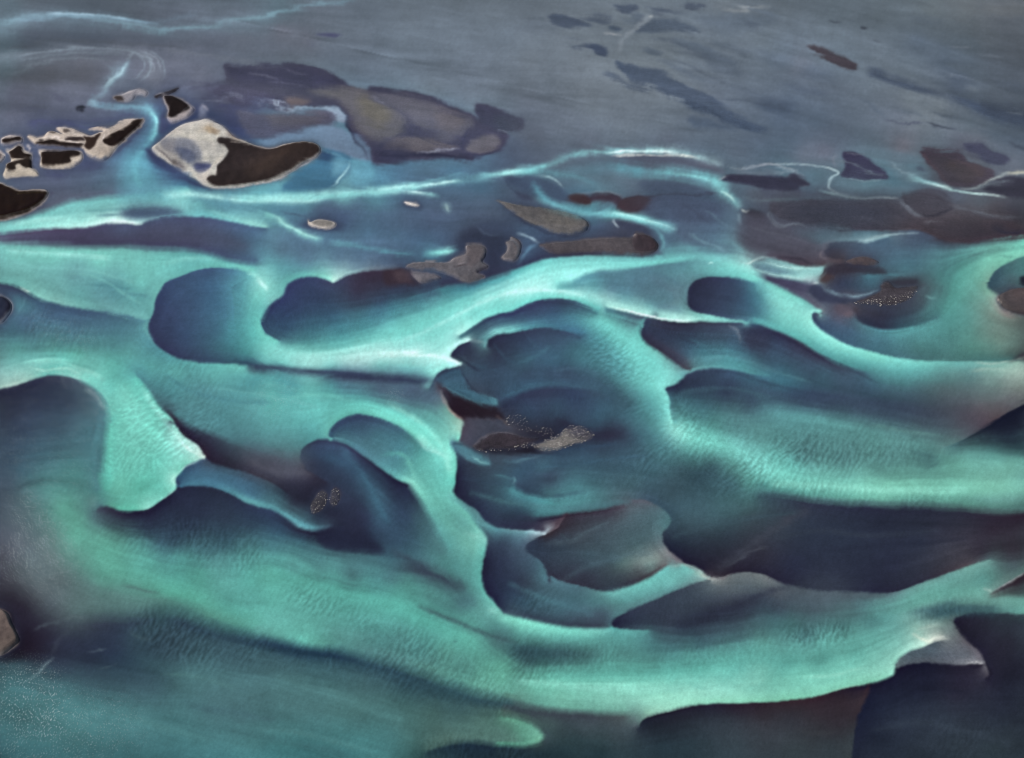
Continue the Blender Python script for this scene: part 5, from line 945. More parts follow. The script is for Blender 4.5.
A 1.5 .9: 600,610 650,600 700,612 680,640 620,650 | #40466a
A 1 .8: 455,575 480,580 490,615 470,605 | #3c3636
A 3 .5: 380,480 480,440 480,520 540,600 560,650 500,630 400,540 | #8a8480
A 2 .7: 560,340 640,310 720,360 800,400 700,440 560,420 450,440 420,430 | #c4c0ae
A 2 .6: 665,370 720,365 735,400 690,400 | #a8885c
H 2 .6: 640,690 700,640 740,590 800,520 | #d0c4b0
@390,225,6.827
A 2 .9: -40,320 140,322 215,398 100,403 -40,400 | #3a313c
A 2 .7: 20,335 130,330 160,375 60,385 | #4e444c
A .7 1: 105,290 130,268 200,255 300,255 400,258 430,232 520,190 518,145 545,137 620,138 656,165 651,220 632,250 672,285 602,325 645,350 600,376 520,386 460,370 400,346 300,320 200,315 120,305 | #5c5a60
A .7 1: 140,330 220,330 320,345 350,366 280,386 210,398 175,370 | #66636a
A 2 .6: 530,150 620,150 640,200 600,280 540,300 520,220 | #544c50
A 2 .5: 430,240 520,195 520,260 440,290 | #746a6c
H .8 .8: 110,285 150,266 250,258 400,262 440,232 520,192 | #988e8c
H 1 .9: 518,192 522,148 545,140 | #c0b4ac
H .7 .8: 560,142 620,146 652,170 640,230 | #84797a
H .9 .7: 430,312 500,292 540,288 | #362e34
H .7 .8: 580,325 640,348 600,372 | #8c8080
H .8 .7: 670,285 600,322 570,328 | #302a36
H 1 .6: 460,285 490,280 520,270 | #8c8284
A .7 1: 758,225 790,190 800,150 790,120 818,105 822,80 860,90 897,130 887,200 850,247 800,247 | #5e5b60
H .8 .7: 800,120 808,170 770,225 800,242 850,244 | #8c8282
H .9 .7: 815,120 850,140 880,165 | #302a36
A 1.5 .6: 860,100 893,135 880,190 850,150 | #544c50
@430,380,5.689
A 2 .9: 40,10 90,60 200,100 320,140 400,170 430,220 380,215 250,225 190,222 130,180 95,120 60,60 | #2b2530
A 3 .6: 40,20 70,40 70,90 100,150 70,110 45,60 | #564c52
A 2 .8: 70,5 150,15 220,60 380,112 382,140 300,128 200,100 120,60 | #47707f
H 1.5 .8: 220,75 300,115 380,132 | #548a96
A 1 .8: 340,105 383,112 384,140 350,130 | #58909a
H 1.2 .9: 55,55 85,120 125,188 188,234 | #a39288
H .8 .7: 180,225 260,222 380,222 420,215 | #5a5058
H 1.5 .7: 370,190 420,230 470,270 | #6a5c5c
A 2 .7: 190,230 370,225 480,275 420,288 340,300 280,345 230,375 190,340 185,280 | #474c5c
A 1.5 .9: 245,378 290,346 350,306 430,294 520,316 620,330 560,362 470,387 350,392 280,402 | #38313b
A 2 .8: 270,395 370,385 480,385 560,370 640,400 480,420 300,410 | #1f1e2a
H 1.3 .85: 232,384 290,338 360,298 440,290 540,318 | #968a88
H .8 .6: 270,395 310,402 | #b8aca0
A 2 .8: 115,365 165,360 250,398 345,470 335,488 260,470 180,430 125,395 | #4c7a86
H 1.5 .8: 230,430 290,465 340,480 | #70a4a6
H 1.2 .7: 115,370 150,362 200,375 | #2f4454
A 2 .5: 560,290 700,290 740,300 620,350 560,345 | #2a2836
H 1.5 .5: 480,480 570,450 640,430 | #4c6c7c
H 2 .6: 350,540 480,575 490,600 | #4a7a84
A 3 .6: 490,600 620,600 640,640 560,660 500,620 | #2f4054
@10
H 4 .85: -100,790 150,782 300,768 450,757 560,748 700,733 830,716 930,700 1021,686 1100,678 | #84ccc8 #90d4d0 #98d8d4 #90d0ce #98d6d2 #88c8c8 #84c4c8 #88cccc #a0dcd8 #80c4c8
H 1.5 .8: 480,756 560,748 700,734 830,716 | #c0e8e4
H 2 .5: 560,740 680,722 780,700 850,690 | #78b4bc
A 2 .6: 800,712 850,700 930,700 900,712 840,728 | #4a6c84
@11
H 4 .8: -40,40 80,33 200,28 330,18 440,8 560,-4 680,-18 | #90d0cc #98d8d2 #8cd0cc #80c8c6 #84caca #90d2d0 #84c8c8

@00
A 6 .6: -40,110 60,85 200,58 420,60 560,85 700,100 900,88 1080,70 1080,92 900,112 680,128 500,112 300,98 100,112 -40,135 | #6a909c
H 2 .6: 180,66 300,60 420,64 520,78 | #88acb8
A 5 .45: -30,225 200,190 400,178 520,185 620,225 655,290 620,340 560,320 590,270 540,225 400,205 200,225 -30,260 | #707c86
A 4 .5: 470,260 510,270 500,310 440,350 430,390 400,380 400,340 440,300 | #7494a0
H 2 .5: 500,240 530,215 520,200 | #80949c
A 8 .5: 60,270 250,260 420,280 420,310 250,320 80,330 -20,320 -20,290 | #4c5058
A 6 .5: 120,120 400,135 700,145 400,165 100,155 | #465262
@20
A 4 .5: 0,700 100,690 240,650 400,640 380,680 250,700 150,720 60,725 | #5c8c98
A 3 .6: 60,760 200,740 330,760 330,790 120,790 | #4a6478
@21
H 2 .7: 390,88 440,98 520,118 600,143 | #a4dcd6
H 1.5 .8: 828,0 865,20 893,48 | #b8e0d8
A 6 .5: 640,230 760,215 860,215 920,265 850,262 740,255 | #62949a
@11
H 3 .7: 470,655 600,648 700,655 780,680 810,690 | #b8e6dc #c8ece2 #c4eae0 #c8ece2 #d4f0e8
H 3 .6: 560,615 680,560 800,500 900,450 1021,410 1121,398 1221,405 1321,428 | #98dcd2 #98dcd2 #a0e0d6 #b4e6de #c0eae2 #bce8e0 #b4e4dc #a8e0d8
H 3 .7: 0,352 30,380 55,405 | #b8e8de
@12
H 3 .5: 640,215 700,270 760,320 780,370 | #98dcca
A 6 .5: 540,60 640,95 720,120 760,200 700,180 600,120 500,85 | #589890
@03
A 10 .6: 250,500 500,520 700,590 900,640 1060,660 1060,720 800,690 500,640 280,600 | #447878
H 4 .4: 300,560 500,590 700,650 850,690 | #5a9088
H 4 .4: 100,560 300,600 450,650 | #548484
A 8 .5: 560,340 800,400 1000,450 1060,500 900,470 700,430 560,390 | #427074
H 3 .4: 640,420 800,440 950,480 | #5c9088
@13
A 10 .5: -40,600 200,600 400,650 560,700 400,720 150,680 -40,680 | #43807e
H 4 .4: 0,640 200,660 350,700 480,740 | #5a948e
H 3 .4: 150,480 300,520 450,570 600,610 | #58908a
H 3 .3: 50,420 200,470 350,500 | #5c928c
@00
H 2.5 .6: 740,360 830,350 900,330 960,335 | #484c64
H 2 .6: 760,400 860,385 940,390 | #464a64
H 2 .5: 700,350 780,335 850,340 | #50546a
H 2 .5: 840,430 900,425 980,440 | #42466a
H 1.5 .7: 960,262 1060,256 1150,250 1240,262 1310,292 1370,322 | #3e405c
H 1.5 .5: 980,290 1060,300 1120,320 | #666a80
H 1.2 .5: 1060,330 1160,340 1240,350 | #5c6076
H 2 .5: 1120,418 1060,416 1000,430 | #3c4060
H 2 .7: 1470,640 1450,590 1420,560 1395,515 1375,470 | #34384f
A 3 .6: 1480,600 1540,570 1600,575 1640,600 1600,625 1500,640 | #3a3e56
H 2.5 .6: 1490,610 1600,618 1700,612 1800,620 1880,628 | #32364c
H 1.5 .6: 1620,500 1680,540 1740,575 1800,590 | #474a5c
A 4 .4: 1500,400 1640,400 1760,440 1700,500 1620,470 | #60626a
H 2 .6: 1740,440 1830,458 1890,480 | #484c60
@20
A 2 .7: 560,40 640,42 700,60 620,64 560,60 | #50606f
H 2 .5: 540,140 640,160 740,200 820,230 | #50606f
H 2 .5: 600,230 700,260 800,310 870,330 | #4e5e6e
H 2.5 .5: 780,170 880,190 980,240 | #50616f
H 1.5 .5: 650,195 720,205 800,235 | #526270
H 2 .5: 820,400 920,400 1021,412 1100,420 | #48586a
H 2 .5: 40,70 100,75 150,80 | #54646f
@21
A 1.5 .85: 180,28 230,36 290,22 330,16 400,14 440,36 425,60 395,45 340,40 300,48 240,44 | #423a48
A 4 .6: 440,40 520,28 540,70 480,90 430,75 | #423a46
H 1.5 .7: 415,85 425,60 442,38 500,29 600,17 | #363440
H 1 .6: 250,15 330,8 400,6 440,28 470,28 | #7c8e9a
A 4 .5: 640,40 780,40 840,90 780,130 640,110 | #434f64
A 3 .5: 900,140 1021,120 1021,220 940,230 910,190 | #454656
H 2 .5: 940,160 1000,150 1060,165 | #5c6070
@31
A 3 .5: 150,60 300,45 500,50 520,90 300,120 160,110 | #444049
A 3 .5: 700,150 850,130 1000,150 1000,190 800,190 | #3c353c
H 1.5 .5: 180,110 300,135 400,150 520,150 | #393844
H 1.2 .4: 640,140 760,160 880,150 | #35303a
H 2 .5: 60,180 130,200 200,230 | #63687a
H 1.5 .6: 60,262 120,275 180,290 | #383440
@22
A 14 .5: 620,500 760,480 920,500 860,560 740,600 650,600 | #43626e
A 8 .4: 640,560 760,590 740,640 680,640 | #34444f
@32
A 12 .5: -160,150 100,180 400,212 600,260 620,310 400,345 100,330 -60,280 -180,200 | #5a918e
A 10 .4: 620,160 800,180 880,200 800,235 640,230 | #4e6e72
@12
A 6 .5: 0,340 120,345 220,370 160,385 0,370 | #444654
@03
H 2 .5: 130,250 200,220 280,205 | #4c5862
@01
A 3.5 .85: 480,90 530,68 600,64 690,76 728,88 680,105 600,110 520,108 | #4a607a
@0,0,3.197
H 3 .35: 420,190 395,230 350,270 335,300 300,318 285,328 330,340 420,345 | #7ca4ae
H 1 .5: 440,170 480,195 490,230 465,255 | #8c9ca6
H 1 .4: 455,165 500,195 512,235 | #8c9ca6
H 2 .4: 150,290 180,310 230,320 | #4c5068
H 3 .4: 60,340 100,330 160,350 | #4e546c
@400,280,3.197
A 10 .55: 560,185 640,205 720,290 790,370 835,445 760,450 680,380 600,300 | #467c84
A 6 .5: 440,330 560,280 640,300 760,400 700,420 600,350 480,335 | #36465c
A 1.5 .7: 122,322 150,294 186,286 215,335 262,372 312,388 280,394 200,368 140,338 | #3c6074
H 1.2 .6: 194,284 206,312 228,342 270,374 | #2a3146
H 1.5 .6: 130,335 190,362 250,388 310,392 | #588c98
H 1.2 .6: 170,238 215,265 250,292 | #262d40
H 1.5 .4: 215,262 270,280 330,300 | #3c5c70
H 2 .4: 400,170 430,210 480,250 520,260 | #3e5c72
H 2 .4: 295,200 340,250 400,280 | #3a566c
H 2 .35: 480,300 560,284 640,300 | #4c7084
H 2 .35: 320,372 440,335 560,335 640,350 | #44687c
A 3 .7: 500,440 620,480 720,490 640,505 560,500 | #2f3146
H 2 .5: 430,540 560,540 700,520 | #36506a
H 2 .4: 440,600 560,590 700,570 800,560 | #40647a
@500,130,3.197
A 1.5 .75: 10,152 60,145 120,150 160,165 205,190 225,213 195,225 140,212 90,203 60,190 30,170 | #43546c
H 1.5 .6: 12,150 30,175 60,200 70,225 | #38445c
A 2 .6: 50,195 100,205 110,220 70,222 | #353a50
H 4 .8: 100,165 150,218 230,258 330,268 400,276 470,290 560,320 | #5c98a8 #6cb0bc #70b4bc #78c0c4 #84ccca #80c8c8 #6ca0ac
H 1.5 .6: 340,262 420,275 500,298 570,322 | #a8dcd8
A 1.2 .9: 218,210 268,205 292,222 288,236 240,232 | #43373c
A 1.5 .85: 378,226 398,217 450,206 482,222 445,262 398,262 376,242 | #443a42
H 1 .8: 285,206 340,199 375,213 396,221 | #343442
H 1.2 .7: 396,219 450,206 560,199 640,203 700,200 | #3a3c4c
A 12 .5: 440,215 600,208 700,218 745,260 735,300 640,312 560,300 490,265 | #434e66
A 3 .5: 560,325 640,340 760,380 700,390 600,360 | #4c5c72
A 5 .5: 150,90 280,78 420,80 560,85 640,100 520,120 400,105 260,120 180,130 | #56606f
A 4 .5: 450,175 560,170 680,180 600,192 500,190 | #46546a
H 1 .7: 355,86 440,82 560,80 640,92 | #d8dccc
H 1.5 .6: 820,120 870,110 900,120 960,135 | #a0a4a8
A 1.2 .8: 870,225 930,222 1020,225 1020,290 940,290 880,270 860,245 | #46424e
H 1.2 .6: 905,310 940,302 970,305 | #9aa4a8
A 2 .5: 300,455 420,440 600,425 590,440 480,470 560,540 500,560 400,500 | #54808c
@724,130,3.413
A 4 .8: 80,207 260,206 275,235 130,242 80,222 | #565e6c
A 1 .9: 5,155 60,152 150,158 215,158 235,150 270,165 296,186 270,189 240,205 180,208 120,195 60,178 20,170 | #37374a
H 1 .5: 150,150 200,148 240,140 | #8c949c
H 1.5 .6: 420,136 480,141 545,152 | #484e64
A 5 .5: 370,175 600,180 720,195 600,220 440,215 380,200 | #62808c
H 1.5 .8: 390,148 364,172 358,195 380,212 430,224 520,230 600,233 | #8ca4aa #9cb4b8 #b0c8c8 #a0bcc0 #98b8bc #a0c0c4 #98a8ac
A 10 .55: 160,250 300,235 580,240 640,290 560,330 300,320 180,290 | #4a4853
A 8 .4: 640,300 760,310 900,330 1000,360 900,385 760,380 700,340 | #403c44
H 1.5 .7: 430,328 440,345 480,347 | #303040
H 2 .7: 915,325 955,350 1020,368 | #22263a
A 1.5 .8: 607,222 660,214 700,208 760,235 790,264 740,286 690,296 645,275 612,242 | #44424c
H 1 .7: 607,225 640,270 690,294 740,284 792,264 | #2f2d38
H 1.5 .7: 680,204 735,213 782,240 | #37323e
H 2 .7: 600,236 640,275 685,300 | #8c969f
A 8 .6: 60,340 160,320 320,400 340,440 200,425 90,410 | #54525e
H 1.5 .7: 180,430 260,440 300,458 340,456 | #38333e
H 1.5 .6: 160,275 165,300 185,322 210,328 250,318 290,330 | #7f8c96
A 4 .5: 230,340 330,355 440,365 480,378 380,385 300,375 | #5c7c88
A 3 .6: 60,285 120,280 150,310 120,340 70,320 | #484654
A 2 .8: 95,456 160,450 240,470 340,468 325,492 240,490 160,475 | #84b8b4
H 2 .8: 100,476 160,494 240,506 322,522 | #9cc8c0 #a8d0c8 #acd0c8 #c8dcd4
H 1.5 .7: 130,450 220,470 330,473 | #a8d4cc
A 2 .6: 97,462 140,456 200,476 260,492 200,490 130,476 | #587c8c
A 2 .7: 110,492 200,508 312,524 290,548 200,532 | #4a4e64
A 1.5 .8: 290,540 330,532 360,556 450,580 400,590 330,585 300,562 | #3a4056
A 1.5 .7: 345,466 450,464 540,470 560,490 460,486 350,492 | #34313d
A 2 .6: 380,600 440,606 440,640 390,630 | #544f5c
A 14 .45: 700,480 800,440 900,560 880,680 760,720 640,700 700,600 | #4c8884
A 10 .4: 880,640 1000,640 1020,740 900,740 | #5c6c66
H 2 .4: 700,380 860,350 1000,330 | #38323a
H 2 .3: 200,260 400,250 560,262 | #5a5862
H 2 .5: 760,250 880,290 1000,300 | #5c5c64
A 3 .5: 470,80 560,75 640,85 600,130 540,110 | #5c707c
A 3 .5: 560,110 680,150 700,170 600,165 | #62757f
@0,560,2.56
A 12 .65: 300,165 470,155 620,205 760,275 700,300 520,285 380,250 | #3f5f69
A 14 .6: 420,265 700,295 1000,335 1000,420 700,385 450,335 | #4b7879
A 12 .6: 110,275 300,270 420,300 400,370 200,360 | #3d5763
A 12 .5: 300,345 600,385 700,430 500,450 250,400 | #4c777b
A 12 .5: 150,170 300,165 330,220 200,260 130,240 | #364254
H 4 .6: 480,372 600,390 710,412 | #385a64
H 3 .5: 640,225 760,238 880,265 1000,290 | #24414e
A 14 .6: 20,0 140,0 220,80 240,140 160,150 100,90 | #5a696e
A 12 .6: 190,70 330,70 400,110 260,140 170,150 | #5a7a76
A 8 .4: 250,30 330,60 420,95 360,90 280,65 | #466e6a
A 10 .4: -10,290 100,290 200,350 100,420 -10,420 | #47757a
H 3 .5: 330,175 350,195 400,205 | #58797c
A 10 .4: 700,40 860,70 1000,130 900,150 760,110 | #56a294
H 3 .4: 560,95 640,110 700,105 | #4c9084
@130,330,2.926
A 16 .55: 120,160 260,150 420,220 500,330 520,400 380,380 240,300 160,230 | #5a9a9a
A 8 .65: 330,372 520,385 545,440 420,442 330,408 | #474859
A 10 .45: 330,320 480,370 500,400 400,395 320,360 | #545f6c
A 8 .6: 560,120 880,150 930,200 860,230 740,200 600,150 | #4a6275
H 3 .6: 340,103 500,118 700,135 880,150 | #33405a
A 10 .35: 840,480 940,520 1000,640 980,740 900,700 860,600 | #5a9c94
H 5 .6: 760,640 860,700 950,745 | #384a5a
H 3 .4: 100,130 180,180 300,210 420,215 | #46808a
H 3 .4: 380,150 500,180 600,220 | #66b4ac
H 2 .4: 240,170 400,195 560,230 | #6cb4ae
A .7 1: 527,520 540,490 560,472 577,482 572,510 555,531 535,538 | #3b3b46
A .7 1: 584,505 590,470 602,462 615,485 609,506 596,516 | #3b3b46
A 6 .5: 520,380 640,420 700,520 680,600 620,580 600,480 540,430 | #2d3248
H 4 .4: 610,340 680,420 720,500 760,570 | #44748a
@400,280,3.197
H 3 .4: 20,60 150,20 300,0 | #50909c
@0,0,3.197
H 1 .5: 440,165 470,180 482,215 470,245 440,268 | #8298a2
H 1 .45: 430,175 455,190 462,220 445,245 415,265 | #7e949e
H 1 .45: 460,158 510,190 525,230 515,262 | #8298a2
H 2 .4: 60,185 150,165 300,155 400,158 450,168 | #6c8089
H 1.5 .4: 60,205 200,180 330,170 410,176 | #6a7e86
H 2 .35: 0,235 150,205 300,195 390,205 | #667880
H 3 .35: 0,150 150,130 300,130 450,140 600,150 | #4c565f
H 3 .3: 500,160 700,180 850,210 | #69747e
H 2 .35: 330,215 360,235 350,265 320,285 | #6f8a94
H 1.5 .4: 410,200 388,235 350,262 335,290 | #98bcc0
@0,560,2.56
A 16 .6: -20,300 120,330 300,370 600,420 900,440 1030,430 1030,520 -20,520 | #4a8284
A 12 .45: 300,200 500,210 700,290 1000,350 1000,300 760,260 560,210 | #4c747a
A 10 .4: 60,330 300,360 420,420 300,470 100,440 | #528a8a
H 4 .4: 400,400 560,430 760,470 900,500 | #3a666a
@02
A 14 .5: 10,440 100,470 200,600 260,720 150,780 60,720 0,560 | #62787c
A 10 .4: 250,480 330,560 420,640 520,720 420,720 320,640 240,560 | #5aa28c
@30
A 2 .6: 560,60 640,70 700,95 640,95 | #53646f
A 2 .6: 700,250 800,265 880,300 780,290 | #4f606c
A 2 .6: 900,330 1000,345 1060,375 960,365 | #465462
A 3 .5: 850,30 950,20 1060,30 1060,60 930,60 | #66706f
A 2 .5: 60,330 160,350 240,380 140,375 | #52657a
A 2 .5: 420,420 520,430 600,455 500,450 | #56656f
A 1.5 .6: 640,440 720,450 780,475 700,468 | #4e5c68
H 1.5 .5: 700,300 780,320 860,330 | #6c7c86
H 1.2 .6: 250,640 330,650 420,690 480,700 | #6c7a84
H 1 .6: 610,600 660,660 720,720 | #5c4a4c
H 1 .5: 690,610 760,640 840,690 | #64525a
A 1.5 .7: 715,640 740,645 760,660 735,665 | #5a4a4a
@00
H 1 .7: 1021,737 1070,726 1130,704 1180,677 1230,650 1276,612 | #d8ccc0
A 5 .5: 960,590 1040,600 1120,590 1060,660 960,690 920,660 | #352e30
A 4 .6: 1180,590 1260,580 1265,605 1200,650 1120,690 1100,670 | #2a2527
H 1 .6: 640,565 700,520 760,495 800,485 | #c8bca8
A 1 .5: 700,520 720,515 725,530 705,533 | #c8c0b0
A 1 .5: 850,520 880,525 870,540 845,535 | #8c7458
A 1 .5: 760,540 790,545 780,560 755,553 | #d0c8b8
@33
A 10 .35: 450,600 700,560 900,620 1000,700 800,740 550,700 | #384350
H 4 .3: 400,650 600,620 800,650 1000,720 | #3a4654
H 4 .3: 520,460 650,480 800,500 | #1f2334
H 3 .3: 100,640 200,660 300,640 | #40444a
@32
H 4 .3: 0,640 200,600 400,620 700,600 | #38424f
H 4 .3: 200,680 500,660 800,640 | #262c3e
@02
A 14 .4: 470,60 560,100 620,220 600,330 520,400 460,380 440,200 | #88d6c4
H 4 .5: 560,20 620,110 680,190 740,270 | #98dccc
A 16 .35: 150,470 260,560 420,660 620,760 500,780 300,700 180,600 | #6cb89e
@01
H 3 .5: 20,250 150,255 300,262 450,275 | #98d8cc
H 3 .5: 100,700 220,690 330,715 420,760 | #88ccbc
H 3 .4: 640,300 760,275 900,285 | #84ccc0
H 4 .5: 50,140 200,115 330,125 | #a0dcd0
@12
H 4 .5: 520,90 620,150 700,220 760,300 790,390 | #8cdcc8
H 3 .4: 100,80 250,60 400,90 | #70c4b6
@23
H 4 .4: 0,450 200,470 450,482 700,480 900,480 | #8cd8c0
@32
H 4 .4: 0,410 200,420 500,440 800,440 | #90dcc4
@724,130,3.413
A 8 .45: 160,250 300,235 580,240 640,290 560,330 300,320 180,290 | #403f49
A 8 .45: 640,300 760,310 900,330 1010,350 900,385 760,380 700,340 | #3c383f
H 2 .5: 200,235 330,228 450,232 | #5f7480
H 2.5 .5: 60,225 120,240 180,235 260,225 | #66787f
H 2 .5: 620,150 680,170 760,195 | #8ab8bc
H 2 .5: 800,215 860,195 920,180 1000,175 | #7c8c92
H 1.5 .5: 780,260 860,280 960,290 1020,285 | #68707a
H 1.5 .5: 440,300 520,310 600,330 690,335 | #5c5c66
H 1.5 .4: 300,265 380,280 440,300 | #34323e
H 1.5 .5: 540,250 580,280 640,310 | #37343f
H 2 .5: 100,380 180,400 260,420 | #44424e
H 1.5 .5: 80,330 140,350 220,365 300,390 | #6a6c78
H 2 .4: 820,60 840,100 900,130 | #6a7883
H 1.5 .5: 560,100 600,140 660,160 | #7c929a
@500,130,3.197
H 2 .5: 600,330 660,360 740,390 | #78a4ac
H 1.5 .5: 640,250 700,290 760,340 | #5a7484
H 1.5 .4: 560,230 620,260 680,310 | #3c4458
H 1.5 .4: 20,350 60,380 50,420 | #4c6c80
@01
A 5 .5: -20,190 300,174 500,162 700,140 900,160 1000,230 700,222 300,214 -20,210 | #4a4c60
@724,130,3.413
A 12 .75: 170,255 300,238 480,240 600,290 560,325 400,330 250,315 | #353a4a
A 10 .6: 60,340 160,320 320,400 340,440 200,425 90,410 | #484c5a
A 8 .5: 640,310 760,315 900,335 1010,355 900,383 760,378 700,342 | #3b3841
A 6 .6: 690,75 780,90 890,160 800,185 740,165 | #3e3c42
@640,280,2.667
A 14 .75: 480,310 620,310 760,345 860,370 800,400 640,380 500,350 | #3c505f
A 10 .4: 300,180 420,200 520,230 640,290 500,290 380,250 | #3f5a6c
H 3 .5: 120,260 240,245 340,275 440,300 560,320 | #33445a
H 3 .4: 100,300 240,290 360,320 480,350 | #456a78
H 3 .5: 260,140 360,150 450,190 520,230 | #2f3950
H 2 .4: 480,200 560,235 640,275 | #34455a
H 3 .4: 130,150 200,190 300,210 | #4a7888
H 2.5 .4: 160,215 260,205 360,240 460,270 | #5c949c
A 10 .4: 860,240 1000,300 960,330 840,300 760,270 | #5c6c70
@430,470,2.667
H 3 .5: 640,180 740,150 860,130 1000,110 | #3b525e
H 6 .5: 760,270 860,200 960,130 1020,105 | #414754
H 5 .5: 700,410 820,360 920,320 1020,300 | #2e3546
H 4 .4: 340,300 420,260 520,230 600,220 | #4c6874
H 3 .4: 300,200 400,180 500,120 | #4a5c68
H 4 .5: 100,60 240,90 400,100 540,85 | #4c7a82
H 3 .4: 80,20 200,40 300,70 420,60 | #33485c
A 12 .5: 720,680 900,680 1000,720 800,740 | #424c56
A 8 .45: 380,130 520,110 600,140 620,200 500,230 380,200 | #46545f
A 8 .5: 200,140 290,190 300,260 220,280 160,200 | #36455a
H 4 .4: 200,300 320,350 440,390 | #4c7c86
A 8 .5: 500,380 620,330 720,300 700,380 600,410 | #35414f
A 14 .5: 1000,300 1100,300 1150,340 1050,380 980,350 | #566a72
@0,560,2.56
A 12 .6: 330,180 440,180 480,230 400,260 320,230 | #2f4150
A 16 .5: 500,320 760,330 900,400 700,440 500,400 | #50797d
@30
A 20 .35: 650,-60 1060,-60 1060,250 900,200 760,80 | #5e6060
@21
A 6 .4: 130,215 440,195 560,200 560,245 400,245 160,245 | #4a4950
=ripple
@02
A 8 .9: 420,560 560,540 700,560 860,600 1021,640 1021,740 800,720 600,680 460,620
A 10 .5: 450,50 700,-100 900,150 600,400 450,380
@03
A 8 1: 520,180 700,190 900,240 1040,280 1040,400 900,400 700,360 560,280
@13
A 8 1: -20,270 200,310 400,330 600,390 1021,480 1021,580 800,540 500,460 250,420 -20,340
A 10 1: 380,190 560,220 760,330 940,360 1021,420 900,500 700,450 450,360 400,270
A 8 .6: 100,80 300,100 380,180 200,180
A 8 .9: 690,690 1021,700 1140,730 1140,790 690,790
@23
A 10 .9: -20,310 200,300 400,320 500,360 300,400 -20,430
A 8 .5: 550,340 800,300 1021,290 1021,360 700,380
A 6 .8: 20,110 100,110 190,160 120,190 20,160
@33
A 6 1: 50,270 200,220 330,220 340,260 150,310
A 8 .7: 560,180 760,140 900,170 700,200
A 8 .5: 650,650 950,650 1021,780 700,780
@21
A 8 1: 230,560 330,540 450,640 520,758 300,758 320,640
@22
A 10 1: 620,60 700,120 880,180 1021,260 1021,470 800,460 620,400 560,300 640,200
A 10 .7: 350,320 560,270 640,300 560,420 380,420
A 8 .7: 380,40 480,60 560,150 480,130
@32
A 10 1: -20,200 200,180 400,220 600,260 620,300 400,330 200,360 60,360 -20,330
A 8 1: -20,380 100,380 300,440 500,470 300,500 100,470 -20,480
A 8 .6: 500,470 750,470 760,500 500,510
@01
A 8 .6: 100,500 300,500 420,600 250,640 120,600
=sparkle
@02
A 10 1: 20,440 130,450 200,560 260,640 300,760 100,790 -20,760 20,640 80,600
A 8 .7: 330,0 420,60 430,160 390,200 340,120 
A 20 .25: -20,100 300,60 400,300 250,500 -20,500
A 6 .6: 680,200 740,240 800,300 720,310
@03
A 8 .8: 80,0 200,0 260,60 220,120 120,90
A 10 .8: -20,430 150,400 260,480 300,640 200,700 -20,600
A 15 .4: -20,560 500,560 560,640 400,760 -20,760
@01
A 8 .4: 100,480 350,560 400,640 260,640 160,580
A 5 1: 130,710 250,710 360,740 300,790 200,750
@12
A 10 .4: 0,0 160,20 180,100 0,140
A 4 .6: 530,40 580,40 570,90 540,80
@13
A 15 .0: 0,0 10,0 10,10
'''
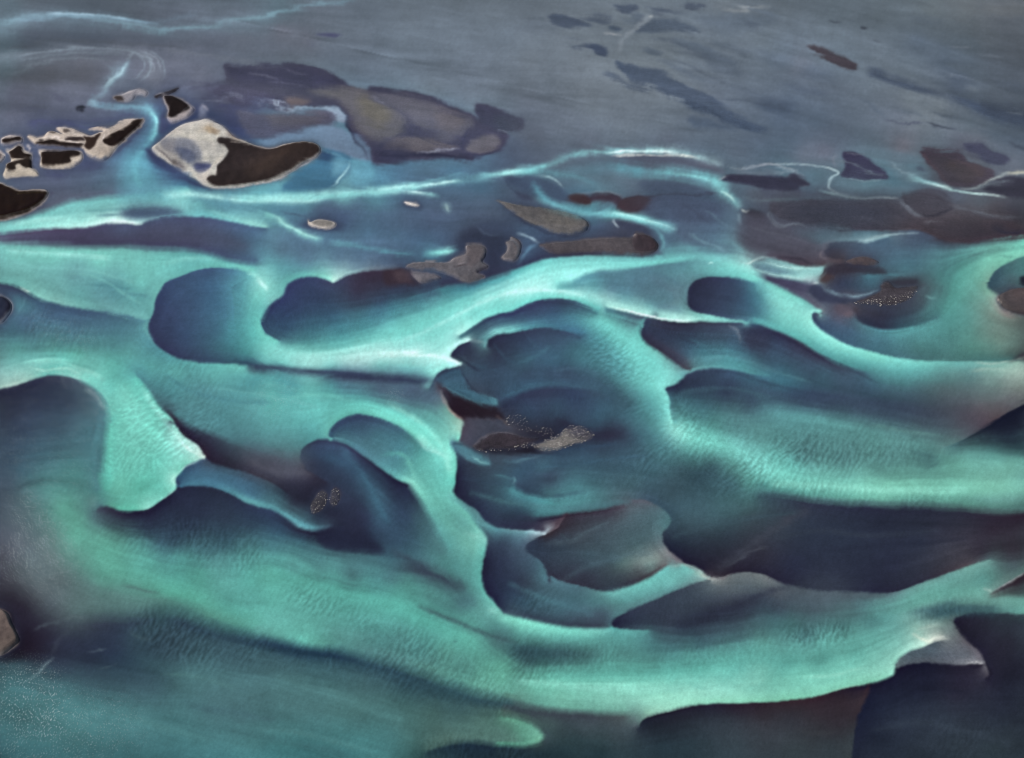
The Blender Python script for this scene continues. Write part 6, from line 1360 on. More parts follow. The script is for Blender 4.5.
THINGS_TXT = '''
# kind ! name ! category ! group ! label ! tile ! outline
shoal ! sand_shoal ! shoal ! submerged shoals ! round slate blue shoal with crisp dark left rim beside the long blunt headed shoal ! 01 ! 1000,335 930,315 850,310 780,322 720,345 660,370 640,400 620,440 612,490 592,530 600,590 640,635 700,665 780,685 880,690 930,640 960,560 960,460 990,400
shoal ! sand_shoal ! shoal ! submerged shoals ! long dark shoal with a rounded blunt left head, running right to the forked brown sandbar ! 11 ! 560,325 480,325 420,332 360,345 310,372 280,360 240,350 190,352 130,375 105,420 70,445 40,480 22,525 35,565 90,600 250,600 400,560 550,510 700,450 800,400 740,375 640,365
shoal ! sand_shoal ! shoal ! submerged shoals ! narrow mauve strip of shoal between two bright turquoise channels at the left edge ! 01 ! -60,186 0,183 110,170 230,158 350,152 400,140 470,128 530,135 560,138 590,125 640,115 720,108 800,110 900,125 1000,145 1060,155 1021,300 940,285 860,262 760,240 640,235 520,225 350,224 150,218 -60,212
shoal ! sand_shoal ! shoal ! submerged shoals ! slate shoal tapering right from the tiny black islet to the round slate blue shoal ! 01 ! -60,368 40,372 75,382 110,400 160,430 220,450 330,472 450,490 540,512 588,520 586,590 480,590 350,590 200,560 80,560 -60,560
shoal ! sand_shoal ! shoal ! submerged shoals ! broad dark navy shoal at the left edge, its rounded top against a sparkling rim ! 02 ! -60,55 0,40 60,25 130,0 200,-18 270,-12 310,0 370,60 390,150 330,220 200,300 80,330 -60,350
shoal ! sand_shoal ! shoal ! submerged shoals ! dark navy shoal below the scalloped front of the pale green silt fan ! 02 ! 705,430 760,425 850,430 930,460 980,490 1021,505 1081,520 1151,560 1201,590 1255,605 1240,660 1100,640 1000,640 850,640 700,650 560,640 480,560 480,522 540,522 590,515 630,490 670,460
shoal ! sand_shoal ! shoal ! submerged shoals ! teal arched shoal lying along the upper right side of the dark hooked shoal ! 12 ! 305,238 290,215 295,195 340,155 400,135 450,140 510,155 580,185 620,240 640,310 600,400 500,353 450,318 400,283 360,253
shoal ! sand_shoal ! shoal ! submerged shoals ! dark hooked shoal with a rounded head, sweeping down right below the teal arched one ! 12 ! 303,237 260,232 210,250 182,275 176,300 190,340 230,380 300,440 380,520 480,620 600,700 760,690 720,610 680,530 640,460 605,418 560,398 500,358 450,323 400,288 360,258
shoal ! sand_shoal ! shoal ! submerged shoals ! nearly black trough of sand around the two small stony islets ! 12 ! -150,230 0,370 120,388 190,398 230,430 330,470 345,540 340,580 240,600 180,585 120,550 60,500 0,450 -100,385 -200,345 -230,310 -260,260
shoal ! sand_shoal ! shoal ! submerged shoals ! dark blue shoal with a wavy sharp left edge just below the pebbly sandbars ! 12 ! 782,250 800,310 798,360 795,410 790,450 830,490 880,520 910,560 960,590 1021,600 1090,606 1140,600 1240,545 1300,510 1300,460 1200,430 1030,420 980,380 1020,330 930,337 860,305 820,300
shoal ! sand_shoal ! shoal ! submerged shoals ! deep navy pocket of shoal curving under the white pointed tongue of silt ! 12 ! 935,625 960,615 1021,645 1060,700 1100,740 1130,790 1180,830 1120,900 1060,930 985,930 950,890 912,830 902,790 903,758 915,690
shoal ! sand_shoal ! shoal ! submerged shoals ! grey teal shoal with pointed dark left corner and tan patch near its right end ! 22 ! 225,540 180,585 135,612 85,635 55,660 60,680 110,720 130,758 145,782 200,805 270,822 340,840 400,842 470,820 540,790 600,760 580,720 620,600 635,560 620,535 590,510 540,482 480,478 430,495 350,515 280,525
shoal ! sand_shoal ! shoal ! submerged shoals ! largest navy shoal, a wide lens below the bright pale green channel on the right ! 22 ! 602,610 600,645 620,675 660,710 710,740 760,770 785,785 840,788 890,770 950,765 1021,780 1084,810 1174,830 1274,843 1374,847 1454,850 1524,847 1584,830 1664,800 1744,770 1824,740 2084,700 2084,530 1920,530 1774,508 1624,500 1474,495 1324,490 1174,475 1040,470 900,500 760,520 640,560
shoal ! sand_shoal ! shoal ! submerged shoals ! slate shoal tapering to a dark left point, lying just below the wide navy lens ! 23 ! 788,45 720,70 640,97 560,132 480,167 420,197 397,218 402,233 450,242 540,245 680,250 800,230 950,190 1060,150 1120,110 1060,70 1021,38 950,22 890,26 840,44
shoal ! sand_shoal ! shoal ! submerged shoals ! grey brown shoal rising to a sharp ridge at the bottom edge under the brightest channel ! 23 ! 495,642 520,607 545,592 620,572 700,552 800,542 900,540 1021,536 1124,525 1224,510 1324,480 1424,462 1405,540 1384,590 1369,680 1357,810 500,810 420,720
shoal ! sand_shoal ! shoal ! submerged shoals ! blue black shoal filling the bottom right corner below the grey silt delta ! 33 ! 414,465 470,440 505,412 560,387 630,380 700,387 780,390 860,385 878,420 868,450 868,810 337,810 349,680 364,590 389,530
shoal ! sand_shoal ! shoal ! submerged shoals ! brown black shoal with a rounded nose at the right edge, right of the grey delta ! 33 ! 1070,187 900,180 820,180 770,190 742,208 750,240 790,290 850,340 867,380 884,420 874,450 900,540 1070,540
shoal ! sand_shoal ! shoal ! submerged shoals ! black triangular shoal with a straight diagonal upper edge at the right edge ! 32 ! 690,275 740,250 800,220 860,185 920,150 980,115 1080,60 1080,270 960,250 850,240
shoal ! sand_shoal ! shoal ! submerged shoals ! small thumb shaped navy shoal with a rounded left end below the white crossing channels ! 21 ! 970,372 900,352 830,344 770,348 730,362 705,390 701,430 705,465 730,485 800,500 870,515 940,512 970,450
shoal ! sand_shoal ! shoal ! submerged shoals ! long dark shoal trailing right from under the thin white line of silt ! 21 ! 590,520 560,512 535,518 522,545 518,580 540,610 600,650 660,690 710,722 760,680 860,650 960,650 1080,660 1200,690 1314,697 1224,652 1154,607 1084,574 1021,552 940,535 760,530 680,532
shoal ! sand_shoal ! shoal ! submerged shoals ! broad slate shoal with a dark beak at its left tip above the rippled channel ! 21 ! 612,795 650,778 680,760 700,737 760,720 820,714 880,722 960,737 1021,747 1200,790 1400,830 1700,900 1750,950 1500,930 1300,890 1100,870 900,860 760,880 680,850 640,830
shoal ! sand_shoal ! shoal ! submerged shoals ! topmost crescent of the scalloped shoals, arching below the wide white channel ! 11 ! 810,580 850,555 900,520 960,495 1021,482 1081,455 1141,438 1201,433 1261,440 1321,460 1340,500 1250,545 1141,550 1021,567 930,588 850,596
shoal ! sand_shoal ! shoal ! submerged shoals ! wide middle shoal of the scalloped group with a soft teal right slope ! 11 ! 928,622 924,605 937,592 960,580 1021,572 1071,562 1141,554 1221,562 1301,585 1330,680 1250,780 1110,785 1010,755 935,718 895,680 905,640
shoal ! sand_shoal ! shoal ! submerged shoals ! smallest blunt navy lobe of the scalloped shoals, pressed against two white silt points ! 11 ! 850,606 810,620 780,650 778,665 800,682 822,693 865,716 895,685 890,640
shoal ! sand_shoal ! shoal ! submerged shoals ! lowest scalloped lobe, slate blue, curving down to the thin tan beach line ! 11 ! 708,758 722,735 750,715 790,708 822,697 865,720 930,722 1000,758 1070,795 1000,850 900,860 830,835 770,800
shoal ! sand_shoal ! shoal ! submerged shoals ! low domed navy shoal just above the triangular pebble bar ! 22 ! -40,90 0,70 60,42 140,28 240,25 340,40 400,80 420,150 330,180 240,170 180,190 120,180 60,140 -30,150 -70,110
shoal ! sand_shoal ! shoal ! submerged shoals ! long teal shoal cupping the speckled dark bar at right, bordered below by a bright channel ! 31 ! 214,492 180,492 174,510 200,548 270,593 340,623 430,648 520,668 620,680 760,681 800,640 700,560 640,545 600,547 520,562 450,559 390,542 350,512 330,487 270,482
shoal ! sand_shoal ! shoal ! submerged shoals ! small dark pool shaped shoal directly under the right hand speckled bar ! 31 ! 342,480 352,508 390,537 450,554 520,557 600,542 680,518 660,450 605,430 540,450 480,466 420,462
shoal ! sand_shoal ! shoal ! submerged shoals ! rounded slate shoal topped by a thin white line, above the stacked brown ridges at right ! 31 ! 480,187 400,214 340,207 280,210 240,224 224,248 250,266 310,275 400,262 480,280 620,270 700,232 650,184 600,172 520,177
shoal ! sand_shoal ! shoal ! submerged shoals ! small oval blue shoal held in a pale curved rim left of the speckled bar ! 31 ! 205,370 240,330 300,322 420,317 560,330 520,348 455,362 445,400 400,418 320,428 240,403
shoal ! sand_shoal ! shoal ! submerged shoals ! dark teal half round shoal cut by the right edge above the brown islet ! 31 ! 1070,262 980,280 940,300 905,325 882,360 880,385 900,400 922,416 960,399 1010,387 1070,397
flat ! mud_flat ! mudflat ! wet mud flats ! widest brown mud flat stretching to the right edge above the green swirl ! 31 ! 30,100 130,40 280,27 380,34 515,38 585,106 700,104 800,80 1070,110 1070,190 880,204 780,212 700,198 650,176 600,156 520,160 420,164 340,160 150,150
flat ! mud_flat ! mudflat ! wet mud flats ! small leaf shaped mud flat ringed by a pale curved line on the widest brown flat ! 31 ! 532,20 600,16 680,36 738,70 690,96 640,103 592,92 548,60
flat ! mud_flat ! mudflat ! wet mud flats ! dark purple mud flat with a pointed left end where the thin pale streams meet ! 20 ! 835,716 865,701 950,699 1030,705 1085,722 1060,738 980,743 900,732
flat ! mud_flat ! mudflat ! wet mud flats ! dark plum coloured trapezoid flat beside the brown triangular one, left of it ! 30 ! 298,612 350,607 420,650 482,706 420,716 340,719 288,702 308,662
flat ! mud_flat ! mudflat ! wet mud flats ! rust brown triangular flat above the thin white stream at right ! 30 ! 608,590 700,592 770,600 800,640 905,702 840,737 760,742 720,737 670,682 630,642
flat ! mud_flat ! mudflat ! wet mud flats ! small blue grey oval flat right of the rust brown triangle ! 30 ! 778,580 850,579 882,606 930,620 963,646 930,667 880,657 830,622
flat ! mud_flat ! mudflat ! wet mud flats ! dark purple flat cut by the right edge below the oval flat ! 30 ! 850,745 950,707 1021,714 1080,740 1060,780 900,770
flat ! mud_flat ! mudflat ! wet mud flats ! short reddish brown streak alone in the far grey shallows ! 30 ! 150,190 210,193 270,215 358,266 345,279 300,273 250,246 200,216
flat ! mud_flat ! mudflat ! wet mud flats ! long dark slate streak running from below the reddish one to the right edge ! 30 ! 400,285 430,275 480,295 560,320 650,350 720,378 800,388 900,408 1021,438 1080,460 1060,500 960,490 860,460 780,420 700,380 600,364 520,346 460,322 405,300
flat ! mud_flat ! mudflat ! wet mud flats ! blunt slate patch leftmost of the far patches along the top edge ! 20 ! 140,60 200,45 240,60 320,100 240,108 170,105 150,90
flat ! mud_flat ! mudflat ! wet mud flats ! thin slate patch just right of the blunt leftmost far one ! 20 ! 270,60 340,54 402,75 340,82
flat ! mud_flat ! mudflat ! wet mud flats ! slate patch highest in the far group, touching the pale stream junction from above ! 20 ! 400,25 440,20 505,35 495,50 460,58 412,38
flat ! mud_flat ! mudflat ! wet mud flats ! tiny dark patch beside the pale spot of the far streams ! 20 ! 385,95 410,92 442,108 420,118 392,110
flat ! mud_flat ! mudflat ! wet mud flats ! arched slate patch right of the pale far stream ! 20 ! 488,122 570,76 640,82 700,105 752,130 690,130 620,118 560,122
flat ! mud_flat ! mudflat ! wet mud flats ! small lens of slate near the top edge, right of the far stream junction ! 20 ! 688,22 730,14 772,22 740,38 695,36
flat ! mud_flat ! mudflat ! wet mud flats ! tadpole shaped slate patch with a thin tail pointing left ! 20 ! 288,186 340,180 382,196 376,227 350,221 320,202 240,192
flat ! mud_flat ! mudflat ! wet mud flats ! largest far slate patch, a long diagonal streak narrowing to the lower right ! 20 ! 413,250 450,255 520,270 600,285 650,312 720,350 780,380 840,425 900,462 960,490 1020,517 960,522 880,492 800,458 720,432 660,398 600,378 560,352 480,332 430,285
flat ! mud_flat ! mudflat ! wet mud flats ! thin dark sliver just under the left end of the long diagonal far streak ! 20 ! 355,300 400,300 450,328 520,348 562,365 500,362 420,326
flat ! mud_flat ! mudflat ! wet mud flats ! purple mud flat with a ragged top edge, upper left of the olive one ! 00 ! 895,258 960,262 1030,255 1111,258 1151,248 1240,258 1320,285 1370,320 1400,345 1340,352 1225,362 1180,395 1120,418 1021,418 960,410 900,390 860,370 900,330
flat ! mud_flat ! mudflat ! wet mud flats ! olive grey mud flat with yellowish blotches in the middle of the upper left flats ! 00 ! 1225,366 1350,352 1455,364 1490,397 1578,446 1615,500 1640,560 1600,600 1500,620 1480,605 1450,560 1405,520 1380,465 1320,398
flat ! mud_flat ! mudflat ! wet mud flats ! smooth grey mud flat with a thin white water line along its lower edge ! 00 ! 1472,390 1580,376 1670,389 1780,432 1880,472 1888,500 1850,560 1830,588 1720,598 1650,600 1645,555 1620,500 1582,442
flat ! mud_flat ! mudflat ! wet mud flats ! rounded grey knob at the right end of the upper left flats ! 00 ! 1852,605 1870,575 1895,510 1945,500 1990,530 2000,570 1960,605 1890,618
flat ! mud_flat ! mudflat ! wet mud flats ! dark swallowtail shaped flat pointing right from the grey knob ! 00 ! 1900,425 1960,432 2050,470 2080,490 2060,515 2010,545 1985,520 1940,495 1905,495
flat ! mud_flat ! mudflat ! wet mud flats ! slim brown grey flat curving between two pale channels above the big tan sandbar ! 00 ! 950,442 1021,452 1220,452 1320,452 1345,478 1260,498 1120,530 1021,540 985,518
shoal ! sand_shoal ! shoal ! submerged shoals ! broad slate shoal inside the curving turquoise stream above the brown spit ! 21 ! 415,85 422,60 440,38 500,28 600,15 700,5 800,8 880,50 900,100 880,170 800,200 690,190 600,140 500,112
shoal ! sand_shoal ! shoal ! submerged shoals ! tiny dark shoal tucked between the brown spit and the thin turquoise stream ! 21 ! 415,124 450,130 520,147 552,178 528,176 488,173 440,158
shoal ! sand_shoal ! shoal ! submerged shoals ! small slate wedge behind the white silt delta, left of the brown ridges ! 21 ! 952,300 975,286 1021,282 1080,300 1121,318 1050,340 990,325
flat ! silt_delta ! delta ! - ! grey silt delta with a white crest, wedged between bright channel and bottom right shoals ! 33 ! 512,393 518,370 560,337 620,317 660,299 700,290 780,300 848,342 860,380 780,386 700,383 630,376 560,383
shoal ! sand_shoal ! shoal ! submerged shoals ! small faint slate lens inside the left bright channel ! 01 ! 475,85 520,66 590,62 680,75 730,88 680,105 600,110 520,108 490,100
shoal ! sand_shoal ! shoal ! submerged shoals ! dark rippled shoal at the bottom edge beside the rounded green silt nose ! 13 ! 680,728 760,702 850,694 950,704 1021,708 1081,712 1140,730 1140,830 690,830
bar ! sandbar ! sandbar ! sandbars ! small pale sandbar with one dark end, highest of the exposed bars ! 00 ! 450,390 465,382 490,375 520,360 560,352 590,370 580,385 545,380 530,400 490,408 460,402 ! 455,392 480,388 495,402 465,403
bar ! sandbar ! sandbar ! sandbars ! thin dark sliver of a bar pointing at the black triangular bar ! 00 ! 612,386 650,370 715,350 700,364 655,384 625,392
bar ! sandbar ! sandbar ! sandbars ! black triangular sandbar with a pale lower rim right of the meander ! 00 ! 650,383 680,380 724,398 760,422 776,437 758,460 722,480 682,492 666,475 668,440 655,410 ! 657,387 680,385 718,402 750,425 736,438 720,453 684,470 674,464 676,440 664,410
bar ! sandbar ! sandbar ! sandbars ! biggest sandbar, tan and cream at left with a long smooth dark brown tail ! 00 ! 605,592 640,560 680,525 730,495 790,480 820,472 850,480 900,510 935,545 980,562 1021,578 1081,592 1131,575 1201,562 1250,565 1277,585 1280,605 1260,630 1210,655 1170,682 1120,707 1070,724 1021,735 950,747 860,750 812,738 780,714 740,698 690,664 650,634 615,612 ! 870,558 900,555 945,564 1021,586 1081,597 1131,582 1201,569 1248,572 1270,588 1272,605 1253,626 1203,650 1158,679 1108,701 1058,718 1000,731 930,740 860,742 827,718 842,704 864,700 870,670 900,635 914,605 897,582 877,575
bar ! sandbar ! sandbar ! sandbars ! little oval bar with a dark middle, upper left end of the pale rimmed cluster ! 0,110,6.827 ! 4,215 8,198 60,172 130,178 155,190 152,225 110,240 40,251 8,243 ! 14,216 70,206 138,188 146,215 100,230 40,244 17,234
bar ! sandbar ! sandbar ! sandbars ! star shaped bar with two dark hollows, lower left in the pale rimmed cluster ! 0,110,6.827 ! 35,285 60,282 85,265 130,245 150,255 165,280 200,298 218,310 215,350 218,395 240,410 262,442 180,447 90,457 30,464 20,440 38,395 45,370 75,350 60,310 ! 62,298 95,277 125,252 148,262 150,285 170,305 210,312 205,340 140,341 85,337 & 42,395 60,366 110,356 150,346 212,346 215,400 160,396 132,376 107,386 110,410 60,414
bar ! sandbar ! sandbar ! sandbars ! blocky rectangular bar with one large black hollow in the cluster ! 0,110,6.827 ! 262,290 300,285 400,285 500,277 555,290 567,330 542,367 490,392 400,404 300,394 274,381 278,330 ! 285,302 400,289 520,283 550,305 540,325 480,340 487,365 440,380 350,386 290,379 285,345
bar ! sandbar ! sandbar ! sandbars ! longest bar of the pale rimmed cluster, with several black hollows, reaching the meander ! 0,110,6.827 ! 185,180 225,178 260,190 300,180 322,150 350,140 400,150 425,158 380,122 430,117 500,126 560,150 620,168 680,150 705,140 600,128 680,107 770,100 820,70 870,60 940,58 985,62 975,88 930,130 850,205 790,265 740,332 700,352 640,342 595,315 560,265 500,262 400,262 280,258 235,240 205,210 ! 240,238 300,222 360,211 410,228 480,232 572,240 560,255 480,258 400,258 280,252 & 440,215 480,196 560,194 580,214 500,220 & 570,187 640,176 690,164 667,205 642,257 610,280 575,255 587,220 & 700,215 760,170 850,124 930,70 975,65 960,92 900,147 840,202 780,252 742,252
bar ! sandbar ! sandbar ! sandbars ! small bar cut by the left edge beside the star shaped one ! 0,110,6.827 ! -25,290 0,298 35,318 25,340 0,365 -25,370
bar ! sandbar ! sandbar ! sandbars ! big black bar with a thin tan rim cut by the left edge below the cluster ! 0,110,6.827 ! -230,600 -150,510 0,492 60,520 140,545 230,540 320,545 332,570 310,612 260,652 190,692 100,718 0,742 -150,710 ! -205,600 -135,530 0,512 50,530 130,556 240,558 322,567 302,605 252,646 182,685 92,707 0,729 -135,692
bar ! sandbar ! sandbar ! sandbars ! tiny black islet with a pale rim on the left edge, at the slate shoal ! 01 ! -75,475 -50,430 -10,417 25,430 46,453 48,480 30,510 5,533 -45,525 ! -64,476 -42,442 0,432 21,438 39,457 41,480 24,504 0,523 -38,515
bar ! sandbar ! sandbar ! sandbars ! tan islet at the left edge low in the frame with a dark wet rim ! 03 ! -110,250 -75,185 0,164 30,180 46,220 76,290 52,316 0,348 -75,320
bar ! sandbar ! sandbar ! sandbars ! little fish shaped tan bar alone in the slate water ! 11 ! 207,116 216,127 240,118 290,121 320,135 311,149 282,159 250,157 214,143 208,136
bar ! sandbar ! sandbar ! sandbars ! tiny pale spindle of a bar, right of and above the fish shaped one ! 11 ! 588,47 616,50 650,62 640,67 605,58
bar ! sandbar ! sandbar ! sandbars ! small brown wedge of a bar just under the left arm of the forked one ! 390,225,6.827 ! 140,330 220,330 320,345 350,366 280,386 210,398 175,370
bar ! sandbar ! sandbar ! sandbars ! forked brown grey sandbar with pale edges at the right end of the long dark shoal ! 390,225,6.827 ! 105,290 130,268 200,255 300,255 400,258 430,232 520,190 518,145 545,137 620,138 656,165 651,220 632,250 672,285 602,325 645,350 600,376 520,386 460,370 400,346 300,320 200,315 120,305
bar ! sandbar ! sandbar ! sandbars ! small drop shaped brown bar between the forked bar and the long brown spit ! 390,225,6.827 ! 758,225 790,190 800,150 790,120 818,105 822,80 860,90 897,130 887,200 850,247 800,247
bar ! sandbar ! sandbar ! sandbars ! smooth olive grey leaf shaped bar above the long brown spit ! 11 ! 955,40 1000,50 1060,60 1081,62 1161,72 1241,90 1301,110 1326,135 1321,160 1281,178 1221,178 1171,165 1121,140 1061,112 1021,88 990,62
bar ! sandbar ! sandbar ! sandbars ! long narrow brown spit ending in a dark round head at its right ! 21 ! 108,222 150,214 240,205 340,195 440,192 482,190 488,174 530,178 570,198 584,225 570,246 530,259 460,258 360,250 240,250 180,256 140,246 ! 482,195 530,186 568,205 573,235 530,251 490,245
bar ! gravel_bar ! gravel bar ! sandbars ! pale triangular pebble bar in the middle of the river ! 22 ! 88,266 140,240 190,220 215,195 240,185 280,190 322,220 300,236 240,256 180,276 120,280
bar ! gravel_bar ! gravel bar ! sandbars ! low dark brown bar with a pale upper rim, left of the pale triangular pebble bar ! 430,380,5.689 ! 245,378 290,346 350,306 430,294 520,316 620,330 560,362 470,387 350,392 280,402
bar ! gravel_bar ! gravel bar ! sandbars ! left, longer of two grey stony islets in the nearly black trough ! 130,330,2.926 ! 527,520 540,490 560,472 577,482 572,510 555,531 535,538
bar ! gravel_bar ! gravel bar ! sandbars ! right, shorter of two grey stony islets in the nearly black trough ! 130,330,2.926 ! 584,505 590,470 602,462 615,485 609,506 596,516
bar ! gravel_bar ! gravel bar ! sandbars ! dark brown wedge of a bar sprinkled with white stones at right ! 31 ! 350,450 400,430 450,402 452,372 480,363 510,388 560,384 597,384 582,420 540,446 480,461 420,457
bar ! sandbar ! sandbar ! sandbars ! brown flat topped bar under the half round shoal at the right edge ! 31 ! 925,420 960,402 1010,390 1060,400 1060,485 1000,483 945,470 930,448
bar ! sandbar ! sandbar ! sandbars ! low brown ridge on the stacked ridges left of the green swirl ! 31 ! 310,286 350,268 400,268 442,290 400,298 350,298
'''
import bpy
# ------------------------------------------------------------------ camera station and ground coordinates
PITCH, FPX, CAMH = math.radians(30.0), 1098.0, 400.0
def ground(u, v, z=0.0):
    """survey cell -> metres on the river plain (x across, y up the valley)"""
    a, b = (u-512.0)/FPX, -(v-379.0)/FPX
    cp, sp = math.cos(PITCH), math.sin(PITCH)
    dz = -sp+b*cp; dy = cp+b*sp
    t = CAMH/(-dz)
    return a*t, dy*t

FIELD, BASE, MASKS = build_field(FIELD_TXT)
BARMASK = np.zeros((FH, FW))
for _ln in THINGS_TXT.splitlines():            # bars shelve off under water: a dark wet margin of black sand round each
    if not _ln.startswith('bar'): continue
    _f = [s.strip() for s in _ln.split('!')]
    _r = fill_poly(spline(pts_of(_f[6], _f[5])+MX, True), 16)
    if _r is None: continue
    _x0, _y0, _m = _r
    for _s, _k in ((1.5, .25), (4.0, .38)):
        _h = np.clip(blur(_m, _s)*1.6, 0, 1)*(1-_m)*_k
        _sl = (slice(_y0, _y0+_m.shape[0]), slice(_x0, _x0+_m.shape[1]))
        BARMASK[_sl] = np.maximum(BARMASK[_sl], np.clip(blur(_m, 3)*2, 0, 1))
        FIELD[_sl] = FIELD[_sl]*(1-_h[..., None])+np.array([.20, .22, .31])*_h[..., None]
(STR1, STR2, STR3, STR4), (FVX, FVY), CRESTS = flow_streaks(BASE)

def reflect(i, n):
    i = np.abs(i); p = 2*(n-1)
    i = np.mod(i, p); return np.where(i > n-1, p-i, i)
def sample(A, u, v):
    """bilinear read of the survey; beyond its rim the river repeats mirrored"""
    fx = reflect(u+MX-.5, FW); fy = reflect(v+MX-.5, FH)
    x0 = np.clip(np.floor(fx).astype(int), 0, FW-2); y0 = np.clip(np.floor(fy).astype(int), 0, FH-2)
    tx, ty = fx-x0, fy-y0
    if A.ndim == 3: tx, ty = tx[..., None], ty[..., None]
    return A[y0, x0]*(1-tx)*(1-ty)+A[y0, x0+1]*tx*(1-ty)+A[y0+1, x0]*(1-tx)*ty+A[y0+1, x0+1]*tx*ty

# wisps: silt edges drawn out along the current, crisp banks left alone
_rng = np.random.default_rng(11)
def smooth_noise(s, seed):
    n = blur(np.random.default_rng(seed).standard_normal((FH, FW)), s); return n/n.std()
_nx, _ny = -FVY, FVX
yy, xx = np.mgrid[0:FH, 0:FW].astype(float)
_d = 1.0*STR4+.5*WISP*STR1+WISP*STR2+1.6*WISP*STR3
_wx = _nx*_d+.22*smooth_noise(1.4, 5)+.25*smooth_noise(5, 7); _wy = _ny*_d+.22*smooth_noise(1.4, 6)+.25*smooth_noise(5, 8)
_g = np.hypot(np.gradient(blur(FIELD.mean(2), .8), axis=0), np.gradient(blur(FIELD.mean(2), .8), axis=1))
_soft = np.clip(1-(_g-.02)/.04, .22, 1); _soft = blur(_soft, 1.5)
_far = np.clip((220-(yy-MX))/120, 0, 1)
_k = _soft*(1+.5*_far)
WARPED = sample(FIELD, xx+.5-MX+_wx*_k, yy+.5-MX+_wy*_k)
for _s, _k in ((1.0, SHARP1), (7.0, SHARP2), (28.0, SHARP3)):      # steepen the banks, as clear water shows them
    WARPED = WARPED+_k*(1-.8*BARMASK[..., None])*(WARPED-blur(WARPED, _s))
_ff = np.clip((175-(yy-MX))/60, 0, 1)[..., None]
_nb = (1-BARMASK)[..., None]
WARPED = WARPED+.40*_ff*_nb*(WARPED-blur(WARPED, 13))
WARPED = WARPED*(1+_ff*np.array([.01, -.018, .012]))
WARPED = np.clip(WARPED, .06, 1)
LUM = WARPED.mean(2, keepdims=True)
WARPED = LUM+(SAT0+(SAT1-SAT0)*np.clip((LUM-.2)/.4, 0, 1))*(WARPED-LUM)
WARPED = WARPED*np.interp(LUM, CURVE_X, CURVE_Y)
_amt = (.45+1.0*np.clip(smooth_noise(24, 9)*.5+.5, 0, 1))
WARPED = WARPED*(1+(STREAK*_amt*(.5*STR1+.9*STR2+.8*STR3))[..., None])
WARPED = WARPED*(1+FOLDS*STR4*np.clip((.9-np.abs(LUM[..., 0]-.42)*1.6), .2, 1))[..., None]
WARPED = WARPED*(1+(CREST_AMT*np.clip(((yy-MX)-60)/300, .45, 1)*MASKS['ripple']*np.clip(.75+.45*smooth_noise(11, 55), .1, 1.5)+.012*np.clip(((yy-MX)-150)/80, 0, 1))*CRESTS)[..., None]
_fs = 1-.25*np.clip((150-(yy-MX))/60, 0, 1)[..., None]; _l = WARPED.mean(2, keepdims=True); WARPED = _l+_fs*(WARPED-_l)
_tv = np.clip(((yy-MX)-330)/240, 0, 1)[..., None]; _br = np.clip((LUM-.3)/.25, 0, 1)       # upstream the silt is bluer
WARPED = WARPED*(1+_br*((1-_tv)*np.array([-.01, .0, .015])+_tv*np.array([-.01, -.008, .02])))
WARPED = WARPED*(1+.020*smooth_noise(.55, 21)+.012*smooth_noise(3, 22)+.014*smooth_noise(9, 23))[..., None]
# long thin sheets of silt over the far shallows, slanting with the current
_s = blur1(blur1(np.random.default_rng(41).standard_normal((FH, FW*2)), 16, 1), 1.6, 0)+.6*blur1(blur1(np.random.default_rng(42).standard_normal((FH, FW*2)), 40, 1), 4, 0)*2.6
_s = np.stack([np.roll(_s[j], int(4.2*j)) for j in range(FH)])[:, :FW]; _s /= _s.std()
WARPED = WARPED*(1+.022*(_s*np.clip((210-(yy-MX))/130, 0, 1))[..., None])
WARPED = np.clip(WARPED, .01, 1)
ALB = np.clip((srgb2lin(WARPED)*TINT-SPEC_OFF)*ALBEDO_K, .004, .88)

# ------------------------------------------------------------------ materials
def new_mat(name):
    m = bpy.data.materials.new(name); m.use_nodes = True
    nt = m.node_tree; nt.nodes.clear()
    o = nt.nodes.new('ShaderNodeOutputMaterial'); b = nt.nodes.new('ShaderNodeBsdfPrincipled')
    nt.links.new(b.outputs['BSDF'], o.inputs['Surface'])
    return m, nt, b
def nd(nt, t, **kw):
    n = nt.nodes.new(t)
    for k, v in kw.items(): setattr(n, k, v)
    return n
def math_n(nt, op, a, b=None, c=None, clamp=False):
    n = nd(nt, 'ShaderNodeMath', operation=op); n.use_clamp = clamp
    for i, s in enumerate((a, b, c)):
        if s is None: continue
        if isinstance(s, (int, float)): n.inputs[i].default_value = s
        else: nt.links.new(s, n.inputs[i])
    return n.outputs[0]
def noise(nt, vec, scale, detail=2, rough=.5, dist=0):
    n = nd(nt, 'ShaderNodeTexNoise'); n.inputs['Scale'].default_value = scale; n.inputs['Detail'].default_value = detail
    n.inputs['Roughness'].default_value = rough; n.inputs['Distortion'].default_value = dist
    nt.links.new(vec, n.inputs['Vector']); return n.outputs[0]
def scaled_pos(nt, sx, sy, rot=0):
    g = nd(nt, 'ShaderNodeNewGeometry'); m = nd(nt, 'ShaderNodeMapping')
    m.inputs['Scale'].default_value = (sx, sy, 1); m.inputs['Rotation'].default_value = (0, 0, rot)
    nt.links.new(g.outputs['Position'], m.inputs['Vector']); return m.outputs['Vector']
def attr(nt, name):
    a = nd(nt, 'ShaderNodeAttribute'); a.attribute_name = name; return a

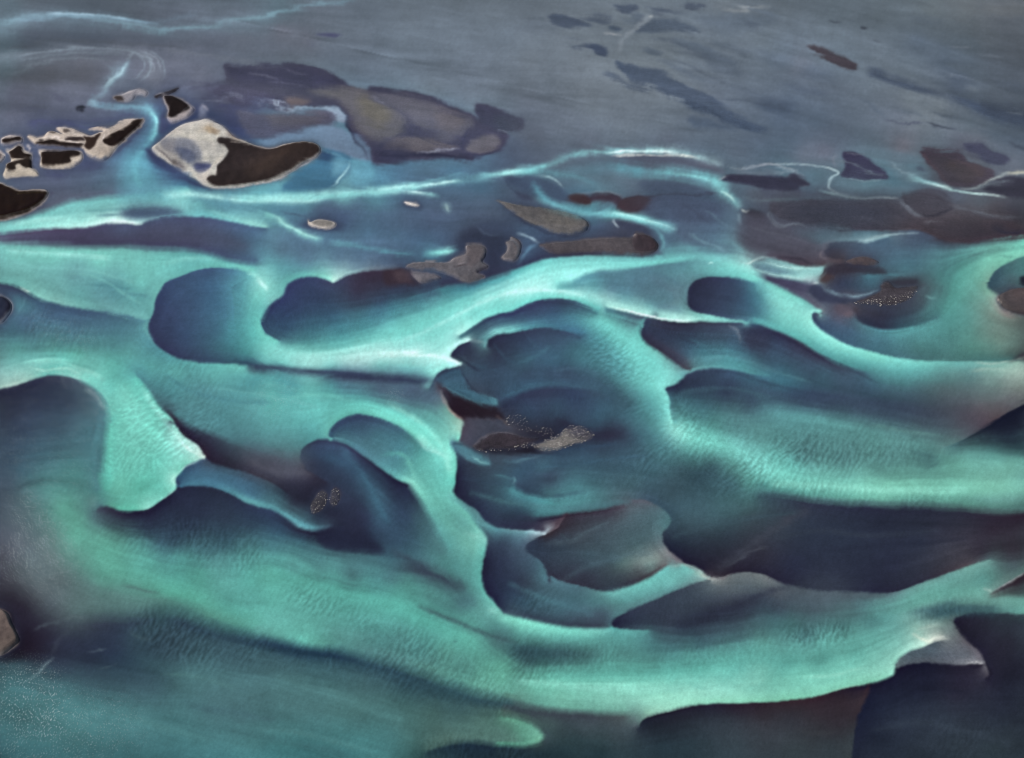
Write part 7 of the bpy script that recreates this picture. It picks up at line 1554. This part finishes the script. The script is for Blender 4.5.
def water_material(name, rough, spec):
    m, nt, b = new_mat(name)
    col = attr(nt, 'silt'); rip = attr(nt, 'ripple'); spk = attr(nt, 'glitter')
    # dunes on the bed, a few metres apart, read through the water as lighter and darker bars
    w1 = noise(nt, scaled_pos(nt, .5, .30, .5), 1.0, 2, .55, .6)
    w2 = noise(nt, scaled_pos(nt, .26, .17, .2), 1.0, 2, .5, .5)
    rr = math_n(nt, 'ADD', math_n(nt, 'MULTIPLY', w1, .65), math_n(nt, 'MULTIPLY', w2, .35))
    rr = math_n(nt, 'MULTIPLY', math_n(nt, 'SUBTRACT', rr, .5), RIPPLE_GAIN)
    rr = math_n(nt, 'MULTIPLY', rr, math_n(nt, 'ADD', rip.outputs['Fac'], .10))
    # grain of the silt
    g1 = noise(nt, scaled_pos(nt, 1, 1), .9, 2, .6); g2 = noise(nt, scaled_pos(nt, .05, .09, .1), 1.0, 4, .6, .6)
    gg = math_n(nt, 'ADD', math_n(nt, 'MULTIPLY', math_n(nt, 'SUBTRACT', g1, .5), GRAIN1), math_n(nt, 'MULTIPLY', math_n(nt, 'SUBTRACT', g2, .5), GRAIN2))
    f = math_n(nt, 'ADD', math_n(nt, 'ADD', rr, gg), 1.0); f = math_n(nt, 'MAXIMUM', f, .25)
    v = nd(nt, 'ShaderNodeVectorMath', operation='SCALE'); nt.links.new(col.outputs['Color'], v.inputs[0]); nt.links.new(f, v.inputs['Scale'])
    # sun glitter painted into the base colour as small pale flecks
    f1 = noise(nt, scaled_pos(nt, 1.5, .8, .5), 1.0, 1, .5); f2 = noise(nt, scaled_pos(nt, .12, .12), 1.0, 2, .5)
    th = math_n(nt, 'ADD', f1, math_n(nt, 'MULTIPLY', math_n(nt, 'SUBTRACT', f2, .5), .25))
    glint = math_n(nt, 'MULTIPLY', math_n(nt, 'SUBTRACT', th, GLINT_T), 7.0, clamp=True)
    glint = math_n(nt, 'MULTIPLY', math_n(nt, 'MULTIPLY', glint, spk.outputs['Fac']), .5)
    mx = nd(nt, 'ShaderNodeMix', data_type='RGBA'); nt.links.new(glint, mx.inputs['Factor'])
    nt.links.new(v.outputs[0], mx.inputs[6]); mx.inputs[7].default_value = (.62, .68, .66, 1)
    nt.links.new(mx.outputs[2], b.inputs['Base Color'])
    b.inputs['Roughness'].default_value = rough; b.inputs['IOR'].default_value = 1.33; b.inputs['Specular IOR Level'].default_value = spec
    h = math_n(nt, 'ADD', w1, math_n(nt, 'MULTIPLY', g1, .35))
    bp = nd(nt, 'ShaderNodeBump'); bp.inputs['Strength'].default_value = .22; bp.inputs['Distance'].default_value = .25
    nt.links.new(h, bp.inputs['Height']); nt.links.new(bp.outputs['Normal'], b.inputs['Normal'])
    return m
def sand_material(name, rough, spec, grain, bump, freq=.8):
    m, nt, b = new_mat(name)
    col = attr(nt, 'silt')
    g1 = noise(nt, scaled_pos(nt, 1, 1), freq, 4, .7); g2 = noise(nt, scaled_pos(nt, .05, .08, .2), 1.0, 4, .65, .8); g3 = noise(nt, scaled_pos(nt, .35, .2, .2), 1.0, 3, .65, .4)
    s = math_n(nt, 'ADD', math_n(nt, 'ADD', math_n(nt, 'MULTIPLY', math_n(nt, 'SUBTRACT', g1, .5), grain), math_n(nt, 'MULTIPLY', math_n(nt, 'SUBTRACT', g2, .5), grain*.7)), math_n(nt, 'MULTIPLY', math_n(nt, 'SUBTRACT', g3, .5), grain*.8))
    f = math_n(nt, 'MAXIMUM', math_n(nt, 'ADD', s, 1.0), .3)
    v = nd(nt, 'ShaderNodeVectorMath', operation='SCALE'); nt.links.new(col.outputs['Color'], v.inputs[0]); nt.links.new(f, v.inputs['Scale'])
    nt.links.new(v.outputs[0], b.inputs['Base Color'])
    b.inputs['Roughness'].default_value = rough; b.inputs['Specular IOR Level'].default_value = spec
    bp = nd(nt, 'ShaderNodeBump'); bp.inputs['Strength'].default_value = bump; bp.inputs['Distance'].default_value = .5
    nt.links.new(math_n(nt, 'ADD', g1, g3), bp.inputs['Height']); nt.links.new(bp.outputs['Normal'], b.inputs['Normal'])
    return m
M_WATER = water_material('silty_water', .42, SPEC)
M_FLAT = sand_material('wet_mud', .5, SPEC, .6, .25, .5)
M_SAND = sand_material('dry_silt', .9, .15, .6, .3, 2.2)
M_WET = sand_material('wet_black_sand', .85, .03, .12, .03)
M_GRAVEL = sand_material('pebbles', .9, .15, 1.5, .8, 1.5)
def stone_material():
    m, nt, b = new_mat('pale_stone')
    oi = noise(nt, scaled_pos(nt, .6, .6), 1.0, 1)
    r = nd(nt, 'ShaderNodeValToRGB'); r.color_ramp.elements[0].color = (.16, .145, .13, 1); r.color_ramp.elements[1].color = (.5, .46, .41, 1)
    nt.links.new(oi, r.inputs[0]); nt.links.new(r.outputs[0], b.inputs['Base Color']); b.inputs['Roughness'].default_value = .85
    return m
M_STONE = stone_material()

# ------------------------------------------------------------------ meshes from grids
COL = bpy.context.scene.collection
def grid_mesh(name, U, V, Z, mat, keep=None):
    h, w = U.shape
    X, Y = ground(U, V)
    co = np.stack([X, Y, Z], -1).reshape(-1, 3)
    i = np.arange(h*w).reshape(h, w)
    q = np.stack([i[1:, :-1], i[1:, 1:], i[:-1, 1:], i[:-1, :-1]], -1).reshape(-1, 4)
    if keep is not None: q = q[keep.reshape(-1)]
    us, inv = np.unique(q, return_inverse=True); q = inv.reshape(-1, 4); co = co[us]
    me = bpy.data.meshes.new(name)
    me.vertices.add(len(co)); me.vertices.foreach_set('co', co.astype(np.float32).ravel())
    me.loops.add(q.size); me.loops.foreach_set('vertex_index', q.astype(np.int32).ravel())
    me.polygons.add(len(q)); me.polygons.foreach_set('loop_start', (np.arange(len(q))*4).astype(np.int32))
    me.update(calc_edges=True)
    me.polygons.foreach_set('use_smooth', np.ones(len(q), bool))
    uu, vv = U.reshape(-1)[us], V.reshape(-1)[us]
    c = sample(ALB, uu, vv); c = np.concatenate([c, np.ones((len(c), 1))], 1)
    me.attributes.new('silt', 'FLOAT_COLOR', 'POINT').data.foreach_set('color', c.astype(np.float32).ravel())
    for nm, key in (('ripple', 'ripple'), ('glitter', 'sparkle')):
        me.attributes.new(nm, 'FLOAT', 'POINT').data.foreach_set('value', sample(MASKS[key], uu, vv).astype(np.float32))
    me.materials.append(mat); me.update()
    return me
def outline(tile, s): return spline(pts_of(s, tile), True, .5)
def inside_dist(C, U, V):
    """signed distance (cells, + inside) to closed outline C"""
    A = C[::2]; B = np.roll(A, -1, 0)
    P = np.stack([U.ravel(), V.ravel()], 1)
    d = np.full(len(P), 1e9); ins = np.zeros(len(P), bool)
    for (ax, ay), (bx, by) in zip(A, B):
        ex, ey = bx-ax, by-ay; L = ex*ex+ey*ey+1e-12
        t = np.clip(((P[:, 0]-ax)*ex+(P[:, 1]-ay)*ey)/L, 0, 1)
        d = np.minimum(d, (P[:, 0]-ax-t*ex)**2+(P[:, 1]-ay-t*ey)**2)
        c = (ay <= P[:, 1]) != (by <= P[:, 1])
        if ey != 0: ins ^= c & (P[:, 0] < ax+(P[:, 1]-ay)/ey*ex)
    d = np.sqrt(d)
    return np.where(ins, d, -d).reshape(U.shape)
def patch(name, C, mat, height, reach, step, under=None, sink=.25, parent=None):
    """a mound with the plan outline C: skirts dip below the water, the crown rises to `height`"""
    u0, u1 = max(C[:, 0].min()-3, -MX+1), min(C[:, 0].max()+3, W0+MX-1); v0, v1 = max(C[:, 1].min()-3, -MX+1), min(C[:, 1].max()+3, H0+MX-1)
    U, V = np.meshgrid(np.arange(u0, u1, step), np.arange(v0, v1, step))
    D = inside_dist(C, U, V)
    s = np.clip(D/reach, 0, 1)
    Z = np.where(D > 0, height*(1-(1-s)**2)+.012, D*sink+.012)
    if under is not None: Z = Z+np.where(D > 0, 1, .9)*under(U, V)
    nz = sample(SURF, U, V); Z = Z+np.where(D > 0, s, 0)*nz*height*.10
    far = D > -2.2
    keep = far[:-1, :-1] | far[1:, :-1] | far[:-1, 1:] | far[1:, 1:]
    me = grid_mesh(name, U, V, Z, mat, keep)
    ob = bpy.data.objects.new(name, me); COL.objects.link(ob)
    if parent is not None: ob.parent = parent; ob.location = (-ORIGIN[0], -ORIGIN[1], 0)
    return ob
SURF = smooth_noise(2.2, 31)+.6*smooth_noise(6, 32)

# ------------------------------------------------------------------ the river
us = np.r_[-6000, -3500, -2200, -1400, -900, -600, -420, np.arange(-MX-330, -MX, 5.0), np.arange(-MX, W0+MX+1, 1.0), np.arange(W0+MX+4, W0+MX+330, 5.0), W0+420, W0+600, W0+900, W0+1400, W0+2200, W0+3500, W0+6000]
vs = np.r_[-252, -248, -243, -236, -228, -218, -206, -193, -178, -162, -146, -130, -115, -101, -88, -76, -66, -57, np.arange(-MX, H0+MX+1, 1.0), np.arange(H0+MX+4, H0+250, 5.0), H0+260, H0+330, H0+420, H0+540, H0+700, H0+900]
U, V = np.meshgrid(us, vs)
river = bpy.data.objects.new('river_water', grid_mesh('river_water', U, V, np.zeros_like(U), M_WATER)); COL.objects.link(river)
river['kind'] = 'structure'
bx, by = ground(0., -252.)
me = bpy.data.meshes.new('river_bed'); R = 60000.
me.from_pydata([(-R, -900, -2.5), (R, -900, -2.5), (R, R, -2.5), (-R, R, -2.5)], [], [(0, 1, 2, 3)])
mb, nt, b = new_mat('black_river_sand'); n = noise(nt, scaled_pos(nt, .02, .02), 1.0, 4)
r = nd(nt, 'ShaderNodeValToRGB'); r.color_ramp.elements[0].color = (.03, .035, .045, 1); r.color_ramp.elements[1].color = (.07, .08, .09, 1)
nt.links.new(n, r.inputs[0]); nt.links.new(r.outputs[0], b.inputs['Base Color']); b.inputs['Roughness'].default_value = .9
me.materials.append(mb); bed = bpy.data.objects.new('river_bed', me); COL.objects.link(bed); bed['kind'] = 'structure'

# ------------------------------------------------------------------ shoals, flats and bars: every one a thing
ORIGIN = [0.0, 0.0]
for ln in THINGS_TXT.splitlines():
    if not ln.strip() or ln.startswith('#'): continue
    f = [s.strip() for s in ln.split('!')]
    kind, name, cat, grp, label, tile, poly = f[:7]
    C = outline(tile, poly)
    if kind == 'bar':
        mat = M_GRAVEL if name == 'gravel_bar' else M_SAND
        hgt = .5 if name == 'gravel_bar' else 1.7
        if len(f) > 7:
            ob = bpy.data.objects.new(name, None); COL.objects.link(ob)
            m0 = C.mean(0); px, py = ground(m0[0], m0[1]); ob.location = (px, py, 0); ORIGIN[:] = [px, py]
            patch('silt_crust', C, mat, hgt, 4.0, .5, parent=ob)
        else: ob = patch(name, C, mat, hgt, 4.0, .5)
        if len(f) > 7:
            def under(U, V, C=C, hgt=hgt):
                D = inside_dist(C, U, V); s = np.clip(D/4.0, 0, 1)
                return np.where(D > 0, hgt*(1-(1-s)**2)+.012, D*.25)+np.where(D > 0, s, 0)*sample(SURF, U, V)*hgt*.10
            for hole in f[7].split('&'):
                patch('wet_hollow', outline(tile, hole.strip()), M_WET, .08, 2.0, .5, under, .12, ob)
        ORIGIN[:] = [0.0, 0.0]
    elif kind == 'flat':
        ob = patch(name, C, M_FLAT, .10, 6.0, 1.0, sink=.05)
    else:
        ob = patch(name, C, M_WATER, .05, 10.0, 1.0, sink=.04)
    ob['label'] = label; ob['category'] = cat
    if grp != '-': ob['group'] = grp

# ------------------------------------------------------------------ loose pale stones on the pebble bars
def stones(tile, poly, n, seed, rmin, rmax):
    rng = np.random.default_rng(seed); C = outline(tile, poly)
    lo, hi = C.min(0), C.max(0); V_, F_ = [], []
    ico_v = [(0, 0, 1), (.894, 0, .447), (.276, .851, .447), (-.724, .526, .447), (-.724, -.526, .447), (.276, -.851, .447), (.9, .1, -.3), (.2, .9, -.3), (-.8, .5, -.3), (-.7, -.6, -.3), (.3, -.9, -.3)]
    ico_f = [(0, 1, 2), (0, 2, 3), (0, 3, 4), (0, 4, 5), (0, 5, 1), (1, 6, 7, 2), (2, 7, 8, 3), (3, 8, 9, 4), (4, 9, 10, 5), (5, 10, 6, 1)]
    P = rng.uniform(lo, hi, (n*8, 2)); D = inside_dist(C, P[:, 0], P[:, 1]); P = P[D > -.2][:n]; D = D[D > -.2][:n]
    for (u, v), d in zip(P, D):
        x, y = ground(u, v); r = rmin*.55+(rmax*1.15-rmin*.55)*rng.uniform(0, 1)**3; sx = rng.uniform(.8, 1.6); k = len(V_); a = rng.uniform(0, 6.28)
        zb = .5*(1-(1-min(max(d, 0)/4, 1))**2)
        for (px, py, pz) in ico_v:
            j = rng.uniform(.8, 1.15); px, py = px*sx*j, py*j
            V_.append((x+r*(px*math.cos(a)-py*math.sin(a)), y+r*(px*math.sin(a)+py*math.cos(a)), zb+r*.55*pz+.05))
        F_ += [tuple(k+i for i in q) for q in ico_f]
    return V_, F_
for tile, poly, n, seed, r0, r1, lab in STONES:
    V_, F_ = stones(tile, poly, n, seed, r0, r1)
    me = bpy.data.meshes.new('gravel'); me.from_pydata(V_, [], F_); me.materials.append(M_STONE)
    o = bpy.data.objects.new('gravel', me); COL.objects.link(o); o['kind'] = 'stuff'; o['label'] = lab

# ------------------------------------------------------------------ light, air, camera
sc = bpy.context.scene
SUN_AZ, SUN_EL = math.radians(-98), math.radians(40)      # azimuth from straight ahead, negative = left
w = bpy.data.worlds.new('World'); sc.world = w; w.use_nodes = True
nt = w.node_tree; bg = nt.nodes['Background']
sky = nt.nodes.new('ShaderNodeTexSky'); sky.sky_type = 'NISHITA'; sky.sun_disc = False
sky.sun_elevation = SUN_EL; sky.sun_rotation = SUN_AZ; sky.air_density = 1.0; sky.dust_density = 1.0; sky.ozone_density = 1.0
nt.links.new(sky.outputs['Color'], bg.inputs['Color']); bg.inputs['Strength'].default_value = .08
L = bpy.data.lights.new('sun', 'SUN'); L.energy = 3.2; L.angle = math.radians(.5); L.color = (1, .955, .89)
so = bpy.data.objects.new('sun', L); COL.objects.link(so)
from mathutils import Vector
d = Vector((math.sin(SUN_AZ)*math.cos(SUN_EL), math.cos(SUN_AZ)*math.cos(SUN_EL), math.sin(SUN_EL)))
so.rotation_euler = d.to_track_quat('Z', 'Y').to_euler(); so.location = d*800
cam = bpy.data.cameras.new('camera'); co = bpy.data.objects.new('camera', cam); COL.objects.link(co)
co.location = (0, 0, CAMH); co.rotation_euler = (math.pi/2-PITCH, 0, 0)
cam.sensor_width = 36.0; cam.lens = FPX/1024*36.0; cam.clip_start = 1.0; cam.clip_end = 250000.0
sc.camera = co
sc.cycles.filter_width = 1.05
vs_ = sc.view_settings; vs_.view_transform = 'Standard'; vs_.look = 'None'; vs_.exposure = EXPOSURE; vs_.gamma = 1.0; vs_.use_curve_mapping = False
